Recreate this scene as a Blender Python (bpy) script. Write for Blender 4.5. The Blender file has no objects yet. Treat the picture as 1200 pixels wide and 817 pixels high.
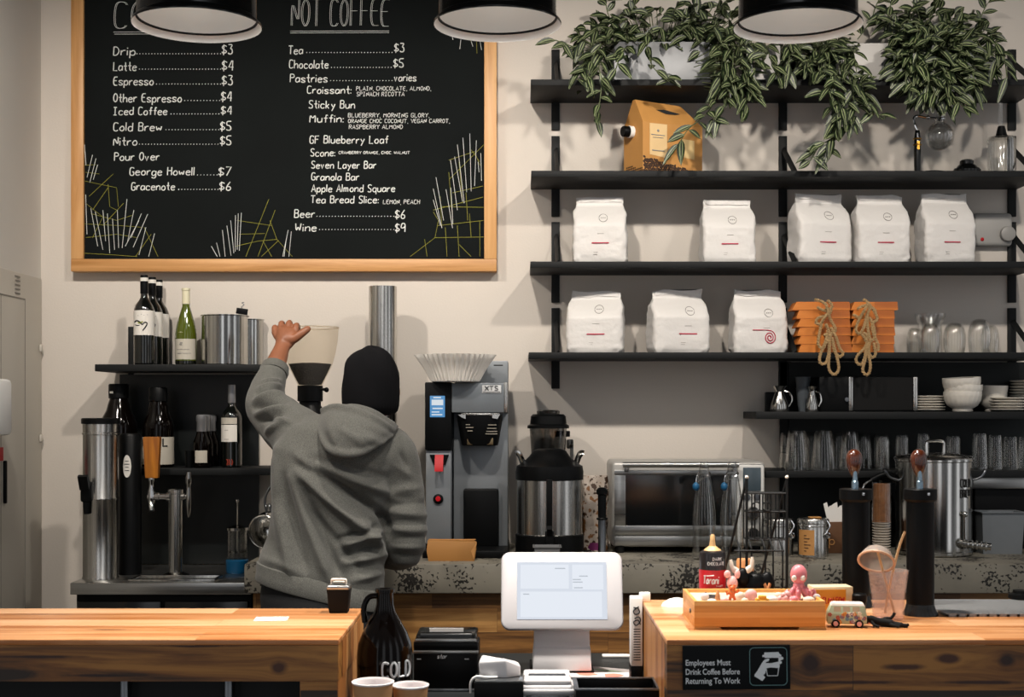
import bpy, bmesh, math, random
from mathutils import Vector, Matrix, Euler, noise
random.seed(7)
R = math.radians
SC = bpy.context.scene
COL = SC.collection
# ------------------------------------------------------------------ camera, world, lights, exposure
F, VX, VY, EYE = 1600.0, 610.0, 480.0, 1.55      # focal length in pixels of a 1200x817 frame, vanishing point, eye height
cam_d = bpy.data.cameras.new('camera'); cam = bpy.data.objects.new('camera', cam_d); COL.objects.link(cam)
cam_d.sensor_width = 36; cam_d.lens = F/1200*36
cam_d.shift_x = -(VX-600)/1200; cam_d.shift_y = (VY-408.5)/1200
cam_d.dof.use_dof = True; cam_d.dof.focus_distance = 4.9; cam_d.dof.aperture_fstop = 13
cam_d.clip_start = .05
cam.location = (0, 0, EYE); cam.rotation_euler = (R(90), 0, 0)
SC.camera = cam
SC.view_settings.view_transform = 'Standard'; SC.view_settings.look = 'None'
SC.view_settings.exposure = 0.0; SC.view_settings.gamma = 1; SC.view_settings.use_curve_mapping = False
SC.cycles.use_denoising = True
SC.cycles.sample_clamp_indirect = 4
SC.cycles.caustics_reflective = False; SC.cycles.caustics_refractive = False
SC.cycles.max_bounces = 8; SC.cycles.transparent_max_bounces = 24
wd = bpy.data.worlds.new('world'); SC.world = wd; wd.use_nodes = True
def cafe_world():                                   # dim cafe interior, with bright window-like bands added for steel to mirror
    N = wd.node_tree.nodes; L = wd.node_tree.links; bg = N['Background']
    tc = N.new('ShaderNodeTexCoord'); sp = N.new('ShaderNodeSeparateXYZ'); L.new(tc.outputs['Generated'], sp.inputs[0])
    def mth(op, a, b=None, c=None):
        n = N.new('ShaderNodeMath'); n.operation = op
        for i, q in enumerate((a, b, c)):
            if q is None: continue
            if isinstance(q, (int, float)): n.inputs[i].default_value = q
            else: L.new(q, n.inputs[i])
        return n.outputs[0]
    az = mth('ARCTAN2', sp.outputs['X'], mth('MULTIPLY', sp.outputs['Y'], -1.0))
    cell = mth('PINGPONG', mth('ADD', az, .23), .26)                  # bright bands repeat in azimuth
    bright_bands = mth('GREATER_THAN', cell, .17)
    front = mth('LESS_THAN', sp.outputs['Y'], .25)
    def fade(a, b):
        n = N.new('ShaderNodeMapRange'); n.interpolation_type = 'SMOOTHSTEP'; n.inputs[1].default_value = a; n.inputs[2].default_value = b; L.new(sp.outputs['Z'], n.inputs[0]); return n.outputs[0]
    zlo = fade(-.75, .05); zhi = fade(.6, .3)
    msk = mth('MULTIPLY', mth('MULTIPLY', bright_bands, front), mth('MULTIPLY', zlo, zhi))
    st = mth('MULTIPLY_ADD', msk, BAND_STRENGTH, AMBIENT)
    L.new(st, bg.inputs[1]); bg.inputs[0].default_value = (.96, .97, 1, 1)
BAND_STRENGTH, AMBIENT = 1.0, .15
cafe_world()
def lamp(name, kind, loc, power, color, size=.06, target=None, angle=None, blend=.5):
    l = bpy.data.lights.new(name, kind); o = bpy.data.objects.new(name, l); COL.objects.link(o)
    l.energy = power; l.color = color; o.location = loc
    if kind == 'AREA': l.size = size
    else: l.shadow_soft_size = size
    if target is not None:
        o.rotation_euler = (Vector(target)-Vector(loc)).to_track_quat('-Z', 'Y').to_euler()
    if angle: l.spot_size = R(angle); l.spot_blend = blend
    return o
WARM = (1, .915, .82)
# track spots under the ceiling, aimed at the back wall
lamp('track_spot', 'SPOT', (-1.4, 3.45, 3.28), 132, WARM, .05, (-1.4, 5.4, 1.6), 95, .8)
lamp('track_spot', 'SPOT', (-.25, 3.45, 3.28), 132, WARM, .05, (-.25, 5.4, 1.6), 95, .8)
lamp('track_spot', 'SPOT', (.95, 3.45, 3.28), 92, WARM, .05, (.8, 5.4, 2.0), 95, .8)
lamp('track_spot', 'SPOT', (1.9, 3.45, 3.28), 52, WARM, .05, (1.9, 5.4, 2.0), 95, .8)
# soft fill light added over the customers' side, no real fixture
lamp('front_fill', 'AREA', (0, 1.5, 3.7), 9, (.95, .97, 1), 1.2, (0, 2.2, 0))

# ------------------------------------------------------------------ helpers
def W(px, py, y):                                   # the point that stands at depth y behind the pixel
    return Vector(((px-VX)/F*y, y, EYE-(py-VY)/F*y))
def PY(y, z): return VY+(EYE-z)*F/y
def srgb(c):
    if isinstance(c, str): c = [int(c[i:i+2], 16)/255 for i in (0, 2, 4)]
    return tuple((v/12.92 if v <= .04045 else ((v+.055)/1.055)**2.4) for v in c)+(1,)
def smoothpath(pts, n=6):
    P = [Vector(p) for p in pts]
    if len(P) < 3: return P
    out = []
    for i in range(len(P)-1):
        a = P[max(i-1, 0)]; b = P[i]; c = P[i+1]; d = P[min(i+2, len(P)-1)]
        for j in range(n):
            t = j/n
            out.append(.5*((2*b)+(c-a)*t+(2*a-5*b+4*c-d)*t*t+(3*b-a-3*c+d)*t**3))
    out.append(P[-1]); return out
class MB:
    """collects shapes in one bmesh; coordinates are multiplied by k"""
    def __init__(s, k=1.0): s.bm = bmesh.new(); s.k = k; s.M = Matrix()
    def v(s, p): return s.bm.verts.new(s.M @ (Vector(p)*s.k))
    def box(s, x0, x1, y0, y1, z0, z1, bev=0, seg=2):
        m = s.M @ Matrix.Translation(Vector(((x0+x1)/2, (y0+y1)/2, (z0+z1)/2))*s.k) @ Matrix.Diagonal(Vector((abs(x1-x0)*s.k, abs(y1-y0)*s.k, abs(z1-z0)*s.k, 1)))
        g = bmesh.ops.create_cube(s.bm, size=1, matrix=m)
        if bev:
            e = list({e for v in g['verts'] for e in v.link_edges})
            bmesh.ops.bevel(s.bm, geom=e, offset=bev*s.k, segments=seg, affect='EDGES', profile=.5)
        return s
    def loft(s, rings, cap=True, closed=False):
        V = [[s.v(p) for p in r] for r in rings]
        n = len(V[0]); m = len(V)
        for i in range(m if closed else m-1):
            a, b = V[i], V[(i+1) % m]
            for j in range(n):
                q = [a[j], a[(j+1) % n], b[(j+1) % n], b[j]]
                try: s.bm.faces.new(q)
                except ValueError: pass
        if cap and not closed:
            for r in (V[0][::-1], V[-1]):
                try: s.bm.faces.new(r)
                except ValueError: pass
        return s
    def lathe(s, prof, seg=32, at=(0, 0, 0), cap=True, sy=1.0, rot=None, flute=0, nfl=0):
        rt = rot.to_matrix() if rot is not None else None
        rings = []
        for q in prof:
            r, z = q[0], q[1]; ring = []
            for j in range(seg):
                a = 2*math.pi*j/seg
                rr = r*(1+flute*math.cos(nfl*a)*(q[2] if len(q) > 2 else 1)) if flute else r
                p = Vector((rr*math.cos(a), rr*math.sin(a)*sy, z))
                if rt: p = rt @ p
                ring.append(p+Vector(at))
            rings.append(ring)
        return s.loft(rings, cap)
    def tube(s, pts, r, seg=8, closed=False, cap=True, flat=1.0):
        P = [Vector(p) for p in pts]; n = len(P)
        rs = r if isinstance(r, (list, tuple)) else [r]*n
        rings = []; up = None
        for i in range(n):
            if closed: t = P[(i+1) % n]-P[i-1]
            else: t = P[min(i+1, n-1)]-P[max(i-1, 0)]
            if t.length < 1e-9: t = Vector((0, 0, 1))
            t.normalize()
            if up is None:
                up = t.orthogonal().normalized()
            up = (up-t*up.dot(t))
            up = up.normalized() if up.length > 1e-6 else t.orthogonal().normalized()
            b = t.cross(up)
            rings.append([P[i]+(up*math.cos(2*math.pi*j/seg)+b*math.sin(2*math.pi*j/seg)*flat)*rs[i] for j in range(seg)])
        return s.loft(rings, cap, closed)
    def cyl(s, a, b, r0, r1=None, seg=20):
        return s.tube([a, b], [r0, r0 if r1 is None else r1], seg)
    def torus(s, c, Rr, r, seg=32, tseg=8, normal=(0, 0, 1), a0=0, a1=360):
        q = Vector((0, 0, 1)).rotation_difference(Vector(normal)); full = abs(a1-a0) >= 360
        n = seg if full else seg+1
        pts = [Vector(c)+q @ Vector((Rr*math.cos(R(a0+(a1-a0)*i/seg)), Rr*math.sin(R(a0+(a1-a0)*i/seg)), 0)) for i in range(n)]
        return s.tube(pts, r, tseg, closed=full)
    def prism(s, poly, y0, y1):                      # poly in x,z, extruded along y
        return s.loft([[(x, y0, z) for x, z in poly], [(x, y1, z) for x, z in poly]])
    def prism_x(s, poly, x0, x1):                    # poly in y,z, extruded along x
        return s.loft([[(x0, y, z) for y, z in poly], [(x1, y, z) for y, z in poly]])
    def ball(s, c, r, seg=16, rings=10, rot=None):
        r = (r, r, r) if not isinstance(r, (tuple, list)) else r
        m = s.M @ Matrix.Translation(Vector(c)*s.k) @ (rot.to_matrix().to_4x4() if rot is not None else Matrix()) @ Matrix.Diagonal((r[0]*s.k, r[1]*s.k, r[2]*s.k, 1))
        bmesh.ops.create_uvsphere(s.bm, u_segments=seg, v_segments=rings, radius=1, matrix=m); return s
    def mesh(s, name, mat, angle=38):
        bmesh.ops.recalc_face_normals(s.bm, faces=s.bm.faces[:])
        me = bpy.data.meshes.new(name); s.bm.to_mesh(me); s.bm.free()
        for p in me.polygons: p.use_smooth = True
        if angle is not None: me.set_sharp_from_angle(angle=R(angle))
        for m_ in (mat if isinstance(mat, (list, tuple)) else [mat]): me.materials.append(m_)
        return me
    def build(s, name, mat, parent=None, angle=38, label=None):
        o = bpy.data.objects.new(name, s.mesh(name, mat, angle)); COL.objects.link(o)
        if parent is not None: o.parent = parent
        if label: o['label'] = label
        return o
def tag(o, label, cat, group=None, kind=None):
    if label: o['label'] = label
    if cat: o['category'] = cat
    if group: o['group'] = group
    if kind: o['kind'] = kind
    return o
class Th:
    """a thing: an Empty at its base, parts measured in photo pixels at that depth (k metres each)"""
    def __init__(s, name, label, cat, px, y, z, group=None, rz=0):
        s.k = y/F; s.base = PY(y, z); s.y = y
        s.o = bpy.data.objects.new(name, None); COL.objects.link(s.o)
        s.o.empty_display_size = .05
        s.o.location = ((px-VX)/F*y, y, z); s.o.rotation_euler = (0, 0, R(rz))
        tag(s.o, label, cat, group); s.px = px
    def mb(s): return MB(s.k)
    def h(s, py): return s.base-py                    # height in pixels above the base of a pixel row
    def x(s, px): return px-s.px
    def part(s, mb, name, mat, parent=None, angle=38, label=None):
        return mb.build(name, mat, parent or s.o, angle, label)
def copy_tree(o, parent=None):
    c = o.copy(); COL.objects.link(c)
    if parent is not None: c.parent = parent
    for ch in list(o.children): copy_tree(ch, c)
    return c
def dup(o, loc, label=None, rz=None):
    c = copy_tree(o); c.location = loc
    if rz is not None: c.rotation_euler = (0, 0, R(rz))
    if label: c['label'] = label
    return c
def at(px, y, z): return Vector(((px-VX)/F*y, y, z))
def solid(name, mat, label, cat, build, loc=(0, 0, 0), k=1.0, group=None, kind=None, rz=0, angle=38):
    mb = MB(k); build(mb); o = mb.build(name, mat, None, angle)
    o.location = loc; o.rotation_euler = (0, 0, R(rz)); return tag(o, label, cat, group, kind)

# ------------------------------------------------------------------ materials
def nodes(name):
    m = bpy.data.materials.new(name); m.use_nodes = True
    return m, m.node_tree.nodes, m.node_tree.links, m.node_tree.nodes['Principled BSDF']
def mat(name, col, rough=.5, metal=0, bump=0, bscale=60, var=0, vscale=8, emit=0, coat=0, spec=None, stretch=None):
    m, N, L, b = nodes(name); c = srgb(col)
    b.inputs['Base Color'].default_value = c; b.inputs['Roughness'].default_value = rough; b.inputs['Metallic'].default_value = metal
    if coat: b.inputs['Coat Weight'].default_value = coat; b.inputs['Coat Roughness'].default_value = .08
    if spec is not None: b.inputs['Specular IOR Level'].default_value = spec
    if emit: b.inputs['Emission Color'].default_value = c; b.inputs['Emission Strength'].default_value = emit
    if bump or var or stretch:
        tc = N.new('ShaderNodeTexCoord'); mp = N.new('ShaderNodeMapping'); L.new(tc.outputs['Object'], mp.inputs[0])
        if stretch: mp.inputs['Scale'].default_value = stretch
    if bump:
        n = N.new('ShaderNodeTexNoise'); n.inputs['Scale'].default_value = bscale; n.inputs['Detail'].default_value = 4
        L.new(mp.outputs[0], n.inputs['Vector'])
        bp = N.new('ShaderNodeBump'); bp.inputs['Strength'].default_value = bump; bp.inputs['Distance'].default_value = .01
        L.new(n.outputs['Fac'], bp.inputs['Height']); L.new(bp.outputs[0], b.inputs['Normal'])
    if var:
        n = N.new('ShaderNodeTexNoise'); n.inputs['Scale'].default_value = vscale; n.inputs['Detail'].default_value = 5
        L.new(mp.outputs[0], n.inputs['Vector'])
        r = N.new('ShaderNodeValToRGB'); r.color_ramp.elements[0].position = .3; r.color_ramp.elements[1].position = .72
        r.color_ramp.elements[0].color = tuple(v*(1-var) for v in c[:3])+(1,)
        r.color_ramp.elements[1].color = tuple(min(1, v*(1+var*.6)) for v in c[:3])+(1,)
        L.new(n.outputs['Fac'], r.inputs[0]); L.new(r.outputs[0], b.inputs['Base Color'])
    return m
def glass(name, tint='ffffff', base=.02, edge=.55, rough=.03):
    m = bpy.data.materials.new(name); m.use_nodes = True; N = m.node_tree.nodes; L = m.node_tree.links; N.clear()
    o = N.new('ShaderNodeOutputMaterial'); mx = N.new('ShaderNodeMixShader'); t = N.new('ShaderNodeBsdfTransparent'); g = N.new('ShaderNodeBsdfGlossy')
    lw = N.new('ShaderNodeLayerWeight'); lw.inputs[0].default_value = .45
    ma = N.new('ShaderNodeMath'); ma.operation = 'MULTIPLY_ADD'; ma.inputs[1].default_value = edge; ma.inputs[2].default_value = base
    t.inputs[0].default_value = srgb(tint); g.inputs['Roughness'].default_value = rough
    L.new(lw.outputs['Facing'], ma.inputs[0]); L.new(ma.outputs[0], mx.inputs[0]); L.new(t.outputs[0], mx.inputs[1]); L.new(g.outputs[0], mx.inputs[2]); L.new(mx.outputs[0], o.inputs[0])
    return m
def wood(name, dark, mid, light, ax=0, across=1, plank=(1.1, .07), rough=.4, contrast=.5, knots=(), gs=1.0, off=0):
    m, N, L, b = nodes(name)
    tc = N.new('ShaderNodeTexCoord'); sp = N.new('ShaderNodeSeparateXYZ'); L.new(tc.outputs['Object'], sp.inputs[0])
    cb = N.new('ShaderNodeCombineXYZ'); L.new(sp.outputs[ax], cb.inputs[0]); L.new(sp.outputs[across], cb.inputs[1])
    br = N.new('ShaderNodeTexBrick'); br.inputs['Color1'].default_value = (0, 0, 0, 1); br.inputs['Color2'].default_value = (1, 1, 1, 1)
    br.inputs['Mortar'].default_value = (.0, .0, .0, 1); br.inputs['Scale'].default_value = 1; br.inputs['Mortar Size'].default_value = .0006
    br.inputs['Brick Width'].default_value = plank[0]; br.inputs['Row Height'].default_value = plank[1]; br.offset = .37
    mo = N.new('ShaderNodeMapping'); mo.inputs['Location'].default_value = (off, off*.3, 0); L.new(cb.outputs[0], mo.inputs[0]); L.new(mo.outputs[0], br.inputs['Vector'])
    third = 3-ax-across
    c2 = N.new('ShaderNodeCombineXYZ')
    mu = N.new('ShaderNodeMath'); mu.operation = 'MULTIPLY'; mu.inputs[1].default_value = 1.6*gs; L.new(sp.outputs[ax], mu.inputs[0])
    mv = N.new('ShaderNodeMath'); mv.operation = 'MULTIPLY'; mv.inputs[1].default_value = 26*gs; L.new(sp.outputs[across], mv.inputs[0])
    mw = N.new('ShaderNodeMath'); mw.operation = 'MULTIPLY_ADD'; mw.inputs[1].default_value = 26*gs; L.new(sp.outputs[third], mw.inputs[0])
    bs = N.new('ShaderNodeMath'); bs.operation = 'MULTIPLY'; bs.inputs[1].default_value = 17; L.new(br.outputs['Color'], bs.inputs[0]); L.new(bs.outputs[0], mw.inputs[2])
    for i, q in enumerate((mu, mv, mw)): L.new(q.outputs[0], c2.inputs[i])
    n = N.new('ShaderNodeTexNoise'); n.inputs['Scale'].default_value = 1; n.inputs['Detail'].default_value = 6; n.inputs['Roughness'].default_value = .62; n.inputs['Distortion'].default_value = .7
    L.new(c2.outputs[0], n.inputs['Vector'])
    mix = N.new('ShaderNodeMath'); mix.operation = 'MULTIPLY_ADD'; mix.inputs[1].default_value = .42; L.new(br.outputs['Color'], mix.inputs[0])
    sc = N.new('ShaderNodeMath'); sc.operation = 'MULTIPLY_ADD'; sc.inputs[1].default_value = 1.15; sc.inputs[2].default_value = -.3; L.new(n.outputs['Fac'], sc.inputs[0]); L.new(sc.outputs[0], mix.inputs[2])
    r = N.new('ShaderNodeValToRGB'); e = r.color_ramp.elements
    e[0].position = .5-contrast*.5; e[0].color = srgb(dark); e[1].position = .5+contrast*.5; e[1].color = srgb(light)
    q = e.new(.5); q.color = srgb(mid)
    L.new(mix.outputs[0], r.inputs[0]); out = r.outputs[0]
    if knots:                                        # knots: centre along / across the grain and half-axes
        nz = N.new('ShaderNodeTexNoise'); nz.inputs['Scale'].default_value = 22; nz.inputs['Detail'].default_value = 3; L.new(cb.outputs[0], nz.inputs['Vector'])
        def mth(op, a_, b_=None, c_=None):
            q_ = N.new('ShaderNodeMath'); q_.operation = op
            for i_, v_ in enumerate((a_, b_, c_)):
                if v_ is None: continue
                if isinstance(v_, (int, float)): q_.inputs[i_].default_value = v_
                else: L.new(v_, q_.inputs[i_])
            return q_.outputs[0]
        best = bend = None
        for u0, v0, ru, rv in knots:
            du = mth('MULTIPLY_ADD', sp.outputs[ax], 1/ru, -u0/ru); dv = mth('MULTIPLY_ADD', sp.outputs[across], 1/rv, -v0/rv)
            d = mth('SQRT', mth('ADD', mth('MULTIPLY', du, du), mth('MULTIPLY', dv, dv)))
            best = d if best is None else mth('MINIMUM', best, d)
            w_ = mth('MULTIPLY', mth('DIVIDE', dv, mth('ADD', mth('MULTIPLY', d, d), 1.0)), rv*-26*gs*1.1)
            bend = w_ if bend is None else mth('ADD', bend, w_)
        L.new(mth('ADD', mv.outputs[0], bend), c2.inputs[1])
        k_ = mth('MULTIPLY_ADD', nz.outputs['Fac'], .9, mth('SUBTRACT', best, .45))
        kr = N.new('ShaderNodeValToRGB'); kr.color_ramp.elements[0].position = .45; kr.color_ramp.elements[1].position = 1.15
        kr.color_ramp.elements[0].color = (.16, .09, .05, 1); kr.color_ramp.elements[1].color = (1, 1, 1, 1); L.new(k_, kr.inputs[0])
        mm = N.new('ShaderNodeMix'); mm.data_type = 'RGBA'; mm.blend_type = 'MULTIPLY'; mm.inputs[0].default_value = 1
        L.new(out, mm.inputs[6]); L.new(kr.outputs[0], mm.inputs[7]); out = mm.outputs[2]
    L.new(out, b.inputs['Base Color']); b.inputs['Roughness'].default_value = rough
    bp = N.new('ShaderNodeBump'); bp.inputs['Strength'].default_value = .12; bp.inputs['Distance'].default_value = .004
    L.new(mix.outputs[0], bp.inputs['Height']); L.new(bp.outputs[0], b.inputs['Normal'])
    return m
def steel(name, col='b5b4b0', rough=.26, streak=.35, vertical=True):
    m, N, L, b = nodes(name); b.inputs['Metallic'].default_value = 1
    tc = N.new('ShaderNodeTexCoord'); mp = N.new('ShaderNodeMapping'); L.new(tc.outputs['Object'], mp.inputs[0])
    mp.inputs['Scale'].default_value = (60, 60, .8) if vertical else (.8, 60, 60)
    n = N.new('ShaderNodeTexNoise'); n.inputs['Scale'].default_value = 1.5; n.inputs['Detail'].default_value = 4; L.new(mp.outputs[0], n.inputs['Vector'])
    r = N.new('ShaderNodeMapRange'); r.inputs[3].default_value = max(.05, rough-.12); r.inputs[4].default_value = rough+.14; L.new(n.outputs['Fac'], r.inputs[0]); L.new(r.outputs[0], b.inputs['Roughness'])
    c = srgb(col); cr = N.new('ShaderNodeValToRGB'); cr.color_ramp.elements[0].position = .3; cr.color_ramp.elements[1].position = .7
    cr.color_ramp.elements[0].color = tuple(v*(1-streak) for v in c[:3])+(1,); cr.color_ramp.elements[1].color = c
    L.new(n.outputs['Fac'], cr.inputs[0]); L.new(cr.outputs[0], b.inputs['Base Color'])
    return m
M = {}
def glow(name, col, st):                            # a lit display: dark glass that gives off light
    m = mat(name, col, .25, emit=st); m.node_tree.nodes['Principled BSDF'].inputs['Base Color'].default_value = (.02, .02, .022, 1); return m
M['wall'] = mat('painted_plaster', 'cfc7bd', .75, bump=.06, bscale=120, var=.03, vscale=1.5)
M['wall_side'] = mat('grey_plaster', 'd0ccc4', .7, bump=.05, bscale=120)
M['ceil'] = mat('ceiling_paint', '4a4a4a', .9)
M['floor'] = mat('floor_concrete', '5a5550', .6, var=.2, vscale=3)
M['black'] = mat('black_paint', '121415', .6, bump=.03, spec=.25)
M['blackgloss'] = mat('black_gloss', '070808', .18, spec=.4)
M['blackplastic'] = mat('black_plastic', '090a0b', .4, bump=.02, bscale=300, spec=.13)
M['blackrubber'] = mat('black_rubber', '0b0b0b', .75, spec=.25)
M['darkpanel'] = mat('dark_panel', '1a1e1e', .55, var=.15, vscale=3, spec=.25)
M['steel'] = steel('brushed_steel', 'd0cec9', .24)
M['steelh'] = steel('brushed_steel_horizontal', 'b0b0ae', .3, .2, False)
M['chrome'] = mat('chrome', 'd6d6d6', .08, 1)
M['darksteel'] = steel('dark_steel', '7d8084', .34, .25)
M['polished'] = steel('polished_steel', 'c9c8c4', .14, .4)
M['white'] = mat('white_plastic', 'ececea', .35)
M['whitepaper'] = mat('white_paper', 'e6e3de', .8)
M['enamel'] = mat('white_enamel', 'e4e4e2', .4)
M['ceramic'] = mat('ceramic', 'd9d4ca', .25, coat=.2)
M['red'] = mat('red_plastic', 'b0101a', .5, spec=.3)
M['kraft'] = mat('kraft_card', 'c08a4e', .75, var=.08, vscale=30)
M['kraftdark'] = mat('kraft_cup', 'b98a5e', .7, var=.05, vscale=40)
M['glass'] = glass('clear_glass', 'fdfdfc', .03, .4)
M['glassthick'] = glass('thick_glass', 'fcfcfb', .035, .5, .1)
M['smoke'] = glass('smoky_plastic', '9a9a98', .05, .35)
def frosted(name, tint, col, fac):
    m = bpy.data.materials.new(name); m.use_nodes = True; N = m.node_tree.nodes; L = m.node_tree.links; b = N['Principled BSDF']
    b.inputs['Base Color'].default_value = srgb(col); b.inputs['Roughness'].default_value = .25
    t = N.new('ShaderNodeBsdfTransparent'); t.inputs[0].default_value = srgb(tint); mx = N.new('ShaderNodeMixShader'); mx.inputs[0].default_value = fac
    L.new(t.outputs[0], mx.inputs[1]); L.new(b.outputs[0], mx.inputs[2]); L.new(mx.outputs[0], N['Material Output'].inputs[0]); return m
M['hopper'] = frosted('hopper_plastic', 'f3efe8', 'cfc9be', .08)
# ------------------------------------------------------------------ the room
YW = 5.5; XL = (48-VX)/F*YW
def struct(name, m, build, label=None):
    mb = MB(); build(mb); o = mb.build(name, m); o['kind'] = 'structure'
    if label: o['label'] = label
    return o
struct('floor', M['floor'], lambda b: b.box(XL-.1, 3.3, .4, YW+.1, -.1, 0), 'dark concrete floor')
struct('wall_back', M['wall'], lambda b: b.box(XL-.1, 3.3, YW, YW+.1, 0, 3.9), 'off-white plaster back wall')
struct('wall_left', M['wall_side'], lambda b: b.box(XL-.1, XL, 2.6, YW, 0, 3.9), 'pale grey side wall')
struct('ceiling', M['ceil'], lambda b: b.box(XL-.1, 3.3, .4, YW+.1, 3.8, 3.9), 'dark ceiling')
# electrical cabinet against the side wall
mp = mat('cabinet_grey', 'c2bdb2', .5, var=.04, vscale=2); md = mat('cabinet_seam', '7a766e', .6)
o = bpy.data.objects.new('electrical_panel', None); COL.objects.link(o); o.location = (XL, 5.0, 0)
tag(o, 'tall grey metal electrical panel on the side wall', 'electrical panel')
b = MB(); b.box(.0, .006, -.55, .49, .35, 2.075, .002); b.build('body', mp, o)
b = MB(); b.box(.006, .009, -.5, .3, .45, 1.98, .001); dr = b.build('door', mp, o)
b = MB()
for z0 in (2.0,): pass
b.box(.009, .0098, .3-.004, .3, .45, 1.98); b.box(.009, .0098, .0, .3, 1.974, 1.98); b.box(.009, .0098, .05, .054, .45, 1.98); b.build('seam', md, dr)
b = MB()
for i in range(5): b.box(.006, .0085, .2, .25, 1.992+i*.016, 1.998+i*.016)
b.build('vent', md, o)
b = MB(); b.box(.009, .022, .07, .085, 1.2, 1.36, .004); b.build('handle', M['blackplastic'], dr)
for z in (.6, 1.42, 1.78):
    b = MB(); b.box(.006, .016, .46, .48, z, z+.03, .004); b.build('hinge', mp, o)
solid('wall_dispenser', M['white'], 'white plastic box dispenser fixed to the grey electrical panel', 'dispenser',
      lambda b: (b.box(0, .1, -.16, .05, 0, .2, .016), b.box(.02, .085, .03, .06, .1, .12, .004)), (XL+.0105, 4.85, 1.458))
solid('warning_label', M['red'], 'small red warning label on the grey electrical panel', 'label', lambda b: (b.box(0, .002, -.1, .1, 0, .05),), (XL+.0095, 4.97, 1.36))

# ------------------------------------------------------------------ stroke lettering (chalk pen)
G = {'a':'57481806041333 55|5853','b':'0c03|051343555648 1806','c':'5748180605134354','d':'57481806051343 55|5c53','e':'065657481806051343 54','f':'4b3c2b23|0848',
'g':'57481806041333 55|5852401001','h':'0c03|0628485753','i':'0803|0b0a','j':'3833201001|3b3a','k':'0c03|4805|1643','l':'0c03','m':'0803|0618283733|3648586763','n':'0803|0628485753',
'o':'2806051343555648 28','p':'0800|062848565543 1305','q':'57481806051343 55|5850','r':'0803|062848','s':'574818071645544313 04','t':'2c243343|0848','u':'0804134355|5853','v':'082348','w':'0813375368',
'x':'0853|5803','y':'0825|5810','z':'08580353','A':'033c63|1656','B':'0c03|0c4c5a4808|485654430 3','C':'5b4c1c0a05134354','D':'0c03|0c3c59563303','E':'5c0c0353|0848','F':'5c0c03|0848','G':'5b4c1c0a05134354 5737',
'H':'0c03|5c53|0858','I':'0c4c|0343|2c23','L':'0c0353','M':'030c376c63','N':'030c535c','O':'2c0a0523335 55a3c2c','P':'0c03|0c4c5a5948 08','Q':'2c0a0523335 55a3c2c|3562','R':'0c03|0c4c5a594808|2853','S':'5b4c1c0a184755431304',
'T':'0c6c|3c33','U':'0c051343555c','V':'0c336c','W':'0c13395 36c','X':'0c63|6c03','Y':'0c386c|3833','K':'0c03|5c07|1853','J':'5c5543130 5','1':'1a2c23','2':'0a1c4c5a0353','3':'0c5c2848554313 04','4':'3c0656|4c43','5':'5c0c083856544313 04',
'6':'4c18051343554717','7':'0c5c13','8':'28195b3b1b082805133353 5528','9':'593707091c4c5a53','$':'5a4b1b09185655441405|2c22','.':'0303','0':'2c0a0523335 55a3c2c',',':'1311',':':'0807|0403','-':'0747'}
def glyph(ch):
    out = []
    for st in G.get(ch, '').replace(' ', '').split('|'):
        p = [(int(st[i], 16), int(st[i+1], 16)-3) for i in range(0, len(st)-1, 2)]
        if not p: continue
        if len(p) == 2 and p[0] == p[1]: p[1] = (p[0][0]+.5, p[0][1]+.6)
        if len(p) > 3:
            for _ in range(2):
                q = [p[0]]
                for a, c in zip(p, p[1:]): q += [(a[0]*.75+c[0]*.25, a[1]*.75+c[1]*.25), (a[0]*.25+c[0]*.75, a[1]*.25+c[1]*.75)]
                p = q+[p[-1]]
        out.append(p)
    return out
ADV = {'i': 2.6, 'l': 2.6, '.': 2.2, ',': 3, ':': 2.6, ' ': 5, 'm': 9, 'w': 8.6, 'M': 8.6, 'W': 8.6, 'A': 8, 'T': 8, 'r': 6, 't': 6, 'f': 6, '1': 4.5}
def stroke_text(mb, text, x0, base, cap, r, x1=None, plane=None, jit=.25, slant=.06):
    """chalk strokes; plane maps (x,y px, lift) to a point"""
    wtot = sum(ADV.get(c, 7.2) for c in text)-1.6
    sy = cap/9; sx = sy*.62 if x1 is None else (x1-x0)/wtot
    cx = 0; rnd = random.Random(text)
    for c in text:
        dy = rnd.uniform(-jit, jit)
        for st in glyph(c):
            pts = [plane(x0+(cx+px+slant*py)*sx, base-(py+dy)*sy) for px, py in st]
            mb.tube(pts, r, 4)
        cx += ADV.get(c, 7.2)
# ------------------------------------------------------------------ the menu board
YB = 5.455
def bp(x, y, yy=YB-.0015): return W(x, y, yy)
board = bpy.data.objects.new('menu_board', None); COL.objects.link(board); board.location = W(332, 318, YB)
tag(board, 'large black chalk menu board in an oak frame on the back wall', 'menu board')
inv = -board.location
def bb(): m = MB(); m.M = Matrix.Translation(inv); return m
M['slate'] = mat('chalkboard', '0e1212', .8, var=.25, vscale=3, bump=.02, spec=.12)
M['oak'] = wood('oak_frame', 'ae7a42', 'cb9860', 'd8a970', 0, 2, (3, .3), .45, .6)
M['oakv'] = wood('oak_frame_upright', 'ae7a42', 'cb9860', 'd8a970', 2, 0, (5, .3), .45, .6)
M['chalk'] = mat('chalk_white', 'd8dad6', .9); M['chalky'] = mat('chalk_yellow', '868432', .9); M['chalkdim'] = mat('chalk_faint', '6f7472', .9)
b = bb(); a0 = W(90, -16, YB); a1 = W(574, 311, YB); b.box(a0.x, a1.x, YB, 5.49, a1.z, a0.z); b.build('board_panel', M['slate'], board)
fw = 14.6
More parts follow.
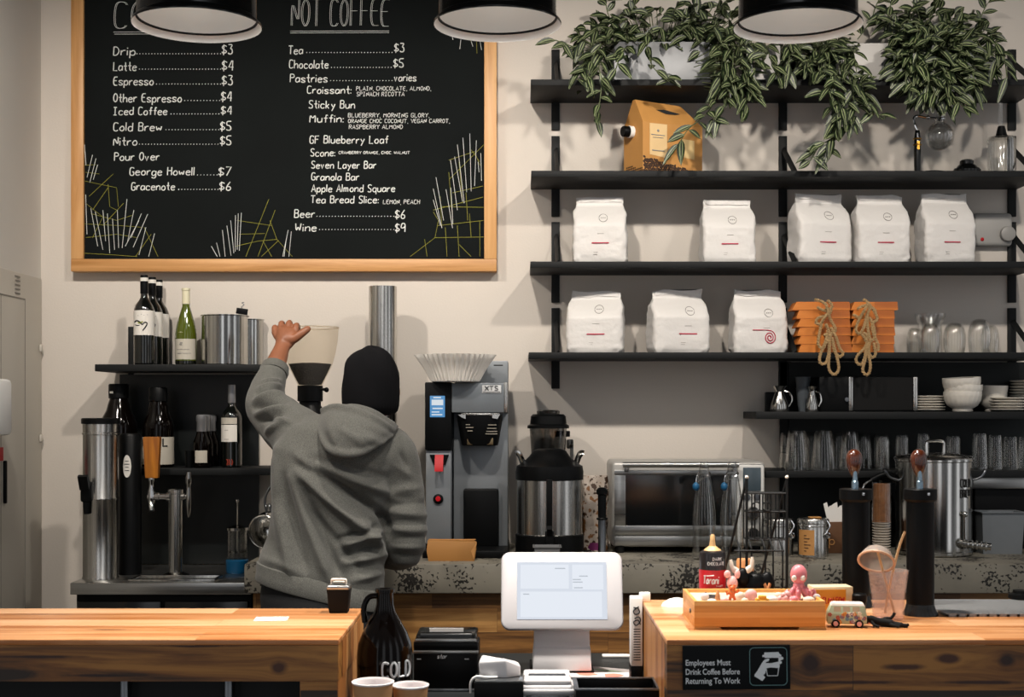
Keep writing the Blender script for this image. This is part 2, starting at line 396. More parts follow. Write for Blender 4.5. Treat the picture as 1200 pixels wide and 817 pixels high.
for nm, (x0, x1, y0, y1), m_ in (('frame', (83, 582, 303.5, 318), M['oak']), ('frame', (83, 582, -24, -9.5), M['oak']), ('frame', (83, 83+fw, -9.5, 303.5), M['oakv']), ('frame', (582-fw, 582, -9.5, 303.5), M['oakv'])):
    b = bb(); p = W(x0, y1, 5.44); q = W(x1, y0, 5.44); b.box(p.x, q.x, 5.44, 5.498, p.z, q.z, .002); b.build(nm, m_, board)
rows = [('Drip', 133, 159, 64.6, 9.8), ('Latte', 133, 160, 82.8, 9.8), ('Espresso', 133, 180, 99.7, 9.6), ('Other Espresso', 133, 213, 119.5, 9.6), ('Iced Coffee', 133, 196, 134.6, 9), ('Cold Brew', 133, 190, 153.4, 9.6),
 ('Nitro', 133, 161, 170.4, 9.6), ('Pour Over', 134, 187, 188, 9.2), ('George Howell', 152, 228, 205.4, 9.2), ('Gracenote', 154, 205, 222.8, 9),
 ('Tea', 338, 355, 63.4, 9.5), ('Chocolate', 339, 385, 80, 9.5), ('Pastries', 340, 384, 96.4, 9.3), ('varies', 462, 488, 95, 8.6), ('Croissant:', 360, 412, 109.6, 8.6), ('Sticky Bun', 362, 416, 127, 9), ('Muffin:', 363, 403, 143.4, 9),
 ('GF Blueberry Loaf', 363, 455, 168, 8.8), ('Scone:', 364, 393, 183, 8.6), ('Seven Layer Bar', 365, 441, 197.4, 8.4), ('Granola Bar', 365, 421, 211.2, 8.4), ('Apple Almond Square', 365, 463, 224.8, 8.4), ('Tea Bread Slice:', 364, 444, 238, 8.4),
 ('Beer', 345, 369, 255, 9.2), ('Wine', 346, 371, 271, 9.2),
 ('$3', 260, 273, 63.5, 11), ('$4', 260, 274, 82.5, 11.5), ('$3', 260, 273, 99.7, 11), ('$4', 259, 272, 118.5, 11), ('$4', 259, 272, 134, 9.5), ('$5', 258, 271, 153, 10.5), ('$5', 258, 271, 170, 10.5), ('$7', 256, 271, 206, 10), ('$6', 257, 271, 223, 10),
 ('$3', 462, 474, 61, 10), ('$5', 461, 473, 79, 10), ('$6', 463, 475, 256, 10), ('$9', 463, 475, 272, 10)]
b = bb()
for t, x0, x1, y, c in rows: stroke_text(b, t, x0, y, c, .0024, x1, bp)
small = [('PLAIN, CHOCOLATE, ALMOND,', 417.5, 505, 106, 4.6), ('SPINACH RICOTTA', 418, 474, 112.6, 4.6), ('BLUEBERRY, MORNING GLORY,', 408, 503, 137.4, 4.6), ('ORANGE CHOC COCONUT, VEGAN CARROT,', 408, 527, 144, 4.4),
 ('RASPBERRY ALMOND', 409, 472, 151, 4.6), ('CRANBERRY ORANGE, CHOC. WALNUT', 397, 480, 180.4, 3), ('LEMON, PEACH', 449, 492, 239, 4.8)]
for t, x0, x1, y, c in small: stroke_text(b, t, x0, y, c, .0014, x1, bp)
for x0, x1, y in ((160, 258, 63), (163, 258, 81), (183, 258, 98.5), (216, 257, 117.8), (200, 256, 133.5), (194, 256, 152), (163, 255, 169), (231, 254, 205), (209, 255, 222), (359, 459, 61.5), (388, 458, 79), (387, 459, 94.5), (371, 461, 253.5), (374, 461, 269)):
    n = int((x1-x0)/3.5)
    for i in range(n+1):
        x = x0+(x1-x0)*i/n; b.tube([bp(x, y+.3), bp(x+.9, y-.3)], .0019, 4)
b.build('price_lettering', M['chalk'], board)
b = bb()
stroke_text(b, 'COFFEE', 133, 33.5, 31, .0011, 249, bp); stroke_text(b, 'NOT COFFEE', 341, 30.5, 31, .0011, 455, bp)
stroke_text(b, 'COFFEE', 134.6, 33.5, 31, .0008, 250.6, bp); stroke_text(b, 'NOT COFFEE', 342.6, 30.5, 31, .0008, 456.6, bp)
for x0, x1, y in ((133, 250, 37.6), (340, 456, 36.5), (134, 251, 40), (340, 456, 38.6)): b.tube([bp(x0, y), bp(x1, y-.3)], .0011, 4)
b.build('heading_lettering', M['chalk'], board)
c1 = lambda x, y: (60+x/2.477, y/2.477); c2 = lambda x, y: (320+x/2.477, y/2.477)
yl = [c1] , [[(95,525),(190,545),(195,600)],[(110,570),(180,505)],[(100,590),(150,630),(120,690)],[(165,535),(170,600),(190,610)],[(95,480),(130,478)],[(98,500),(140,505)],[(115,620),(190,640),(235,625)],[(95,650),(200,655),(265,660)],[(100,690),(190,680),(250,690)],[(95,735),(180,740),(250,745)],[(245,745),(290,680)],[(270,660),(310,745)],[(120,610),(165,545)],[(150,655),(210,590)],
 [(565,745),(632,578)],[(540,640),(640,655)],[(545,680),(620,678)],[(600,745),(650,610)],[(535,715),(600,700),(655,695)],[(635,640),(655,695),(700,745)],[(615,700),(640,745)],[(610,745),(660,698)]]
wl = [c1], [[(97,420),(101,480)],[(120,450),(104,515)],[(130,460),(112,530)],[(135,478),(122,522)],[(100,565),(104,680)],[(115,605),(135,715)],[(128,615),(150,725)],[(150,610),(158,700)],[(163,620),(170,735)],[(178,635),(184,725)],[(192,610),(196,720)],[(220,578),(206,720)],[(240,610),(222,700)],[(262,620),(232,690)],[(280,622),(238,718)],[(255,640),(215,715)],[(275,660),(255,740)],[(300,678),(283,745)],
 [(465,715),(482,745)],[(480,705),(490,745)],[(497,668),(505,745)],[(510,655),(522,742)],[(521,640),(530,735)],[(535,625),(534,730)],[(543,620),(540,725)],[(552,618),(546,728)],[(688,668),(672,745)],[(697,672),(690,745)],[(682,695),(676,745)]]
y2 = [c2], [[(398,745),(470,690),(480,640),(465,615)],[(440,695),(447,745)],[(465,610),(610,572)],[(478,655),(612,640)],[(512,520),(612,420)],[(510,465),(585,440),(600,480)],[(520,560),(610,540)],[(490,600),(612,602)],[(500,660),(505,745)],[(535,655),(540,745)],[(570,620),(575,690)],[(600,640),(600,745)],[(470,690),(612,688)],[(540,710),(575,745)],[(510,500),(520,620)],[(540,470),(550,590)],[(575,435),(600,470)],[(485,570),(490,660)],[(560,560),(565,640)],[(570,95),(573,120)],[(590,110),(592,155)]]
w2 = [c2], [[(465,548),(490,662)],[(473,515),(495,640)],[(502,550),(521,662)],[(516,545),(522,650)],[(515,465),(535,610)],[(527,455),(550,585)],[(535,420),(555,590)],[(551,400),(562,558)],[(571,388),(575,555)],[(590,408),(585,540)],[(603,445),(605,525)],[(465,580),(486,655)],[(595,470),(598,500)],[(545,115),(542,142)],[(575,120),(580,135)],[(600,115),(605,145)],[(520,105),(522,115)]]
by, bw = bb(), bb()
for (f,), ls in (yl, y2):
    for l in ls: by.tube([bp(*f(*p)) for p in l], .0011, 4)
for (f,), ls in (wl, w2):
    for l in ls: bw.tube([bp(*f(*p)) for p in l], .0012, 4)
by.build('yellow_street_doodle', M['chalky'], board); bw.build('white_hatching', M['chalk'], board)

# ------------------------------------------------------------------ wall shelves
YF = 5.2
def shelf(x0, x1, yf, yb, top, th, label, bars, nm='wall_shelf', group=None, up=.19, down=.11, barw=.033, brace=True):
    """board with upright wall brackets; bars = px of each upright as seen at the wall"""
    o = bpy.data.objects.new(nm, None); COL.objects.link(o)
    X0 = (x0-VX)/F*yf; X1 = (x1-VX)/F*yf; o.location = ((X0+X1)/2, yf, top-th); tag(o, label, 'shelf', group)
    b = MB(); b.box(X0-o.location.x, X1-o.location.x, 0, yb-yf, 0, th, .002); b.build('board', M['black'], o)
    for px in bars:
        X = (px-VX)/F*yb-o.location.x
        b = MB(); b.box(X-barw/2, X+barw/2, yb-yf-.012, yb-yf, -down, up+th, .001); br = b.build('bracket', M['black'], o)
        if brace:
            b = MB(); b.tube([(X, yb-yf-.014, up*.72+th), (X, .05, th+.003)], .011, 4, flat=.25); b.build('brace', M['black'], br)
    return o
zs = [2.808, 2.460, 2.114, 1.768, 1.5416, 1.316]
shelf(622, 1225, YF, YW, zs[0], .024, 'black wall shelf at the top, carrying the vines and planters', (651, 917, 1185))
shelf(622.5, 1225, YF, YW, zs[1], .024, 'second black wall shelf from the top, under the kraft coffee carrier', (651, 917, 1185))
shelf(621.5, 1225, YF, YW, zs[2], .024, 'black wall shelf holding five white coffee bags', (651, 917, 1185))
shelf(619.5, 1225, YF, YW, zs[3], .024, 'black wall shelf holding three coffee bags and the wooden boards', (651, 917, 1185))
shelf(886, 1225, YF, YW, zs[4], .028, 'short black shelf carrying bowls and plates', (920,), up=.2, down=.14, barw=.045, brace=False)
shelf(897, 1225, YF, YW, zs[5], .026, 'short black shelf carrying upturned drinking glasses', (920,), up=.0, down=.24, barw=.045, brace=False)
solid('wall_panel', M['darkpanel'], 'dark charcoal panel behind the shelves of bowls and glasses', 'panel',
      lambda b: b.box((925-VX)/F*5.48, (1228-VX)/F*5.48, 5.482, 5.497, 1.02, 1.74))
zl, zl2 = 1.723, 1.325
shelf(111, 309, 5.22, YW, zl, .027, 'black shelf over the taps, carrying wine bottles and steel canisters', (154, 306), up=.16, down=.1, barw=.02, brace=False)
shelf(122, 322, 5.22, YW, zl2, .026, 'lower black shelf behind the taps, carrying dark bottles', (160, 298), up=.34, down=.09, barw=.03, brace=False)
solid('splash_panel', mat('dark_gloss_panel', '161919', .3, var=.12, vscale=2, spec=.4), 'dark glossy splash panel behind the beer tap', 'panel',
      lambda b: b.box((140-VX)/F*5.48, (303-VX)/F*5.48, 5.482, 5.497, .93, 1.69))

# ------------------------------------------------------------------ pendant lamps over the bar
def pendant(px, pyc, label):
    y = 3.0; p = W(px, pyc, y); o = bpy.data.objects.new('pendant_lamp', None); COL.objects.link(o); o.location = p
    tag(o, label, 'pendant lamp', 'black pendant lamps over the bar')
    b = MB(); b.lathe([(.1395, 0), (.1405, .003), (.139, .007), (.1335, .012), (.1295, .017), (.1265, .15), (.121, .19), (.10, .225), (.06, .25), (.03, .26), (.028, .30), (.012, .305)], 48, cap=False); b.build('shade', M['blackgloss'], o)
    b = MB(); b.lathe([(.1395, 0), (.1385, .004), (.1345, .0108), (.1312, .0145)], 48, cap=False); b.build('rim', M['enamel'], o, label='white inner lip of the shade')
    b = MB(); b.torus((0, 0, .0165), .1288, .0014, 48, 6); b.build('gasket', M['blackplastic'], o)
    b = MB(); b.lathe([(.1272, .0185), (.1245, .06), (.122, .15), (.11, .19), (.09, .21), (.03, .235), (.0, .236)], 48, cap=False); b.build('reflector', M['enamel'], o, label='white enamelled inside of the shade')
    b = MB(); b.lathe([(.0, .15), (.02, .153), (.03, .175), (.025, .2), (.014, .225), (.014, .235)], 20); b.build('bulb', mat('lamp_bulb', 'ffe8cc', .4, emit=.5), o)
    b = MB(); b.tube([(0, 0, .3), (0, 0, 3.78-p.z)], .004, 8); b.build('cord', M['blackrubber'], o)
    b = MB(); b.lathe([(.05, 3.8-p.z), (.05, 3.785-p.z), (.01, 3.77-p.z)], 24); b.build('ceiling_rose', M['blackplastic'], o)
    l = lamp('bulb_light', 'SPOT', (0, 0, .05), 92, (1, .925, .84), .04, None, 125, .9); l.parent = o
    l = lamp('bulb_glow', 'POINT', (0, 0, .11), .1, (1, .95, .88), .03); l.parent = o
pendant(231, 30.5, 'black pendant lamp hanging before the COFFEE heading of the menu board')
pendant(583, 29.5, 'black pendant lamp over the till, before the corner of the menu board')
pendant(935, 31.5, 'black pendant lamp in front of the hanging vines')

# ------------------------------------------------------------------ wooden bars, till counter, back counter
M['bartop'] = wood('bar_top_wood', 'a4632f', 'd39a68', 'e8ba90', 0, 1, (.9, .085), .3, .62)
FRONT = ('241405', '714518', '9f6c30', 0, 2)
oxl, oxr = (-2.05+(397-VX)/F*2.67)/2, ((781-VX)/F*2.67+2.2)/2
def bk(px, py, ox_): p_ = W(px, py, 2.67); return (p_.x-ox_, p_.z)
M['barfrontl'] = wood('bar_front_wood', *FRONT, (1.6, .5), .45, .3, knots=[bk(326, 783, oxl)+(.02, .016), bk(120, 792, oxl)+(.09, .004), bk(40, 770, oxl)+(.12, .004), bk(230, 757, oxl)+(.1, .004)], gs=1.1)
M['barfrontr'] = wood('bar_front_wood', *FRONT, (1.6, .5), .45, .3, knots=[bk(950, 779, oxr)+(.024, .026), bk(1112, 772, oxr)+(.03, .012), bk(1180, 774, oxr)+(.02, .016), bk(1000, 800, oxr)+(.12, .005), bk(1060, 782, oxr)+(.05, .008), bk(1150, 800, oxr)+(.12, .005), bk(860, 815, oxr)+(.1, .005)], gs=1.1)
M['bartopl'] = wood('bar_top_wood', 'a4632f', 'd39a68', 'e8ba90', 0, 1, (.9, .085), .3, .62, knots=[(-.84-oxl, 2.79-2.67, .06, .006), (-.64-oxl, 2.73-2.67, .03, .004), (-1.3-oxl, 2.88-2.67, .08, .006), (-1.05-oxl, 3.0-2.67, .1, .006)])
M['barside'] = wood('bar_end_wood', '8a4e22', 'b67a42', 'cf9a62', 2, 1, (3, .06), .4, .6)
M['planks'] = wood('plank_cladding', '4a2e14', '8a5f30', 'b88a50', 0, 2, (.62, .085), .5, .45, gs=.8)
ZB = 1.10; YBF = 2.67
xl = (397-VX)/F*YBF; xr = (781-VX)/F*YBF
def bar(nm, label, x0, x1, yb, endx):
    o = bpy.data.objects.new(nm, None); COL.objects.link(o); o.location = ((x0+x1)/2, YBF, 0); tag(o, label, 'counter'); return o
o = bar('bar_counter', 'reclaimed wood bar with an open dark underside, holding the small black box', -2.05, xl, 3.09, xl); ox = o.location.x
b = MB(); b.box(-1.92-ox, xl-ox, 0, .42, ZB-.012, ZB, .003); b.build('counter_top', M['bartopl'], o)
b = MB(); b.box(-1.92-ox, xl-ox-.001, .001, .06, ZB-.082, ZB-.0121); b.build('apron', M['barfrontl'], o)
b = MB(); b.box(xl-ox-.076, xl-ox-.0015, .0015, .419, 0, ZB-.0825); b.build('end_panel', M['barside'], o)
b = MB(); b.box(xl-ox-.0755, xl-ox, .06, .4195, ZB-.083, ZB-.012); b.build('end_fascia', M['barside'], o)
b = MB(); b.box(xl-ox-.075, xl-ox-.003, .0, .0012, 0, ZB-.083); b.build('end_facing', M['barfrontl'], o)
b = MB(); b.box(-1.9-ox, xl-ox-.077, .1, .4, .0, ZB-.013); b.build('under_cabinet', M['black'], o)
for px in (142, 265):
    X = (px-VX)/F*2.72-ox; b = MB(); b.box(X-.007, X+.007, .07, .1, .9, 1.012, .002); b.box(X-.018, X+.018, .094, .1, .94, .96); b.build('hinge', M['darksteel'], o)
o = bar('bar_counter', 'reclaimed wood bar with a black notice on its front', xr, 2.2, 3.23, xr); ox = o.location.x
b = MB(); b.box(xr-ox, 2.2-ox, 0, .56, ZB-.012, ZB, .003); b.build('counter_top', M['bartop'], o)
b = MB(); b.box(xr-ox+.001, 2.2-ox, .001, .05, 0, ZB-.0121); b.build('front_panel', M['barfrontr'], o)
b = MB(); b.box(xr-ox+.0012, xr-ox+.06, .05, .559, 0, ZB-.0122); b.build('end_panel', M['barside'], o)
b = MB(); b.box(xr-ox+.06, 2.2-ox, .051, .55, 0, ZB-.0125); b.build('carcass', M['black'], o)
# till counter between the bars
o = bpy.data.objects.new('till_counter', None); COL.objects.link(o); o.location = (-.03, 3.05, 0); tag(o, 'low black till counter between the two wooden bars', 'counter')
b = MB(); b.box(-.322, .312, -.5, .54, .88, .91, .004); b.build('counter_top', mat('black_laminate', '1d1f20', .35), o)
b = MB(); b.box(-.31, .30, -.4, .5, 0, .88); b.build('cabinet', M['black'], o)
# long back counter
def conc():
    m, N, L, b = nodes('cast_concrete'); tc = N.new('ShaderNodeTexCoord')
    n = N.new('ShaderNodeTexNoise'); n.inputs['Scale'].default_value = 4; n.inputs['Detail'].default_value = 8; L.new(tc.outputs['Object'], n.inputs['Vector'])
    r = N.new('ShaderNodeValToRGB'); r.color_ramp.elements[0].position = .3; r.color_ramp.elements[1].position = .75; r.color_ramp.elements[0].color = srgb('67635a'); r.color_ramp.elements[1].color = srgb('8b8678'); L.new(n.outputs['Fac'], r.inputs[0])
    n1 = N.new('ShaderNodeTexNoise'); n1.inputs['Scale'].default_value = 90; n1.inputs['Detail'].default_value = 2; L.new(tc.outputs['Object'], n1.inputs['Vector'])
    n2 = N.new('ShaderNodeTexNoise'); n2.inputs['Scale'].default_value = 9; L.new(tc.outputs['Object'], n2.inputs['Vector'])
    ml = N.new('ShaderNodeMath'); ml.operation = 'MULTIPLY'; L.new(n1.outputs['Fac'], ml.inputs[0]); L.new(n2.outputs['Fac'], ml.inputs[1])
    p = N.new('ShaderNodeValToRGB'); p.color_ramp.elements[0].position = .302; p.color_ramp.elements[1].position = .318; p.color_ramp.elements[0].color = (1, 1, 1, 1); p.color_ramp.elements[1].color = (.06, .055, .05, 1); L.new(ml.outputs[0], p.inputs[0])
    mm = N.new('ShaderNodeMix'); mm.data_type = 'RGBA'; mm.blend_type = 'MULTIPLY'; mm.inputs[0].default_value = 1; L.new(r.outputs[0], mm.inputs[6]); L.new(p.outputs[0], mm.inputs[7])
    L.new(mm.outputs[2], b.inputs['Base Color']); b.inputs['Roughness'].default_value = .55
    bmp = N.new('ShaderNodeBump'); bmp.inputs['Strength'].default_value = .8; bmp.inputs['Distance'].default_value = .01; L.new(p.outputs[0], bmp.inputs['Height']); L.new(bmp.outputs[0], b.inputs['Normal'])
    return m
ZC = 1.0125; YC = 4.75
xc = (286-VX)/F*YC
o = bpy.data.objects.new('concrete_counter', None); COL.objects.link(o); o.location = (xc+1.5, YC, 0); tag(o, 'long pitted concrete counter on plank cladding along the back wall', 'counter'); ox = o.location.x
b = MB(); b.box(xc-ox, 2.3-ox, 0, .74, ZC-.103, ZC, .005); b.build('worktop', conc(), o)
b = MB(); b.box(xc+.02-ox, 2.28-ox, .06, .1, .1, ZC-.104); b.build('plank_front', M['planks'], o)
b = MB(); b.box(xc+.03-ox, 2.28-ox, .1, .7, 0, ZC-.105); b.build('carcass', M['black'], o)
# drinks cooler with a steel top
ZT = .928; YT = 4.9
x0 = (82-VX)/F*YT; x1 = xc-.005
o = bpy.data.objects.new('drinks_cooler', None); COL.objects.link(o); o.location = ((x0+x1)/2, YT, 0); tag(o, 'black drinks cooler with a steel top, under the beer tap', 'cooler'); hw = (x1-x0)/2
b = MB(); b.box(-hw, hw, 0, .57, ZT-.043, ZT, .003); b.build('steel_top', M['steelh'], o)
b = MB(); b.box(-hw+.01, hw-.004, .04, .56, .05, ZT-.0432, .004); b.build('body', M['blackplastic'], o)
for s in (0, 1):
    b = MB(); b.box(-hw+.02+s*(hw-.01), -.004+s*(hw-.01), .018, .039, .1, ZT-.07, .004); d = b.build('door', M['blackgloss'], o)
    b = MB(); b.tube([(-.03+s*.05, .016, .6), (-.03+s*.05, -.004, .61), (-.03+s*.05, -.004, .79), (-.03+s*.05, .016, .8)], .006, 8); b.build('handle', M['steel'], d)
# ------------------------------------------------------------------ bottles, canisters and the beer tap on the left
M['wineglass'] = mat('dark_wine_glass', '0b0d0b', .08, coat=.5)
M['greenglass'] = mat('green_wine_glass', '4a5410', .08, coat=.4)
M['label'] = mat('label_paper', 'dcd8d0', .7); M['labelgrey'] = mat('label_grey', 'b9b3a6', .7); M['ink'] = mat('printing_ink', '202020', .8); M['inkgrey'] = mat('grey_ink', '8e8b86', .8)
M['foil'] = mat('grey_foil', '8f9093', .35, .6); M['cream'] = mat('cream_capsule', 'd8d2b4', .45)
def band(th, r, z0, z1, name, m, parent=None, a0=0, a1=360, label=None, sg=32):
    """label wrapped round a bottle; angles seen from above, 270 faces the camera"""
    b = th.mb(); n = sg
    ra = [[(r*math.cos(R(a0+(a1-a0)*i/n)), r*math.sin(R(a0+(a1-a0)*i/n)), z) for z in (z0, z1)] for i in range(n+1)]
    V = [[b.v(p) for p in c] for c in ra]
    for i in range(n): b.bm.faces.new([V[i][0], V[i+1][0], V[i+1][1], V[i][1]])
    o = th.part(b, name, m, parent, label=label); return o
def wrap_ellipse(b, r, cx, cz, rx, rz, n=14):
    top = []; bot = []
    for i in range(n+1):
        x = -rx+2*rx*i/n; q = rz*math.sqrt(max(0, 1-(x/rx)**2)); top.append(b.v(wrap(r, cx+x, cz+q+.01))); bot.append(b.v(wrap(r, cx+x, cz-q-.01)))
    for i in range(n): b.bm.faces.new([bot[i], bot[i+1], top[i+1], top[i]])
def wrap(r, x, z): a = R(270)+x/r; return (r*math.cos(a), r*math.sin(a), z)
def bottle(name, label, cat, px, y, z, prof, m, top=None, lab=None, group=None, topname='capsule'):
    t = Th(name, label, cat, px, y, z, group)
    b = t.mb(); b.lathe(prof, 32); t.part(b, 'body', m)
    if top: b = t.mb(); b.lathe(top[0], 24); t.part(b, topname, top[1])
    return t
def wine(px, y, z, ht, r, label, group, slope=0):
    nr = 4.2
    prof = [(r*.86, 0), (r, 1.5), (r, ht*.585), (r*.97, ht*.62), (r*.8, ht*.67), (r*.52, ht*.715), (nr, ht*.75), (nr*.95, ht*.8)]
    if slope: prof = [(r*.86, 0), (r, 1.5), (r, ht*.40), (r*.96, ht*.46), (r*.82, ht*.55), (r*.6, ht*.65), (nr*1.05, ht*.76), (nr, ht*.8)]
    return prof
L3 = ['front bottle of the row of three black wine bottles with bird labels', 'middle one of the three black wine bottles with bird labels on the upper shelf', 'rear black wine bottle, half hidden behind two others with bird labels']
for i, (px, y, tp) in enumerate(((169, 5.262, 322.5), (178.3, 5.352, 325), (186, 5.445, 328))):
    k = y/F; t = Th('wine_bottle', L3[i], 'wine bottle', px, y, zl, 'black wine bottles with bird labels'); ht = t.base-tp; r = 11.9
    b = t.mb(); b.lathe(wine(0, 0, 0, ht, r, 0, 0), 32); t.part(b, 'body', M['wineglass'])
    b = t.mb(); b.lathe([(4.3, ht*.79), (4.5, ht*.8), (4.5, ht*.985), (4.2, ht), (0, ht)], 20); t.part(b, 'capsule', M['blackplastic'])
    band(t, 4.7, ht*.93, ht*.97, 'capsule_band', M['label'], sg=20)
    lb = band(t, r+.15, ht*.325, ht*.6, 'label', M['label'], None, 165, 375)
    b = t.mb()                                                     # bird-like swash
    for pts, w in (([(-9.5, .47), (-6, .485), (-2, .47), (1, .44)], .9), ([(1, .44), (4, .465), (6.5, .455), (5, .42), (1.5, .375)], .8), ([(-8, .44), (-5, .43), (-2, .435)], .5)):
        b.tube([wrap(r+.25, x, zz*ht) for x, zz in smoothpath([(x, zz, 0) for x, zz in pts], 5) and [(p[0], p[1]) for p in smoothpath([(x, zz, 0) for x, zz in pts], 5)]], w, 5)
    for x, zz in ((-4, .54), (0, .555), (3, .545), (7, .55)): b.ball(wrap(r+.2, x, zz*ht), .4, 6, 4)
    t.part(b, 'label_motif', M['ink'], lb)
    b = t.mb(); b.tube([wrap(r+.3, x, zz*ht) for x, zz in ((-4, .46), (-1, .455), (1.5, .475))], .8, 5); t.part(b, 'label_leaf', mat('leaf_ink', '8d9a3c', .8), lb)
t = Th('wine_bottle', 'green glass wine bottle with a cream capsule, beside the steel canister', 'wine bottle', 218, 5.33, zl); ht = t.base-337.5; r = 12.3
b = t.mb(); b.lathe(wine(0, 0, 0, ht, r, 0, 0, 1), 32); t.part(b, 'body', M['greenglass'])
b = t.mb(); b.lathe([(4.5, ht*.79), (4.6, ht*.8), (4.4, ht*.96), (4.9, ht*.965), (4.9, ht*.995), (0, ht)], 20); t.part(b, 'capsule', M['cream'])
b = t.mb(); b.lathe([(r+.06, 1.3), (r+.08, 5), (r+.06, ht*.05)], 32, cap=False); t.part(b, 'foot_band', M['wineglass'], label='dark band round the foot of the bottle')  # thin dark band just above the foot
lb = band(t, r+.15, ht*.07, ht*.335, 'label', M['labelgrey'], None, 195, 345)
b = t.mb()
for zz, x0, x1 in ((.2, -9, 7), (.15, -9, 9), (.285, -4, -1), (.265, -5, -2)): b.tube([wrap(r+.2, x0+(x1-x0)*i/6, zz*ht) for i in range(7)], .45 if zz < .25 else .9, 4)
t.part(b, 'label_print', M['inkgrey'], lb)
b = t.mb()
wrap_ellipse(b, 12.1, -3.6, ht*.39, 5, 3.2); t.part(b, 'neck_label', M['cream'])

def canister(px, y, tp, r, label):
    t = Th('steel_canister', label, 'canister', px, y, zl); h = t.base-tp
    b = t.mb(); b.lathe([(r-1, 0), (r, 1), (r, h-1.5), (r+1.2, h-.8), (r+1.2, h), (r-.6, h), (r-.8, h-4), (r-.8, 2), (0, 2)], 40); t.part(b, 'body', M['polished']); return t, h
t, h = canister(263.5, 5.33, 370, 27, 'wide polished steel canister on the shelf above the taps')
canister(293, 5.455, 374.5, 15.5, 'narrow steel canister behind the wide one')
t = Th('binder_clip', 'black binder clip standing on the steel canister', 'clip', 283, 5.31, 1.723+h*5.33/F+.0005)
b = t.mb(); b.M = Matrix.Rotation(R(8), 4, 'Y'); b.box(-6.6, 6.6, -1.6, 1.6, 0.9, 8, .5); t.part(b, 'clip_body', M['blackplastic'])
b = t.mb(); b.tube(smoothpath([(1, 0, 8), (0, 0, 10), (3, 0, 12), (.6, 0, 14.5), (3.2, 0, 15)], 4), .5, 6); t.part(b, 'wire_loop', M['darksteel'])

# growlers and bottles on the lower shelf
M['amberglass'] = mat('dark_amber_glass', '070403', .1, spec=.22)
def growler(px, y, z, tp, r, label, nr=10.5):
    t = Th('growler', label, 'growler', px, y, z); h = t.base-tp
    b = t.mb(); b.lathe([(r*.9, 0), (r, 2), (r, h*.45), (r*.97, h*.52), (r*.85, h*.6), (r*.66, h*.68), (nr*1.05, h*.76), (nr*.85, h*.83)], 36); t.part(b, 'body', M['amberglass'])
    b = t.mb(); b.lathe([(nr*.9, h*.82), (nr, h*.83), (nr, h*.985), (nr*.92, h), (0, h)], 28); t.part(b, 'screw_cap', M['blackplastic']); return t, h, r
t, h, r = growler(139, 5.35, zl2, 450, 21.5, 'dark glass growler behind the tall steel urn', 11.5)
b = t.mb(); b.box(-7, -3, -11.9, -11.6, h*.885, h*.91); t.part(b, 'cap_label', M['label'])
t, h, r = growler(185.5, 5.32, zl2, 454, 18, 'dark glass growler with a white label band, behind the wooden tap handle', 10.5)
lb = band(t, r+.2, h*.04, h*.38, 'label', M['labelgrey'], None, 175, 365)
b = t.mb()
for i, ch in enumerate('GOOL'):
    for st in glyph(ch): b.tube([wrap(r+.3, -17+i*9+x*1.1, h*.27+zz*.95) for x, zz in st], 1, 5)
t.part(b, 'label_lettering', M['ink'], lb)
LB = ['small dark syrup bottle with a silver cap and round label, front of three', 'small silver-capped bottle in the middle of the three beside the red wine', 'rearmost small silver-capped bottle beside the red wine']
for i, (px, y) in enumerate(((236.5, 5.27), (240.5, 5.36), (247, 5.43))):
    t = Th('syrup_bottle', LB[i], 'bottle', px, y, zl2, 'small silver-capped bottles'); h = t.base-486; r = 10.2
    b = t.mb(); b.lathe([(r*.9, 0), (r, 1.5), (r, h*.4), (r*.93, h*.5), (r*.65, h*.62), (5.2, h*.72), (5, h*.8)], 28); t.part(b, 'body', M['amberglass'])
    b = t.mb(); b.lathe([(5.4, h*.66), (6, h*.7), (6, h*.86), (6.6, h*.88), (6.6, h*.97), (5, h), (0, h)], 20); t.part(b, 'cap', M['foil'])
    if i == 0: band(t, r+.12, h*.1, h*.33, 'label', M['labelgrey'], None, 235, 320)
t = Th('wine_bottle', 'red wine bottle with a grey capsule on the lower shelf', 'wine bottle', 271.5, 5.33, zl2); ht = t.base-451; r = 12
b = t.mb(); b.lathe(wine(0, 0, 0, ht, r, 0, 0), 32); t.part(b, 'body', M['wineglass'])
b = t.mb(); b.lathe([(4.2, ht*.78), (4.5, ht*.79), (4.5, ht*.985), (4.2, ht), (0, ht)], 20); t.part(b, 'capsule', M['foil'])
lb = band(t, r+.15, ht*.31, ht*.515, 'label', M['label'], None, 200, 312); band(t, r+.15, ht*.525, ht*.6, 'upper_label', M['labelgrey'], None, 200, 312)
b = t.mb()
for zz, w in ((.45, 5), (.34, 6)): b.tube([wrap(r+.25, -4+w*(i/4-.5), zz*ht) for i in range(5)], .35, 4)
t.part(b, 'label_print', M['inkgrey'], lb)
b = t.mb()
for x in (-3, -.5, 2.5): b.tube([wrap(r+.2, x, ht*.03), wrap(r+.2, x+1, ht*.07), wrap(r+.2, x-.3, ht*.1)], .9, 5)
t.part(b, 'red_mark', mat('rust_ink', '8a2a12', .6))
t = Th('shot_cup', 'small black cup beside the silver-capped bottles', 'cup', 221.5, 5.27, zl2); b = t.mb()
b.lathe([(4, 0), (5, 20), (4.6, 20), (3.6, 1), (0, 1)], 20); t.part(b, 'body', M['blackplastic'])

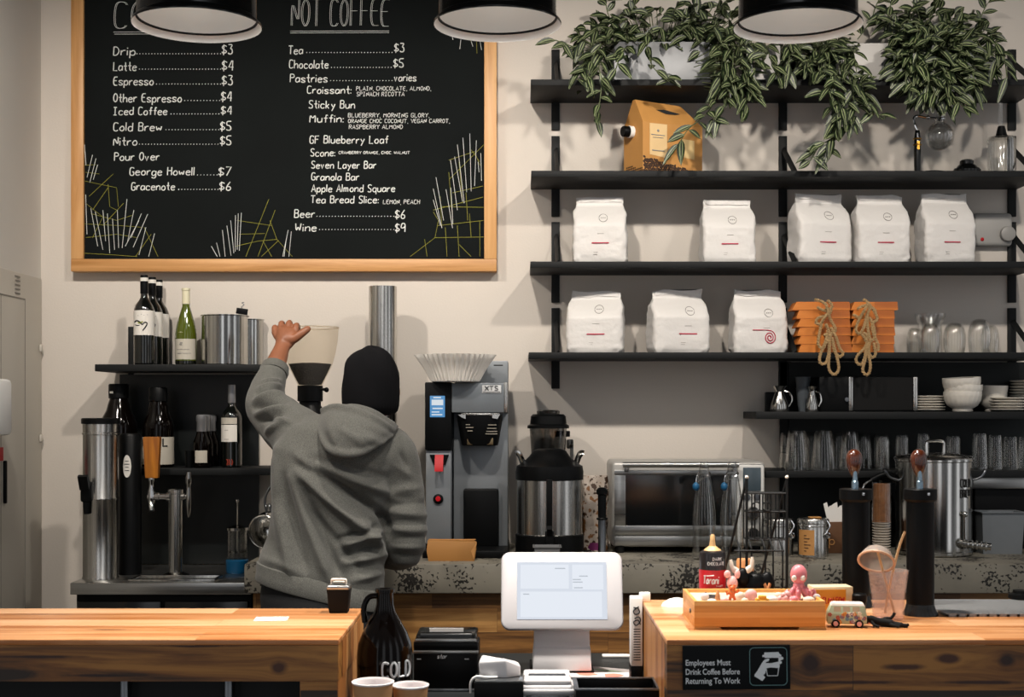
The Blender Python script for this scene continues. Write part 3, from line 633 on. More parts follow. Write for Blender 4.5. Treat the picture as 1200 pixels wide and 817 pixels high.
# tall steel urn, black canister, beer tap
t = Th('drinks_urn', 'tall narrow steel iced-drink urn with a black lid', 'urn', 118, 5.03, ZT); h = t.base-490; r = 20.8
b = t.mb(); b.lathe([(r, 0), (r, 2), (r-.6, 3), (r-.6, 92), (r, 93), (r, 94.5), (r-.6, 95.5), (r-.6, h-20), (r+.4, h-19), (r+.4, h-17.5), (r-.4, h-16.5), (r-.4, h-6)], 48); t.part(b, 'body', M['steel'])
b = t.mb(); b.lathe([(r, h-7), (r+1.2, h-6.5), (r+1.2, h-1), (r, h), (0, h)], 40); t.part(b, 'lid', M['blackplastic'])
sp = h-(572-490); b = t.mb(); b.M = Matrix.Translation(Vector((-10, -r+4, sp-3))*t.k)
b.box(-6.5, 6.5, -8, 3, -12, 12, 2.5); b.prism_x([(-8, 10), (-16, 20), (-20, 18), (-12, 2)], -5.5, 5.5); b.lathe([(4.2, -12), (3.4, -26), (2, -26)], 16, at=(0, -4, 0)); t.part(b, 'spigot', M['blackplastic'])
t = Th('black_cylinder', 'tall black cylinder with an oval white sticker beside the steel urn', 'cylinder', 152.5, 5.16, ZT); h = t.base-508; r = 13
b = t.mb(); b.lathe([(r, 0), (r, h-3), (r-2, h), (0, h)], 32); t.part(b, 'body', M['blackplastic'])
b = t.mb(); zc = t.h(546)
for rr, n_, m_ in ((1, 'sticker', M['label']),):
    wrap_ellipse(b, r+.2, 0, zc, 5, 13)
st = t.part(b, 'sticker', M['label'])
b = t.mb()
for zz, w in ((6, 4), (2.5, 6), (-1, 4), (-5, 5)): b.tube([wrap(r+.35, -w/2+w*i/3, zc+zz) for i in range(4)], .4, 4)
t.part(b, 'sticker_print', M['ink'], st)
t = Th('beer_tap', 'chrome beer tap tower with a wooden handle', 'beer tap', 206, 5.1, ZT); b = t.mb(); h = t.base-573
b.lathe([(16, 0), (16, 1.5), (10, 4), (8.2, 5), (8, 8), (8, h-6), (9, h-5), (9, h-1), (7, h), (0, h)], 36); t.part(b, 'column', M['polished'])
zf = t.h(582)
b = t.mb(); b.lathe([(5, 0), (5, 4), (3.4, 5), (3.4, 12), (4.6, 13), (4.6, 17), (3.2, 18), (3.2, 26)], 20, at=(-6, -2, zf), rot=Euler((0, R(-90), 0)))
b.lathe([(2.4, -14), (3.6, -12), (4.4, -6), (4.4, 4), (3, 8), (2.4, 14), (3.4, 16), (3.4, 20), (1.8, 26)], 20, at=(-28, -2, zf+2)); b.tube([(-28, -2, zf-4), (-27, -6, zf-10), (-26, -8, zf-16)], 3.2, 12); t.part(b, 'faucet', M['chrome'])
b = t.mb(); zt_ = t.h(512); zb_ = t.h(560)
b.loft([[(-27-w, -2-d, z), (-27+w, -2-d, z), (-27+w, -2+d, z), (-27-w, -2+d, z)] for z, w, d in ((zb_, 7, 3.5), (zb_+3, 7.5, 4), (zt_-2, 9.6, 5), (zt_, 9, 4.6))]); t.part(b, 'tap_handle', wood('tap_handle_wood', '8a4f14', 'b4701f', 'c98a35', 2, 0, (9, 9), .4, .5), label='tapered orange-brown wooden tap handle')
b = t.mb(); b.lathe([(4, 0), (4, 4), (3, 5), (3, 8)], 16, at=(7, -3, zf), rot=Euler((0, R(90), 0))); b.lathe([(1.2, -26), (2, -22), (3, -10), (2.8, 4), (2.4, 8), (2.4, 12), (3.4, 14), (3.4, 22), (2.2, 27), (0, 28)], 18, at=(16, -4, zf+2)); t.part(b, 'side_faucet', M['polished'])
solid('drip_tray', M['polished'], 'flat steel drip tray under the beer tap', 'drip tray', lambda b: (b.box(-50, 50, -22, -17.5, 0, 3, .8), b.box(-50, 50, 17.5, 22, 0, 3, .8), b.box(-50, -46, -18, 18, 0, 3, .8), b.box(46, 50, -18, 18, 0, 3, .8), b.box(-47, 47, -18, 18, 0, 1)) , at(209, 5.02, ZT), 5.02/F)
bpy.data.objects['drip_tray'].location.y = 4.99
# the tower stands behind the tray
t = Th('press_pot', 'glass press pot with a blue base at the end of the cooler', 'press pot', 278, 5.2, ZT); h = t.h(586)
b = t.mb(); b.lathe([(12, 0), (13, 3), (13, 15), (11.5, 16)], 24); t.part(b, 'base', mat('blue_plastic', '0f5a86', .3))
b = t.mb(); b.lathe([(11.4, 8), (11.4, 50), (12.2, 51), (11.6, 51), (11, 50), (11, 9)], 24, cap=False); t.part(b, 'beaker', M['glass'])
b = t.mb(); b.lathe([(12.6, 50), (12.6, 53), (4, 56), (0, 56.5)], 24); b.tube([(0, 0, 56), (0, 0, h-2)], .9, 8); b.ball((0, 0, h-1), 2.2, 10, 8); t.part(b, 'lid', M['polished'])
b = t.mb(); b.lathe([(11, 24), (11, 26), (0, 26.5)], 24); b.tube([(0, 0, 26), (0, 0, 52)], .9, 8); t.part(b, 'plunger', M['polished'])
t = Th('milk_pitcher', 'round steel pitcher hanging under the lower shelf beside the person', 'pitcher', 318, 5.05, zl2-.026-.19); zc = 0
b = t.mb(); rot = Euler((R(96), 0, R(-14)))
b.lathe([(0, -13), (12, -12), (19, -6), (21.5, 2), (20.5, 12), (18.5, 20), (19.3, 20.5), (20, 20), (19, 12), (20.3, 2), (18, -5), (11, -10.5), (0, -11.5)], 36, at=(0, 0, 0), rot=rot); t.part(b, 'bowl', M['polished'])
b = t.mb(); b.tube(smoothpath([(-6, 3, 19), (-8, 3, 30), (-6, 4, 42), (0, 6, 52), (2, 8, 62)], 5), 1.5, 8)
for i in range(4): b.torus((-6+i*4.4, 3, 25), 4.2, .9, 16, 6, (1, 0, .2))
t.part(b, 'handle', M['darksteel'])

# ------------------------------------------------------------------ grinder with its hopper, steel tube, coffee brewer
t = Th('coffee_grinder', 'coffee grinder with a clear bean hopper under the raised hand', 'coffee grinder', 363.5, 4.95, ZC); zz = t.h
b = t.mb(); b.box(-24, 24, -28, 40, 0, zz(510), 4); b.box(-20, 20, -40, 30, zz(560), zz(515), 4); t.part(b, 'body', M['blackplastic'])
def hop(py0, off):
    return [(33.2-off, zz(384)), (32-off, zz(400)), (29.5-off, zz(414)), (26-off, zz(427)), (21-off, zz(438)), (14.5-off, zz(451))]
b = t.mb(); b.lathe(hop(0, 0)+[(14, zz(452))], 48, cap=False); b.torus((0, 0, zz(384)), 33, .9, 48, 6); t.part(b, 'hopper', M['hopper'])
b = t.mb(); b.lathe([(0, zz(452)), (13, zz(451)), (19.6, zz(438)), (24.6, zz(427)), (23, zz(426.5)), (12, zz(425.5)), (0, zz(425.8))], 40, flute=.012, nfl=13); t.part(b, 'coffee_beans', mat('roast_beans', '0c0807', .6, bump=1, bscale=160), label='dark roast beans filling the lower half of the hopper')
b = t.mb(); b.lathe([(14.8, zz(452)), (14.8, zz(470)), (12.6, zz(471)), (12.6, zz(474)), (13, zz(476)), (20, zz(486)), (24, zz(512))], 32); t.part(b, 'collar', M['blackplastic'])
b = t.mb(); b.cyl((12, -3, zz(456)), (19, -3, zz(457)), 1.8); b.ball((19.5, -3, zz(457)), 3, 10, 8); t.part(b, 'knob', M['blackplastic'])
t = Th('steel_tube', 'upright polished steel cup tube on the wall behind the black beanie', 'cup dispenser', 448.7, 5.3, PY(1, 1)*0+1.55-(525-480)*5.3/F); h = t.base-336
b = t.mb(); b.lathe([(16.4, 22), (16.4, h), (15.6, h), (15.6, 24)], 48, cap=False); t.part(b, 'tube', M['steel'])
b = t.mb(); b.lathe([(12, 0), (18, 3), (18, 26), (16.5, 27)], 36); t.part(b, 'collar', M['blackplastic'])
b = t.mb(); b.box(-4, 4, 14, 59.5, 8, 22, 1); t.part(b, 'wall_bracket', M['blackplastic'])

t = Th('coffee_brewer', 'tall grey steel batch coffee brewer with a blue display', 'coffee brewer', 546, 5.02, ZC); x = t.x; zz = t.h
M['greysteel'] = mat('grey_steel', '7f8488', .38, .3, var=.12, vscale=6)
b = t.mb(); b.box(x(530), x(595), 28, 110, 0, zz(484), 1.5); b.box(x(530), x(595), 56, 110, zz(484), zz(421), 1.5); b.box(x(498), x(530), 60, 110, zz(440), zz(426), 1); t.part(b, 'tower', M['greysteel'])
b = t.mb(); b.box(x(497), x(596), -30, 108, 0, 9, 1.5); b.box(x(499), x(529.5), -4, 108, 9, 14); t.part(b, 'base', M['blackplastic'])
b = t.mb(); b.box(x(499), x(528.5), 2, 108, 14, zz(528), 1); t.part(b, 'side_column', M['greysteel'])
b = t.mb(); b.box(x(498), x(529.3), -2, 108, zz(527.5), zz(448), 1.5); c = t.part(b, 'control_panel', M['blackplastic'])
b = t.mb(); b.box(x(504), x(521.5), -2.8, -1.8, zz(489), zz(464), .4); s = t.part(b, 'display', glow('display_blue', '4f8fc4', .9), c)
b = t.mb(); b.box(x(506), x(519.5), -3, -2.7, zz(475), zz(468.5)); b.box(x(508), x(517), -3, -2.7, zz(466.8), zz(465.4)); b.box(x(507), x(519), -3, -2.7, zz(479.5), zz(478)); b.box(x(506), x(515), -3, -2.7, zz(483.5), zz(482.3)); b.box(x(506), x(518.5), -3, -2.7, zz(486.8), zz(485.4)); t.part(b, 'display_icons', glow('display_white', 'dfe8ee', .85), s)
b = t.mb(); b.box(x(529.5), x(594), -2, 40, zz(483.5), zz(449), .8); hd = t.part(b, 'brew_head', mat('head_steel', '757b80', .35, .3, var=.1, vscale=7))
b = t.mb(); b.box(x(590.5), x(594.8), -2.6, 40, zz(484), zz(448.5), .5); t.part(b, 'corner_strip', M['steel'], hd)
b = t.mb(); b.box(x(565), x(587.5), -2.9, -2, zz(461), zz(451.5), .6); bg = t.part(b, 'badge', mat('badge_white', 'cfd0d0', .4), hd)
b = t.mb()
def sx(mb, text, x0, base, cap, r, x1, y, wide=0): stroke_text(mb, text, x0, base, cap, r, x1, lambda a, c_: Vector((a, y, -c_)), jit=0, slant=0)
sx(b, 'XTS', x(568.3), -zz(457.6), 5, .62, x(584), -3.2); b.box(x(566.5), x(586), -3.1, -2.9, zz(460.2), zz(459.3)); t.part(b, 'badge_lettering', mat('badge_ink', '3a3d40', .5), bg)
b = t.mb()
b.loft([[(x(562+w*math.copysign(abs(math.cos(a))**.6, math.cos(a))), 14+d*math.copysign(abs(math.sin(a))**.6, math.sin(a)), z) for a in [q*math.pi/16 for q in range(32)]] for z, w, d in ((zz(522.5), 21, 17), (zz(520), 22, 18), (zz(492), 26.6, 21), (zz(488), 27, 21), (zz(486), 27, 21))]); bk = t.part(b, 'brew_basket', M['blackplastic'])
b = t.mb(); b.box(x(541), x(586), -7, 22, zz(487), zz(484.5), .6); b.prism([(x(537), zz(486)), (x(546), zz(486)), (x(546), zz(491)), (x(541), zz(489))], -8, -5); b.prism([(x(577), zz(486)), (x(586), zz(486)), (x(583), zz(491)), (x(577), zz(490))], -8, -5); t.part(b, 'basket_rail', M['steel'], bk)
for xx in (552.5, 573):
    b = t.mb(); b.box(x(xx-5), x(xx+5), -3.6+abs(xx-562)*.02, 2, zz(521.5), zz(513.5), .6); t.part(b, 'basket_window', mat('brass_window', '8f7d60', .3, .8), bk)
b = t.mb()
for px0, py0, w in ((546, 497.6, 5), (546, 501, 9), (548, 505, 6), (572, 498, 10), (571, 502, 11), (570, 505.5, 13), (569, 508.5, 14)): b.box(x(px0), x(px0+w), -6.3, -5.9, zz(py0+.5), zz(py0-.5))
t.part(b, 'basket_print', mat('faded_print', '8b8578', .7), bk)
b = t.mb(); b.box(x(542), x(584), 20, 29, 8, zz(574), 3); t.part(b, 'drip_shield', M['blackplastic'])
b = t.mb(); b.prism_x([(0, zz(533)), (-5, zz(533)), (-13, zz(546)), (-14, zz(552)), (-8, zz(552)), (0, zz(541))], x(510), x(520)); t.part(b, 'hot_water_lever', M['red'])
b = t.mb(); b.prism([(x(503.5), zz(533)), (x(526), zz(533)), (x(522), zz(545)), (x(508), zz(545))], -.4, 2); b.lathe([(6, 0), (6, 2), (4, 3), (0, 3)], 20, at=(x(513.5), 2, zz(585)), rot=Euler((R(90), 0, 0))); t.part(b, 'hot_water_spout', M['blackplastic'])
b = t.mb(); b.lathe([(3, 0), (3, 1.2), (0, 1.4)], 16, at=(x(513.5), -1, zz(584.5)), rot=Euler((R(90), 0, 0))); t.part(b, 'switch', M['red'])
b = t.mb(); b.box(x(578), x(589), 27.4, 28.1, zz(428), zz(426.6)); t.part(b, 'vent_slot', M['ink'])
t = Th('coffee_filters', 'stack of fluted white paper filters on the brewer', 'coffee filters', 533.5, 5.04, ZC+t.h(448)*t.k+.0005); h = t.h(415)
b = t.mb()
for i in range(7):
    r0 = 26+i*.25; r1 = 40+i*1.05; dz = i*1.1
    b.lathe([(0, dz, 0), (r0, dz, .1), (r0+2, dz+1, .5), (r1, h-8+dz, 1.2), (r1+.3, h-7.8+dz, 1.2), (r0+2.3, dz+.9, .5), (r0, dz+.1, .1)], 180, flute=.036, nfl=42, cap=False)
t.part(b, 'filter_stack', mat('filter_paper', 'f4efe6', .85), angle=20)

# kraft parcel in front of the brewer, black mat, server, blender
solid('counter_mat', M['blackrubber'], 'flat black rubber mat under the thermal server', 'mat', lambda b: b.box(-.12, .16, -.13, .26, 0, .006, .002), at(645, 4.93, ZC))
t = Th('paper_parcel', 'folded kraft paper parcel lying before the brewer', 'parcel', 529, 4.84, ZC); b = t.mb()
b.loft([[(-27, 0, 0), (27, 0, 0), (25, 26, 0), (-27, 26, 0)], [(-29, -1, 12), (29, -1, 14), (26, 27, 13), (-28, 27, 12)], [(-28, 2, 24), (29.5, 4, 22), (26, 24, 22), (-27, 24, 24)]]); t.part(b, 'wrapper', mat('kraft_wrap', '9a6a30', .7))
b = t.mb(); b.prism([(23, 12), (29.6, 22), (26, 2)], -1.4, -.9); b.box(-27.5, 28, 12, 13, 23.6, 24.6); t.part(b, 'fold', M['kraft'])
t = Th('thermal_server', 'steel and black thermal coffee server', 'coffee server', 644, 5.02, ZC+.0065); zz = t.h; x = t.x
b = t.mb(); b.lathe([(39, 5), (39, 24), (38.2, 25), (38.2, zz(562)), (37, zz(561))], 56); t.part(b, 'body', M['steel'])
b = t.mb(); b.lathe([(38, 0), (40, 2), (40, 23), (38.6, 24.5)], 48); t.part(b, 'base', M['blackplastic'])
b = t.mb(); b.lathe([(39.6, zz(562)), (39.8, zz(553)), (38.6, zz(546)), (33, zz(543)), (24, zz(535)), (19, zz(528)), (13, zz(526)), (0, zz(526))], 48); t.part(b, 'collar', M['blackplastic'])
b = t.mb(); b.box(x(639.5), x(646.5), -41, -36, 20, zz(560), 1); b.box(x(638), x(648), -46, -36, zz(640), zz(618), 1.5); b.lathe([(2.6, zz(632)), (2.2, zz(645))], 14, at=(x(643), -44, 0)); b.prism_x([(-45, zz(618)), (-52, zz(612)), (-53, zz(616)), (-47, zz(624))], x(640), x(646)); t.part(b, 'tap', M['blackplastic'])
for s in (-1, 1):
    b = t.mb(); X = s*34
    b.tube(smoothpath([(X-s*6, -2, zz(548)), (X-s*3, -4, zz(543)), (X+s*.5, -6, zz(534)), (X+s*3, -6, zz(531)), (X+s*5.5, -6, zz(531.5))], 5), 2.7, 8, flat=1.6); t.part(b, 'handle', M['polished'])
t = Th('drip_cup', 'small clear square cup under the server tap', 'cup', 641, 4.83, ZC); b = t.mb()
b.loft([[(-15*q, -12*q, z), (15*q, -12*q, z), (15*q, 12*q, z), (-15*q, 12*q, z)] for q, z in ((.86, 0), (1, 17), (1.12, 17.4), (1.12, 18.6), (.96, 18.4), (.82, 1.2))]); t.part(b, 'body', mat('clear_grey_plastic', '6e6f70', .25), angle=20)
t = Th('blender', 'black-lidded blender with a smoky jug behind the server', 'blender', 642.5, 5.34, ZC); zz = t.h; x = t.x
b = t.mb(); b.loft([[(w*c, w*s_, z) for c, s_ in ((-1, -1), (1, -1), (1, 1), (-1, 1))] for w, z in ((26, 0), (26, 18), (22, 40), (18, 44))]); t.part(b, 'motor_base', M['blackplastic'])
b = t.mb(); b.loft([[(w*math.copysign(abs(math.cos(a))**.7, math.cos(a)), w*math.copysign(abs(math.sin(a))**.7, math.sin(a)), z) for a in [q*math.pi/16 for q in range(32)]] for w, z in ((14, 44), (17, 60), (19.6, zz(534)), (22, zz(501)))]); t.part(b, 'jug', M['smoke'])
b = t.mb(); b.loft([[(w*math.copysign(abs(math.cos(a))**.6, math.cos(a)), w*math.copysign(abs(math.sin(a))**.6, math.sin(a)), z) for a in [q*math.pi/16 for q in range(32)]] for w, z in ((24.5, zz(502)), (24.5, zz(499)), (21.5, zz(497)), (20.5, zz(488)), (18, zz(485.5)), (8, zz(485.4)))]); b.box(x(650), x(668), -3, 3, zz(512), zz(505), 1); l = t.part(b, 'lid', M['blackplastic'])
b = t.mb(); b.lathe([(13, zz(486)), (13.5, zz(482)), (11, zz(480.6)), (0, zz(480.5))], 28); t.part(b, 'lid_plug', M['smoke'], l)
b = t.mb(); b.box(x(664), x(672), -4, 4, zz(526), zz(515), 1.5); b.box(x(668), x(672), -4, 4, 55, zz(515), 1.5); t.part(b, 'handle', M['smoke'])

# snack bag, syrup pump, toaster oven
t = Th('snack_bag', 'crumpled brown and white snack bag beside the oven', 'bag', 697, 5.2, ZC); zz = t.h
def sack(t, w, d, h, seed, taper=.3, amp=1.5, n=40, m=18, cols=None):
    b = t.mb(); rings = []
    for i in range(m+1):
        v = i/m; ring = []
        dd = d*(1-max(0, (v-.6)/.4)**1.2*(1-taper)); ww = w*(1-.05*math.sin(v*6))
        for j in range(n):
            a = 2*math.pi*j/n; p = Vector((ww*math.copysign(abs(math.cos(a))**.5, math.cos(a)), dd*math.copysign(abs(math.sin(a))**.5, math.sin(a)), v*h))
            nz = noise.noise_vector(p*.09+Vector((seed, 0, 0)))*amp+noise.noise_vector(p*.25+Vector((seed, 5, 0)))*amp*.45
            ring.append(p+Vector((nz.x, nz.y, nz.z*.5 if 0 < v < 1 else 0)))
        rings.append(ring)
    b.loft(rings); return b
mb_ = M['bagprint'] = mat('snack_print', 'b9a48c', .4)
nt = mb_.node_tree; N = nt.nodes; Lk = nt.links; tc = N.new('ShaderNodeTexCoord'); n = N.new('ShaderNodeTexNoise'); n.inputs['Scale'].default_value = 34; n.inputs['Detail'].default_value = 4; Lk.new(tc.outputs['Object'], n.inputs['Vector'])
r_ = N.new('ShaderNodeValToRGB'); r_.color_ramp.interpolation = 'CONSTANT'; e = r_.color_ramp.elements; e[0].color = srgb('3c2614'); e[1].position = .42; e[1].color = srgb('a89c90'); q = e.new(.58); q.color = srgb('7a5028'); Lk.new(n.outputs['Fac'], r_.inputs[0]); Lk.new(r_.outputs[0], N['Principled BSDF'].inputs['Base Color'])
b = sack(t, 15, 9, zz(557), 3, .3, 2.4); t.part(b, 'bag_body', M['bagprint'], angle=25)
b = t.mb(); b.loft([[(q*math.cos(a)*1, 9.9*q/15.6*math.sin(a)*1, z) for a in [i*math.pi/12 for i in range(24)]] for q, z in ((15.4, .5), (15.9, 10))], cap=False); t.part(b, 'purple_band', mat('purple_print', '6a1f55', .5))
t = Th('syrup_pump', 'slim dark steel dispenser rod beside the snack bag', 'dispenser', 705.5, 4.98, ZC); zz = t.h
b = t.mb(); b.lathe([(9, 0), (9, 3), (5, 4), (4.6, 5), (4.6, zz(606))], 20); t.part(b, 'tube', M['darksteel'])
b = t.mb(); b.lathe([(4.8, zz(607)), (5, zz(580)), (6.5, zz(579)), (6.8, zz(574)), (4, zz(571.5)), (0, zz(571))], 20); b.torus((0, 0, zz(608)), 5.5, 1.4, 20, 6); t.part(b, 'grip', M['blackplastic'])

t = Th('toaster_oven', 'steel countertop toaster oven with a dark glass door', 'oven', 807, 5.1, ZC); zz = t.h; x = t.x
b = t.mb(); b.box(x(717), x(897), 2, 100, 7, zz(541), 5, 3); t.part(b, 'housing', mat('oven_steel', 'b2b0ab', .35, .2, var=.08, vscale=5))
b = t.mb(); x0, x1, z0, z1 = x(720), x(862), 9, zz(551); wx0, wx1, wz0, wz1 = x(733), x(857), zz(616), zz(557)
b.box(x0, x1, -1.5, 2.5, z0+13, wz0, .6); b.box(x0, x1, -1.5, 2.5, wz1, z1, .6); b.box(x0, wx0, -1.5, 2.5, wz0, wz1, .4); b.box(wx1, x1, -1.5, 2.5, wz0, wz1, .4); dr = t.part(b, 'door', M['steelh'])
b = t.mb(); b.box(wx0-.5, wx1+.5, 0, 2.2, wz0-.5, wz1+.5); t.part(b, 'window', mat('oven_glass', '0d0f10', .12, coat=.5), dr)
b = t.mb(); b.cyl((x(729), -11, zz(544.5)), (x(864), -11, zz(544.5)), 3.2); b.box(x(731), x(736), -11, 0, zz(553), zz(543), 1); b.box(x(857), x(862), -11, 0, zz(553), zz(543), 1); t.part(b, 'door_handle', M['steelh'], dr)
b = t.mb(); b.box(x(720), x(862), 0, 2.4, 9, 20, .8); t.part(b, 'crumb_tray', M['steelh'])
b = t.mb(); b.box(x(863.5), x(895.5), -1.2, 2.6, 12, zz(544), 3); cp = t.part(b, 'control_panel', mat('panel_silver', 'd2d1cd', .35, .1))
b = t.mb(); b.box(x(870.5), x(891.5), -1.9, -1, zz(575.5), zz(548), .6); t.part(b, 'display', mat('lcd_grey', '46525a', .25), cp)
for px, py, r in ((881.5, 601.5, 8.3), (881.5, 626, 8.3)):
    b = t.mb(); b.lathe([(r, 0), (r*.94, 6), (r*.8, 7), (0, 7)], 28, at=(x(px), -1, zz(py)), rot=Euler((R(90), 0, 0)), flute=.02, nfl=14); t.part(b, 'dial', M['polished'], cp)
for px in (875.5, 886.5):
    b = t.mb(); b.lathe([(4, 0), (3.8, 1.6), (0, 1.8)], 20, at=(x(px), -1, zz(583)), rot=Euler((R(90), 0, 0))); t.part(b, 'button', M['darksteel'], cp)
for px in (727, 887):
    for yy in (8, 92):
        b = t.mb(); b.lathe([(5, 0), (6, 8)], 14, at=(x(px), yy, 0)); t.part(b, 'foot', M['blackrubber'])
for i, (px, lb, rz) in enumerate(((825, 'clear glass swing-top bottle directly behind the syrup bottle, before the oven window', 0), (858, 'clear glass swing-top bottle before the oven dials', 8))):
    t = Th('glass_bottle', lb, 'glass bottle', px, 4.9, ZC, None); zz = t.h
    b = t.mb(); pr = [(12, 0), (14, 2), (14.2, 20), (13.8, 50), (12, 70), (9, 88), (6.2, 102), (5, 112), (4.8, zz(541))]
    b.lathe(pr+[(4.1, zz(541)), (4.2, 112), (5.4, 102), (8.2, 88), (11.2, 70), (13, 50), (13.4, 20), (12.8, 3), (0, 3)], 32); t.part(b, 'body', M['glassthick'])
    b = t.mb(); b.torus((0, 0, zz(556)), 5.4, .6, 20, 6); b.torus((0, 0, zz(548)), 5.4, .6, 20, 6); b.tube(smoothpath([(-5.6, 0, zz(553)), (-9, -2, zz(560)), (-9.5, -3, zz(568))], 5), .6, 6); b.tube(smoothpath([(5.6, 0, zz(553)), (6, -5, zz(556)), (-6, -7, zz(563)), (-9.5, -4, zz(569))], 5), .6, 6); t.part(b, 'wire_bail', M['chrome'])
    b = t.mb(); b.ball((-10, -4, zz(570)), (4, 4, 5), 14, 10); t.part(b, 'stopper', mat('blue_rubber', '1d5f8a', .4), label='blue stopper hanging from the bail')
# ------------------------------------------------------------------ coffee bags
M['bag'] = mat('coffee_bag_paper', 'd6d3cf', .5, bump=.5, bscale=22)
M['bagred'] = mat('bag_red_print', 'b03048', .5)
def coffee_bag(px, tp, w, y, z, rz, seed, label, spiral=False, lean=0, h=None, logo=(.12, .67)):
    t = Th('coffee_bag', label, 'coffee bag', px, y, z, 'white coffee bags on the shelves', rz); H = t.base-tp; w2 = w/2
    D = w*.30; n = 88; m = 40
    def surf(a, v, out=0):
        # rounded-rectangle section that flattens to a folded top
        ex = .24; c, s = math.cos(a), math.sin(a)
        wid = w2*(1.0 if v < .74 else 1-.13*min(1, (v-.74)/.14)); wid *= 1-.012*math.cos(v*9+seed)
        if v < .08: wid *= .93+.07*(v/.08)
        dep = D*(1 if v < .55 else max(.09, 1-((v-.55)/.33)**1.5*.93)); 
        if v < .06: dep *= .9+.1*v/.06
        p = Vector((wid*math.copysign(abs(c)**ex, c), dep*math.copysign(abs(s)**ex, s), v*H))
        q = Vector((p.x*.075, p.y*.075, p.z*.075))
        nz = noise.noise(q+Vector((seed*3.1, 0, 0)))*2.1+(1-abs(noise.noise(q*1.9+Vector((0, seed*2.3, 0)))))*2.0-1.4
        edge = .3+.42*abs(c)**3+(.7 if v < .12 else 0)
        nr = Vector((c, s*1.1, 0)).normalized()
        if v > .9: p.z += noise.noise(Vector((p.x*.05+seed, 7, 0)))*3.4
        p += nr*(nz*edge+out); p.y += lean*v*0+(D*.35*v if v > .5 else D*.35*.5)*0
        # the front leans in towards the fold
        p.y += D*.35*max(0, v-.55)
        return p
    b = t.mb(); vs = [i/m for i in range(m+1)]
    b.loft([[surf(2*math.pi*j/n, v) for j in range(n)] for v in vs]); body = t.part(b, 'bag_body', M['bag'], angle=42)
    # folded top flap
    b = t.mb(); top = [surf(2*math.pi*j/n, 1.0) for j in range(n)]
    xs = [-.9+1.8*i/14 for i in range(15)]
    def fp(u, v, o):                                   # a point on the front at u (-1..1), v height fraction
        sgn = max(-.999, min(.999, u)); c = math.copysign(abs(sgn)**(1/.24), sgn); a = -math.acos(c)
        p = surf(a, v); return p+Vector((0, -o, 0))
    ring = []
    b2 = [[fp(u, .985, .5) for u in xs], [fp(u, .985, 1.1) for u in xs], [fp(u, .93+.006*math.sin(u*5+seed), 1.2) for u in xs], [fp(u, .93+.006*math.sin(u*5+seed), .2) for u in xs]]
    b.loft(b2, cap=False, closed=True); t.part(b, 'folded_top', M['bag'])
    # printing
    def line(pts, r, mb): mb.tube([fp(u, v, .25) for u, v in pts], r, 5)
    cu, cv = logo; b = t.mb(); rr = .155; ar = w2/H
    for a0, a1 in ((20, 160), (200, 340)):
        line([(cu+rr*math.cos(R(a)), cv+rr*ar*math.sin(R(a))) for a in range(a0-15, a1+16, 10)], .38, b)
    for du in (-.07, 0, .07): line([(cu+du-.02, cv), (cu+du+.02, cv)], .6, b)
    t.part(b, 'logo', M['inkgrey'], body)
    b = t.mb(); line([(cu-.22, cv-.235), (cu+.02, cv-.235)], .35, b)
    if not spiral:
        line([(cu-.36, .165), (cu-.2, .165)], .3, b); line([(cu-.36, .135), (cu-.22, .135)], .3, b)
    t.part(b, 'small_print', mat('faint_ink', 'aaa6a2', .8) if 'fi' not in M else M['fi'], body)
    b = t.mb()
    if spiral:
        pts = [(cu-.62, .36), (cu-.1, .36)]
        c0 = (cu+.02, .245)
        for i in range(60):
            a = R(95-i*15); q = .225*(1-i/66); pts.append((c0[0]+q*math.cos(a), c0[1]+q*ar*1.12*math.sin(a)))
        line(smoothpath([(u, v, 0) for u, v in pts], 2) and [(p.x, p.y) for p in smoothpath([(u, v, 0) for u, v in pts], 2)], .62, b)
    else:
        b.tube([fp(cu-.42+.62*i/8, .3, .2) for i in range(9)], .95, 4)
    t.part(b, 'red_mark', M['bagred'], body)
    return t
M['fi'] = mat('faint_ink', 'aaa6a2', .8)
coffee_bag(703, 231, 63, 5.34, zs[2], -3, 1, 'white coffee bag alone at the bracketed end of the upper bag shelf')
coffee_bag(852, 234.5, 62, 5.34, zs[2], 1, 2, 'white coffee bag directly below the kraft carrier, alone in the middle of its shelf')
coffee_bag(960, 228, 67, 5.34, zs[2], 14, 3, 'bulging white coffee bag turned aside, first of the close trio of bags on its shelf', logo=(.15, .68))
coffee_bag(1031, 229, 62, 5.34, zs[2], 3, 4, 'white coffee bag in the middle of the close trio of bags', logo=(.15, .67))
coffee_bag(1107, 227.5, 62, 5.34, zs[2], 6, 5, 'white coffee bag beside the grey emergency light', logo=(.15, .69))
coffee_bag(698, 341.5, 66, 5.34, zs[3], -8, 6, 'white coffee bag at the bracketed end of the lower bag shelf', logo=(.16, .7))
coffee_bag(794, 340, 68, 5.34, zs[3], 10, 7, 'white coffee bag in the middle of the lower three, creased down one side', logo=(.3, .66))
coffee_bag(888, 340.5, 63, 5.34, zs[3], 4, 8, 'white coffee bag with a red spiral mark', spiral=True, logo=(.28, .63))

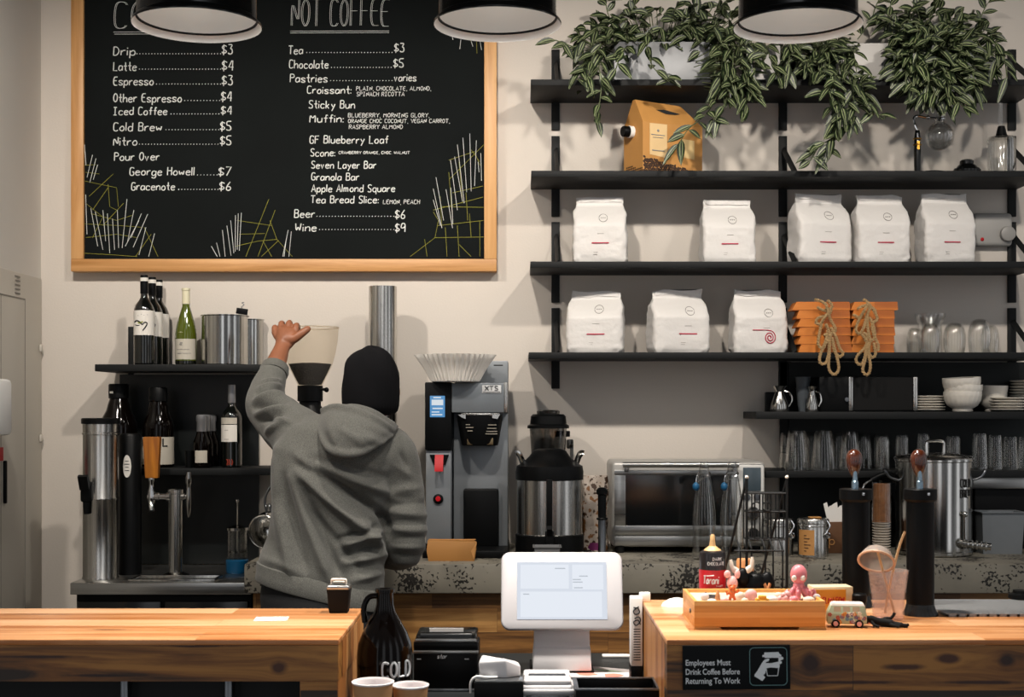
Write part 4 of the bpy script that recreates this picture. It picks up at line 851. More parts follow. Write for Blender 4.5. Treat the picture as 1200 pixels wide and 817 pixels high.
# ------------------------------------------------------------------ kraft carrier, siphon, bottle, light
t = Th('coffee_carrier', 'kraft cardboard coffee carrier box with a spout and a bean print', 'carrier box', 777, 5.33, zs[1], rz=25); H = t.h(150); T = t.h(121); w = 40; d = 22
M['kraftbox'] = mat('kraft_box', 'c08a48', .65, var=.05, vscale=20)
b = t.mb()
b.loft([[(-w, -d, 0), (w, -d, 0), (w, d, 0), (-w, d, 0)], [(-w, -d, H), (w, -d, H), (w, d, H), (-w, d, H)], [(-w*.98, -2.5, T), (w*.55, -2.5, T-2), (w*.55, 2.5, T-2), (-w*.98, 2.5, T)]]); body = t.part(b, 'box_body', M['kraftbox'], angle=20)
def front(x, z, o=.3): return (x, -d-o if z < H else -d-o+(d-2.5)*(z-H)/(T-H), z)
b = t.mb(); b.bm.faces.new([b.v(front(*p)) for p in ((-31, 20), (-8, 17), (-8, H-1), (-31, H-1))]); lb = t.part(b, 'label', mat('carrier_label', 'e0c08c', .7), body)
b = t.mb()
for z, x0, x1, r in ((H-14, -29, -11, .55), (H-17, -27, -13, .4), (H-32, -28, -12, .7)): b.tube([front(x0, z, .5), front(x1, z, .5)], r, 4)
b.ball(front(-20, H-9, .5), (1.6, .4, 1.6), 10, 6); t.part(b, 'label_print', M['inkgrey'], lb)
b = t.mb(); b.bm.faces.new([b.v(front(*p)) for p in ((12, 20), (29, 18), (29, 40), (12, 41))]); t.part(b, 'small_label', mat('carrier_sticker', 'd6b880', .7), body)
b = t.mb(); pts = []
rnd = random.Random(4)
for iz in range(7):
    for ix in range(26):
        x = -38+ix*3+(iz % 2)*1.5; z = 1.5+iz*2.5
        if z > 17-(ix/26)*15 or x > 38: continue
        b.ball(front(x+rnd.uniform(-.4, .4), z+rnd.uniform(-.3, .3), .0), (2.0, .35, 1.4), 8, 6, Euler((0, rnd.uniform(-1, 1), 0)))
for iz in range(4):
    for ix in range(12): 
        y = -20+ix*3.2; z = 1.5+iz*2.5
        if z < 4+6*math.exp(-((ix-9)/3)**2)+2: b.ball((-w-.05, y, z), (.35, 1.5, 1.05), 8, 6)
t.part(b, 'bean_print', mat('bean_print', '3a2413', .7), body)
b = t.mb(); zz0 = T-(T-H)*.45; b.bm.faces.new([b.v((x, -d+(d-2.5)*(z-H)/(T-H)-.3, z)) for x, z in ((-16, zz0+2), (-4, zz0-2.5), (8, zz0-2.6), (16, zz0-1), (8, zz0+1), (-4, zz0+3))]); t.part(b, 'carry_slot', M['ink'], body)
b = t.mb(); rot = Euler((0, R(-90), 0)); b.lathe([(7, 0), (7, 5), (5.6, 6)], 24, at=(-w, 2, H-8), rot=rot); t.part(b, 'spout_collar', M['white'], body)
b = t.mb(); b.lathe([(6.4, 5), (6.4, 12), (5.8, 13), (0, 13)], 24, at=(-w, 2, H-8), rot=rot); t.part(b, 'spout_cap', M['blackplastic'], body)

t = Th('siphon_brewer', 'glass siphon brewer with a round globe on a black handled stand', 'siphon brewer', 1090, 5.33, zs[1]); x = t.x; zz = t.h
b = t.mb(); b.lathe([(22, 0), (23, 1), (22, 2.5), (6, 4), (0, 4)], 32, sy=.7); b.torus((0, 0, 3.5), 18, .8, 24, 6); t.part(b, 'base', M['chrome'])
b = t.mb(); b.lathe([(3.2, 3), (3.8, 12), (4.2, 30), (3.6, 46), (2.6, 54)], 16, at=(x(1075), 0, 0)); hd = t.part(b, 'handle', M['blackgloss'])
b = t.mb(); b.torus((x(1075), 0, zz(170)), 4.3, .9, 16, 6); b.torus((x(1075), 0, zz(163)), 4.2, .9, 16, 6); b.box(x(1073.5), x(1076.5), -4.6, -4, zz(176), zz(166)); t.part(b, 'brass_fitting', mat('brass', 'b98d3a', .3, 1), hd)
b = t.mb(); b.tube(smoothpath([(x(1075), 0, zz(152)), (x(1072), 0, zz(146)), (x(1071), 0, zz(139)), (x(1075), 0, zz(136)), (x(1086), 0, zz(138)), (x(1100), 0, zz(139))], 6), 1.5, 8); b.torus((x(1101), 0, zz(140)), 5.6, 1.4, 20, 8); b.ball((x(1087), -2, zz(138)), 2.4, 10, 8); t.part(b, 'clamp', M['chrome'])
b = t.mb(); prof = [(16.8*math.sin(R(a)), -16.8*math.cos(R(a))) for a in range(4, 162, 8)]+[(5, 17.5), (5, 24)]
b.lathe([(r, z+zz(160)) for r, z in prof]+[(r*.94, z*.94+zz(160)) for r, z in prof[::-1]], 36, at=(x(1101), 0, 0), cap=False); t.part(b, 'globe', M['glassthick'])
t = Th('lidded_pot', 'small squat black pot with a knobbed lid beside the siphon brewer', 'pot', 1133, 5.33, zs[1]); b = t.mb()
b.lathe([(13, 0), (15.5, 2), (16, 7), (14.5, 9)], 32); t.part(b, 'body', M['blackgloss'])
b = t.mb(); b.lathe([(13, 9), (10.5, 12.5), (8, 14), (8, 18), (6, 19.5), (0, 20)], 28); b.box(-.8, .8, -8.6, -8, 14, 18); t.part(b, 'lid', M['blackgloss'])
t = Th('glass_dispenser', 'clear glass bottle with a black neck and a glass tube', 'bottle', 1173.5, 5.33, zs[1]); zz = t.h; b = t.mb()
b.lathe([(15, 0), (16, 1.5), (16, zz(164)), (14.5, zz(161)), (8, zz(159)), (7, zz(159)), (13.5, zz(162)), (15, zz(165)), (15, 2.5), (0, 2)], 36); t.part(b, 'body', M['glassthick'])
b = t.mb(); b.lathe([(7, zz(160)), (6, zz(157)), (4.4, zz(150)), (4, zz(148)), (0, zz(148))], 20); t.part(b, 'neck_cap', M['blackplastic'])
b = t.mb(); b.tube([(-1, 0, zz(148)), (-1.5, 0, zz(121))], 2.6, 12); t.part(b, 'tube', M['glassthick'])
t = Th('emergency_light', 'grey wall emergency light partly behind the last coffee bag', 'emergency light', 1161, 5.4995, 1.55-(290-480)*5.5/F); b = t.mb()
b.box(-24, 22, -12, 0, 0, 39, 5, 3); t.part(b, 'housing', mat('grey_housing', '9a9894', .5))
b = t.mb(); b.lathe([(8.6, 0), (9, 5), (8.4, 8), (7, 8.6)], 24, at=(15, -9, 14), rot=Euler((R(90), 0, 0))); l = t.part(b, 'lamp_head', mat('grey_lamp', '8e8c88', .4))
b = t.mb(); b.lathe([(7.2, 8), (5, 6.5), (2, 5.5), (0, 5.5)], 24, at=(15, -9, 14), rot=Euler((R(90), 0, 0))); t.part(b, 'lens', M['polished'], l)
b = t.mb(); b.ball((-14, -12, 8), (2.2, 1, 2.2), 10, 6); t.part(b, 'indicator', M['red'])

# ------------------------------------------------------------------ wooden boards with ropes
M['board'] = wood('serving_board_wood', 'a85a1c', 'c87428', 'd98a3a', 0, 1, (3, 3), .42, .6)
ords = ['topmost', 'second from the top', 'third from the top', 'fourth from the top', 'fifth from the top', 'bottom']
for s, (xc_, w, dx, side) in enumerate(((962, 62, (-2.5, 0, 0, 1, 0.5, 2), 'by the spiral-marked bag'), (1019.5, 50, (2, 0, 0, .5, 0, -.5), 'beside the upturned glasses'))):
    k = 5.3/F; hb = (PY(5.3, zs[3])-355)/6*k
    for i in range(6):
        z = zs[3]+(5-i)*hb; ww = w*(1.0 if i else 1.08)
        t = Th('serving_board', f'{ords[i]} wooden serving board in the roped stack {side}', 'serving board', xc_+dx[i], 5.29, z+.0003, 'small wooden serving boards', rz=random.uniform(-2, 2)); h = hb/t.k-.25
        b = t.mb(); a = ww/2; dd = 30
        top = (.86, .90)[i % 2]
        b.loft([[(-a, -dd/2, 0), (a, -dd/2, 0), (a, dd/2, 0), (-a, dd/2, 0)], [(-a, -dd/2, 1.2), (a, -dd/2, 1.2), (a, dd/2, 1.2), (-a, dd/2, 1.2)], [(-a*top, -dd/2, h), (a*(.97), -dd/2, h), (a*.97, dd/2, h), (-a*top, dd/2, h)]]); o2 = t.part(b, 'slab', M['board'], angle=20)
M['rope'] = mat('jute_rope', 'cdaa78', .9, bump=1, bscale=420)
def rope(px0, label, paths, y=5.19):
    mbx = MB(); r0 = 2.0*y/F
    o = bpy.data.objects.new('jute_rope', None)
    base = W(px0, 355, y)
    for j, pts in enumerate(paths):
        P = smoothpath([W(p[0], p[1], y-(p[2] if len(p) > 2 else 0)) for p in pts], 8); P = [p-base for p in P]
        # two twisted strands
        L_ = [0]
        for a, c in zip(P, P[1:]): L_.append(L_[-1]+(c-a).length)
        n = max(8, int(L_[-1]/.004)); Q = []
        for i in range(n+1):
            d = L_[-1]*i/n; q = max(q_ for q_ in range(len(L_)) if L_[q_] <= d+1e-9); q = min(q, len(P)-2)
            Q.append(P[q].lerp(P[q+1], (d-L_[q])/max(1e-9, L_[q+1]-L_[q])))
        for ph in (0, math.pi):
            S = []
            for i, p in enumerate(Q):
                tdir = (Q[min(i+1, n)]-Q[max(i-1, 0)]).normalized(); u = tdir.cross(Vector((0, 1, 0))); u = u.normalized() if u.length > 1e-6 else Vector((1, 0, 0)); v = tdir.cross(u)
                a = i*.004/.013*2*math.pi+ph; S.append(p+(u*math.cos(a)+v*math.sin(a))*r0*.5)
            mbx.tube(S, r0*.62, 6)
    o = mbx.build('jute_rope', M['rope']); o.location = base; tag(o, label, 'rope', 'jute ropes on the serving boards')
rope(968, 'knotted jute rope hanging down the board stack beside the spiral-marked bag', [
 [(955, 351), (962, 353), (968, 357, .01), (970, 366, .01), (974, 376), (979, 385), (977, 391)], [(970, 352), (975, 358), (972, 365), (966, 372, .01), (962, 380)],
 [(958, 360), (966, 364), (974, 362), (970, 370), (960, 372), (956, 378), (963, 381)], [(963, 378), (960, 392), (959, 404), (965, 408), (968, 398), (970, 388)],
 [(968, 380), (972, 392), (966, 404), (961, 417), (961, 425), (967, 426), (971, 415), (972, 398), (975, 390)], [(972, 392), (972, 412), (971, 430), (975, 438), (980, 438), (983, 430), (979, 412), (975, 396)],
 [(974, 384), (980, 396), (984, 408), (988, 414), (984, 418), (978, 412), (976, 400)], [(966, 392), (972, 396), (968, 402)]])
rope(1014, 'knotted jute rope hanging down the board stack beside the upturned glasses', [
 [(1012, 351), (1017, 355), (1013, 364, .01), (1007, 374), (1003, 386), (1007, 391), (1012, 384), (1016, 370), (1020, 360)], [(1005, 362), (1014, 358), (1024, 362), (1026, 368)], [(1018, 356), (1024, 364), (1028, 374), (1022, 380), (1024, 392), (1029, 404), (1029, 411)],
 [(1016, 368), (1017, 384), (1020, 398), (1025, 396), (1024, 384), (1019, 372)], [(1006, 372), (1000, 369)], [(1010, 392), (1016, 400), (1013, 408), (1004, 418), (1004, 425), (1010, 427), (1014, 416), (1016, 402)],
 [(1015, 404), (1014, 420), (1011, 433), (1014, 439), (1018, 438), (1020, 428), (1017, 412), (1018, 402)], [(1020, 398), (1018, 412), (1022, 419), (1026, 415), (1024, 402)], [(1012, 390), (1017, 394), (1014, 400)]])

# ------------------------------------------------------------------ glasses
def tumbler(name, px, y, z, tp, r0, r1, label, m='glass', grp=None, ribs=0, cat='glass'):
    """upturned glass: r0 at the shelf (rim), r1 at the closed top"""
    t = Th(name, label, cat, px, y, z, grp); h = t.base-tp
    b = t.mb(); pr = [(r0, 0), (r0*.99+r1*.01, h*.1), (r0*.5+r1*.5, h*.55), (r1*1.02, h*.92), (r1*.9, h), (0, h), (0, h*.95), (r1*.84, h*.94), (r1*.94, h*.88), (r0*.46+r1*.46, h*.55), (r0*.93, 0)]
    b.lathe(pr, 32, cap=False, flute=.02 if ribs else 0, nfl=ribs); t.part(b, 'body', M[m]); return t
def round_tumbler(px, y, tp, r, label):
    t = Th('stemless_glass', label, 'glass', px, y, zs[3], 'upturned glasses beside the wooden boards'); h = t.base-tp
    b = t.mb(); o_ = [(r*.86, 0), (r*.95, h*.2), (r, h*.45), (r*.97, h*.65), (r*.84, h*.84), (r*.6, h*.96), (r*.35, h)]
    b.lathe(o_+[(0, h), (0, h*.965)]+[(a*.93, z*.96) for a, z in o_[::-1]], 32, cap=False); t.part(b, 'body', M['glassthick'])
round_tumbler(1071.5, 5.42, 384, 9, 'upturned stemless glass behind the flared glass jar')
round_tumbler(1118.5, 5.3, 378.5, 13, 'upturned stemless glass between the flared jar and the last pair of glasses')
round_tumbler(1148, 5.3, 374, 13.5, 'tall upturned stemless glass, front one of the last pair')
round_tumbler(1160, 5.42, 381, 10.5, 'upturned stemless glass behind the tall one at the end of its row')
round_tumbler(1090, 5.235, 379, 11.5, 'upturned stemless glass in front of the flared jar')
t = Th('flared_jar', 'wide glass jar with a flared rim standing among the upturned glasses', 'jar', 1090, 5.395, zs[3]); h = t.h(368); b = t.mb()
o_ = [(12, 0), (14, 2), (14.4, h*.45), (13.4, h*.62), (13.8, h*.75), (17.5, h*.92), (17.8, h)]; b.lathe([(0, 0)]+o_+[(a*.93, max(2, z)) for a, z in o_[::-1]]+[(0, 2)], 36, cap=False, flute=.015, nfl=12); t.part(b, 'body', M['glassthick'])
PL = [(934, 5.27, 505, 15, 10.5, 'first upturned pint glass, under the steel creamers'), (924, 5.42, 507, 12, 9, 'upturned pint glass behind the first of its row, against the upright'), (965, 5.27, 505, 15, 10.5, 'second upturned pint glass, between the upright and the taps'), (952, 5.42, 507, 12.5, 9.8, 'upturned pint glass set back between the first and second'),
      (996, 5.28, 506, 14, 10, 'upturned pint glass behind the wooden knob of the first black tap'), (982, 5.41, 507, 13, 9.6, 'upturned pint glass set back beside the first tap knob'), (1011, 5.43, 507, 12, 9, 'upturned pint glass next to the cut-glass tumbler'), (1033, 5.42, 509, 9, 8.5, 'upturned pint glass behind the cut-glass tumbler')]
for px, y, tp, r0, r1, lb in PL: tumbler('pint_glass', px, y, zs[5], tp, r0, r1, lb, 'glassthick', 'upturned pint glasses')
for px, y, tp, r0, r1, lb in ((1034, 5.27, 512, 8.5, 8, 'sparkling cut-glass tumbler at the end of the pint glasses'), (1057, 5.3, 510, 8, 7.5, 'cut-glass tumbler just before the second tap knob'), (1082, 5.32, 508, 8, 7, 'tall tumbler behind the lid of the brewing urn'), (1117, 5.3, 511, 9, 8.2, 'tumbler on the shelf behind the rim of the brewing urn'),
    (1148, 5.28, 508, 9.5, 8, 'tall glass just past the brewing urn'), (1166, 5.3, 510, 9, 7.5, 'tall glass second past the brewing urn'), (1184, 5.32, 512, 9, 7.5, 'tall glass third past the brewing urn'), (1202, 5.3, 512, 9, 7.5, 'last tall glass on the shelf, cut by the picture edge')):
    tumbler('drinking_glass', px, y, zs[5], tp, r0, r1, lb, 'glassthick', 'drinking glasses on the lower shelf')

# ------------------------------------------------------------------ shelf of bowls and plates
def creamer(px, y, tp, r, label):
    t = Th('creamer_jug', label, 'creamer', px, y, zs[4]); h = t.base-tp; b = t.mb()
    b.lathe([(r*.95, 0), (r, 1), (r*.9, h*.3), (r*.6, h*.62), (r*.42, h*.78), (r*.55, h*.88), (r*.78, h), (r*.7, h), (r*.36, h*.8), (r*.5, h*.6), (0, h*.1)], 32, cap=False); t.part(b, 'body', M['polished'])
    b = t.mb(); b.tube(smoothpath([(r*.5, 0, h*.8), (r*1.1, 0, h*.72), (r*1.35, 0, h*.45), (r*1.0, 0, h*.2)], 6), 1, 8); t.part(b, 'handle', M['polished'])
creamer(913.5, 5.3, 452.5, 11, 'bell-shaped steel creamer at the free end of the shelf'); creamer(951.5, 5.27, 453, 8, 'smaller steel creamer in front of the grey cup stack')
solid('black_box', M['blackplastic'], 'small black box behind the first steel creamer', 'box', lambda b: b.box(-7, 7, -6, 6, 0, 23, 1), at(904, 5.42, zs[4]), 5.42/F)
for i in range(5):
    t = Th('grey_cup', f'{["bottom", "second from the bottom", "middle", "second from the top", "topmost"][i]} dark grey cup in the nested stack beside the black speaker', 'cup', 941, 5.36, zs[4]+i*5.9*5.36/F+.0002, 'nested dark grey cups'); b = t.mb()
    r = 6.3+i*.62; h = 10 if i < 4 else 17
    b.lathe([(r*.8, 0), (r, h-.8), (r+.3, h), (r-.6, h), (r*.72, 1), (0, 1)], 28, cap=False); t.part(b, 'body', mat('grey_cup', '565c61', .35) if i == 0 else bpy.data.materials['grey_cup'])
t = Th('speaker_box', 'black speaker box with two silver edge strips on the bowl shelf', 'speaker', 1011, 5.36, zs[4]); zz = t.h; x = t.x
b = t.mb(); b.box(x(955), x(1067), -24, 24, 0, zz(442), 1); t.part(b, 'cabinet', M['blackplastic'])
for px in (991, 1065.5):
    b = t.mb(); b.box(x(px-2.4), x(px+2.4), -25.5, -23.5, 1, zz(442.5), .5); t.part(b, 'edge_strip', M['steel'])
b = t.mb(); b.box(x(994), x(1062.5), -24.6, -23.8, 2, zz(443.5)); t.part(b, 'front_grille', M['blackrubber'])
b = t.mb(); b.lathe([(2.6, 0), (2.4, 4), (0, 4.2)], 14, at=(x(986), -24, 14), rot=Euler((R(90), 0, 0))); t.part(b, 'dial', M['darksteel'])
def plates(px, y, z, n, r, step, where, grp):
    proto = None
    for i in range(n):
        pos = 'bottom' if i == 0 else 'topmost' if i == n-1 else ['', 'second from the bottom', 'third from the bottom', 'fourth from the bottom', 'fifth from the bottom', 'sixth from the bottom'][i]
        lb = f'{pos} white plate {where}'
        loc = at(px+random.uniform(-.8, .8), y, z+.0003+i*step*y/F)
        if proto is None:
            b = MB(y/F); b.lathe([(0, .3), (r*.55, 0), (r*.6, .3), (r*.95, step*.55), (r, step*.8), (r*.97, step*.95), (r*.6, step*.5), (0, step*.45)], 40, cap=False)
            proto = b.build('plate', M['ceramic']); tag(proto, lb, 'plate', grp); proto.location = loc
        else: dup(proto, loc, lb)
plates(1088, 5.33, zs[4], 6, 19.5, 3.1, 'in the stack between the speaker and the bowls', 'plates beside the speaker')
plates(1181, 5.3, zs[4], 5, 21, 3.35, 'in the front stack at the shelf end', 'plates at the shelf end')
plates(1205, 5.42, zs[4]+.055, 6, 21, 3.4, 'in the taller rear stack at the shelf end', 'taller plate stack at the shelf end')
solid('plate_riser', M['blackplastic'], 'black riser under the taller plate stack', 'riser', lambda b: b.box(-.05, .07, -.028, .06, 0, .0548), at(1205, 5.42, zs[4]))
def bowls(px, y, n, r, step, h, labels, grp, fl):
    proto = None
    for i in range(n):
        loc = at(px+(0, .6, -.4)[i], y, zs[4]+.0003+i*step*y/F)
        if proto is None:
            b = MB(y/F); o_ = [(r*.5, 0, 0), (r*.54, 1.5, 0), (r*.5, 3, 0), (r*.78, h*.3, .8), (r*.94, h*.55, 1), (r*.99, h*.78, .6), (r, h*.82, 0), (r, h, 0)]
            b.lathe(o_+[(r*.95, h, 0), (r*.9, h*.6, 0), (r*.7, h*.3, 0), (0, h*.2, 0)], 72, flute=fl, nfl=20, cap=False); proto = b.build('bowl', M['ceramic']); tag(proto, labels[i], 'bowl', grp); proto.location = loc
        else: o3 = dup(proto, loc, labels[i]); o3.rotation_euler = (R(1.5), R((0, 0, -4)[i]), R(9*i))
bowls(1128, 5.25, 3, 21.8, 8.2, 23.5, ['bottom fluted white bowl of the front three', 'middle fluted white bowl of the front three', 'top fluted white bowl of the front three, sitting askew'], 'fluted white bowls', .018)
bowls(1163, 5.41, 2, 16.5, 7.5, 23, ['lower white bowl behind the fluted bowls', 'upper white bowl behind the fluted bowls'], 'white bowls behind', 0)

# ------------------------------------------------------------------ brewing corner on the back counter
t = Th('brewing_urn', 'large polished steel cold brew urn with a lid and a spigot', 'urn', 1094, 5.08, ZC); x = t.x; zz = t.h; r = 44
b = t.mb(); b.lathe([(r-2, 0), (r, 2), (r, 5), (r-.8, 6), (r-.8, zz(541)), (r+.6, zz(540)), (r+.6, zz(537))], 64); t.part(b, 'body', M['polished'])
b = t.mb(); b.lathe([(r+1, zz(538)), (r+1.4, zz(536.5)), (r-2, zz(534)), (20, zz(531)), (0, zz(530))], 56); l = t.part(b, 'lid', M['steel'])
b = t.mb(); b.tube(smoothpath([(-10, -6, zz(531)), (-10, -6, zz(520)), (-7, -6, zz(517)), (7, -6, zz(517)), (10, -6, zz(520)), (10, -6, zz(531))], 5), 1.8, 8); t.part(b, 'lid_handle', M['polished'], l)
for s in (1, -1):
    b = t.mb(); b.tube(smoothpath([(s*(r-2), -5, zz(563)), (s*(r+9), -6, zz(559)), (s*(r+14), -6, zz(552)), (s*(r+15), -2, zz(550))], 6), 1.5, 8); t.part(b, 'handle', M['darksteel'])
b = t.mb()
def ut(text, x0, base, cap, x1, rr):
    stroke_text(b, text, x0, base, cap, rr, x1, lambda a, c_: Vector(((r-.3)*math.sin(a/r), -(r-.3)*math.cos(a/r), -c_)), jit=0, slant=0)
ut('COLD', 20, -zz(569), 9, 39, .55); ut('BREW', 20, -zz(581), 9, 39, .55); t.part(b, 'lettering', M['ink'])
b = t.mb(); X, Y_ = 24, -37
b.tube([(X, Y_-2, zz(640)), (X, Y_-2, zz(598))], 2, 10); b.ball((X, Y_-2, zz(600)), 3.6, 12, 8); b.cyl((X-4, Y_-5, zz(633)), (X+26, Y_-14, zz(636)), 4.2); b.cyl((X-6, Y_+3, zz(633)), (X, Y_-6, zz(633)), 4.6)
for i in range(5): b.torus((X+2+i*4.6, Y_-6.6-i*1.5, zz(633.6+i*.5)), 4.8, 1, 16, 6, (1, -.3, 0))
t.part(b, 'spigot', M['polished'])
t = Th('black_kettle', 'black gooseneck kettle handle and chrome arm behind the second tap', 'kettle', 1042, 5.2, ZC); x = t.x; zz = t.h
b = t.mb(); b.lathe([(20, 0), (21, 3), (19, 50), (15, 66), (8, 72), (0, 74)], 36, at=(2, 54, 0)); t.part(b, 'body', M['blackgloss'])
b = t.mb(); b.tube(smoothpath([(x(1018), -14, zz(562)), (x(1030), -15, zz(556)), (x(1040), -15, zz(556)), (x(1046), -15, zz(563))], 6), [3.6]*19, 10); t.part(b, 'handle', M['blackplastic'])
b = t.mb(); b.tube(smoothpath([(x(1020), -14, zz(561)), (x(1010), -14, zz(567)), (x(1006), -14, zz(580)), (x(1008), -14, zz(592))], 6), 1.4, 8); b.box(x(1042), x(1047), 46, 54, 70, zz(562)); b.box(x(1042), x(1047), -16, 52, zz(565), zz(562), .6); t.part(b, 'arm', M['polished'])
proto = None
NC = 14
NTH = 'first second third fourth fifth sixth seventh eighth ninth tenth eleventh twelfth thirteenth fourteenth'.split()
wd_ = ['']
for i in range(NC):
    z0 = ZC+.0004+i*3.05*4.92/F
    lb = f'{NTH[i]} paper cup from the bottom in the white-rimmed column between the taps'
    if proto is None:
        b = MB(4.92/F); b.lathe([(7, 0), (9.6, 2.0), (10.6, 2.4), (10.6, 3), (9.4, 3), (6.6, .4)], 28, cap=False); proto = b.build('paper_cup', mat('cup_rim_white', 'c9bfb2', .7)); tag(proto, lb, 'paper cup', 'nested paper cup column'); proto.location = at(1033, 4.92, z0)
    else: dup(proto, at(1033, 4.92, z0), lb)
t = Th('kraft_cup', 'upturned kraft cup on top of the nested paper cup column', 'paper cup', 1033, 4.92, ZC+.0006+NC*3.05*4.92/F); h = t.h(567); b = t.mb()
b.lathe([(10.4, 0), (10.8, .8), (10.2, 1.5), (9.4, h), (8.6, h), (8.4, h-1.5), (0, h-1.5)], 32, cap=False); t.part(b, 'cup_body', mat('brown_cup', '7a4e28', .6, var=.3, vscale=60))
b = t.mb(); pts = [(math.cos(a)*11.2, math.sin(a)*11.2, 3+8*noise.noise(Vector((a, 0, 0)))) for a in [i*.3927 for i in range(16)]]
b.loft([[(11.2*math.cos(a)*(1+.06*noise.noise(Vector((math.cos(a)*2, math.sin(a)*2, z)))), 11.2*math.sin(a)*(1+.06*noise.noise(Vector((math.cos(a)*2, math.sin(a)*2, z)))), z) for a in [i*math.pi/12 for i in range(24)]] for z in (-6, 4, 14, h-4, h+1)], cap=False); t.part(b, 'plastic_sleeve', M['glass'])
def clamp_jar(px, y, r, label, kraft):
    t = Th('clamp_canister', label, 'canister', px, y, ZC); zz = t.h; h = zz(613); b = t.mb()
    b.lathe([(r, 0), (r, h-1), (r-.5, h)], 44); t.part(b, 'body', M['steel'])
    b = t.mb(); b.lathe([(r+.6, h), (r+.6, h+4), (r-.6, h+5.6), (0, h+6)], 40); l = t.part(b, 'lid', M['steel'])
    b = t.mb(); b.tube(smoothpath([(r-5, -r*.8, h+4), (r-2, -r*.9, h-2), (r-6, -r*.95, h-10), (r-3, -r*.95, h-16)], 6), .9, 6); b.torus((r-5, -r*.93, h-13), 3, .8, 16, 6, (0, 1, 0)); b.torus((0, 0, h-3), r+.4, .6, 36, 6); t.part(b, 'wire_clamp', M['chrome'])
    if kraft:
        lb = band(t, r+.2, 2, h-7, 'label', M['kraft'], None, 195, 262)
        b = t.mb()
        for i in range(6): b.tube([wrap(r+.4, -15+q*1.4, 7+i*3.6) for q in range(3+(i*7) % 5)], .45, 4)
        t.part(b, 'label_lettering', M['ink'], lb)
        b = t.mb(); b.box(-6, 8, -8, 2, h+6.2, h+7.6, .3); t.part(b, 'lid_note', M['kraft'], l)
clamp_jar(953, 5.02, 18, 'steel clamp canister with a kraft handwritten label', True); clamp_jar(912, 5.06, 17.5, 'plain steel clamp canister seen through the wire rack', False)
t = Th('napkin_box', 'brown box of pale napkins behind the first tap', 'napkin box', 982, 5.14, ZC); zz = t.h; b = t.mb()
b.box(-16, 16, -12, 12, 0, zz(611), .6); bx_ = t.part(b, 'box', mat('brown_box', '5e3d22', .7))
b = t.mb(); b.torus((-10, -12.2, 13), 3, .6, 16, 5, (0, 1, 0)); b.box(-13.6, -12.6, -12.4, -12, 6, 18); t.part(b, 'emblem', M['kraft'], bx_)
b = t.mb()
for i in range(9): b.loft([[(-14+i*3, -9+i*.8, zz(612)), (-9+i*3, -9+i*.8, zz(612)), (-9+i*3, -8.2+i*.8, zz(612)), (-14+i*3, -8.2+i*.8, zz(612))], [(-19+i*4.2, -9+i, zz(590+3*((i*5) % 3))), (-15+i*4.2, -9+i, zz(588+2*((i*5) % 3))), (-15+i*4.2, -8.4+i, zz(588+2*((i*5) % 3))), (-19+i*4.2, -8.4+i, zz(590+3*((i*5) % 3)))]])
t.part(b, 'napkins', M['whitepaper'])
t = Th('steel_pan', 'steel food pan beside the spigot of the brewing urn', 'steel pan', 1170, 5.12, ZC); zz = t.h; b = t.mb()
b.loft([[(-w, -d_, z), (w, -d_, z), (w, d_, z), (-w, d_, z)] for w, d_, z in ((22.5, 14, 0), (24.5, 17, zz(601)), (26, 19, zz(600)), (26, 19, zz(599)), (23.5, 16, zz(599.5)), (21.5, 13, 2))]); t.part(b, 'body', M['greysteel'], angle=20)
t = Th('glass_washer', 'black undercounter machine with a steel top edge at the end of the counter', 'machine', 1190, 5.28, ZC); zz = t.h; x = t.x
b = t.mb(); b.box(x(1141), x(1240), -4, 60, 0, zz(571), 1); t.part(b, 'cabinet', M['blackplastic'])
b = t.mb(); b.box(x(1137), x(1240), -9, 60, zz(572.5), zz(556), 1.2); t.part(b, 'steel_edge', M['steelh'])

# ------------------------------------------------------------------ hanging vines
def leafmat():
    m, N, L, b = nodes('striped_leaf'); uv = N.new('ShaderNodeUVMap'); sp = N.new('ShaderNodeSeparateXYZ'); L.new(uv.outputs[0], sp.inputs[0])
    r = N.new('ShaderNodeValToRGB'); e = r.color_ramp.elements; e[0].position = 0; e[0].color = srgb('1c2819'); e[1].position = 1; e[1].color = srgb('182212')
    for p, c in ((.16, '1a2613'), (.3, 'a9b088'), (.42, '66764a'), (.62, '203016'), (.8, '1c2815')): q = e.new(p); q.color = srgb(c)
    L.new(sp.outputs[0], r.inputs[0])
    oi = N.new('ShaderNodeTexCoord'); n = N.new('ShaderNodeTexNoise'); n.inputs['Scale'].default_value = 9; L.new(oi.outputs['Object'], n.inputs['Vector'])
    hs = N.new('ShaderNodeHueSaturation'); mr = N.new('ShaderNodeMapRange'); mr.inputs[3].default_value = .35; mr.inputs[4].default_value = 1.3; L.new(n.outputs['Fac'], mr.inputs[0]); L.new(mr.outputs[0], hs.inputs['Value']); L.new(r.outputs[0], hs.inputs['Color'])
    L.new(hs.outputs[0], b.inputs['Base Color']); b.inputs['Roughness'].default_value = .42
    return m
M['leaf'] = leafmat(); M['stem'] = mat('vine_stem', '55603c', .6)
LW = [0, .55, .92, 1, .86, .55, 0]
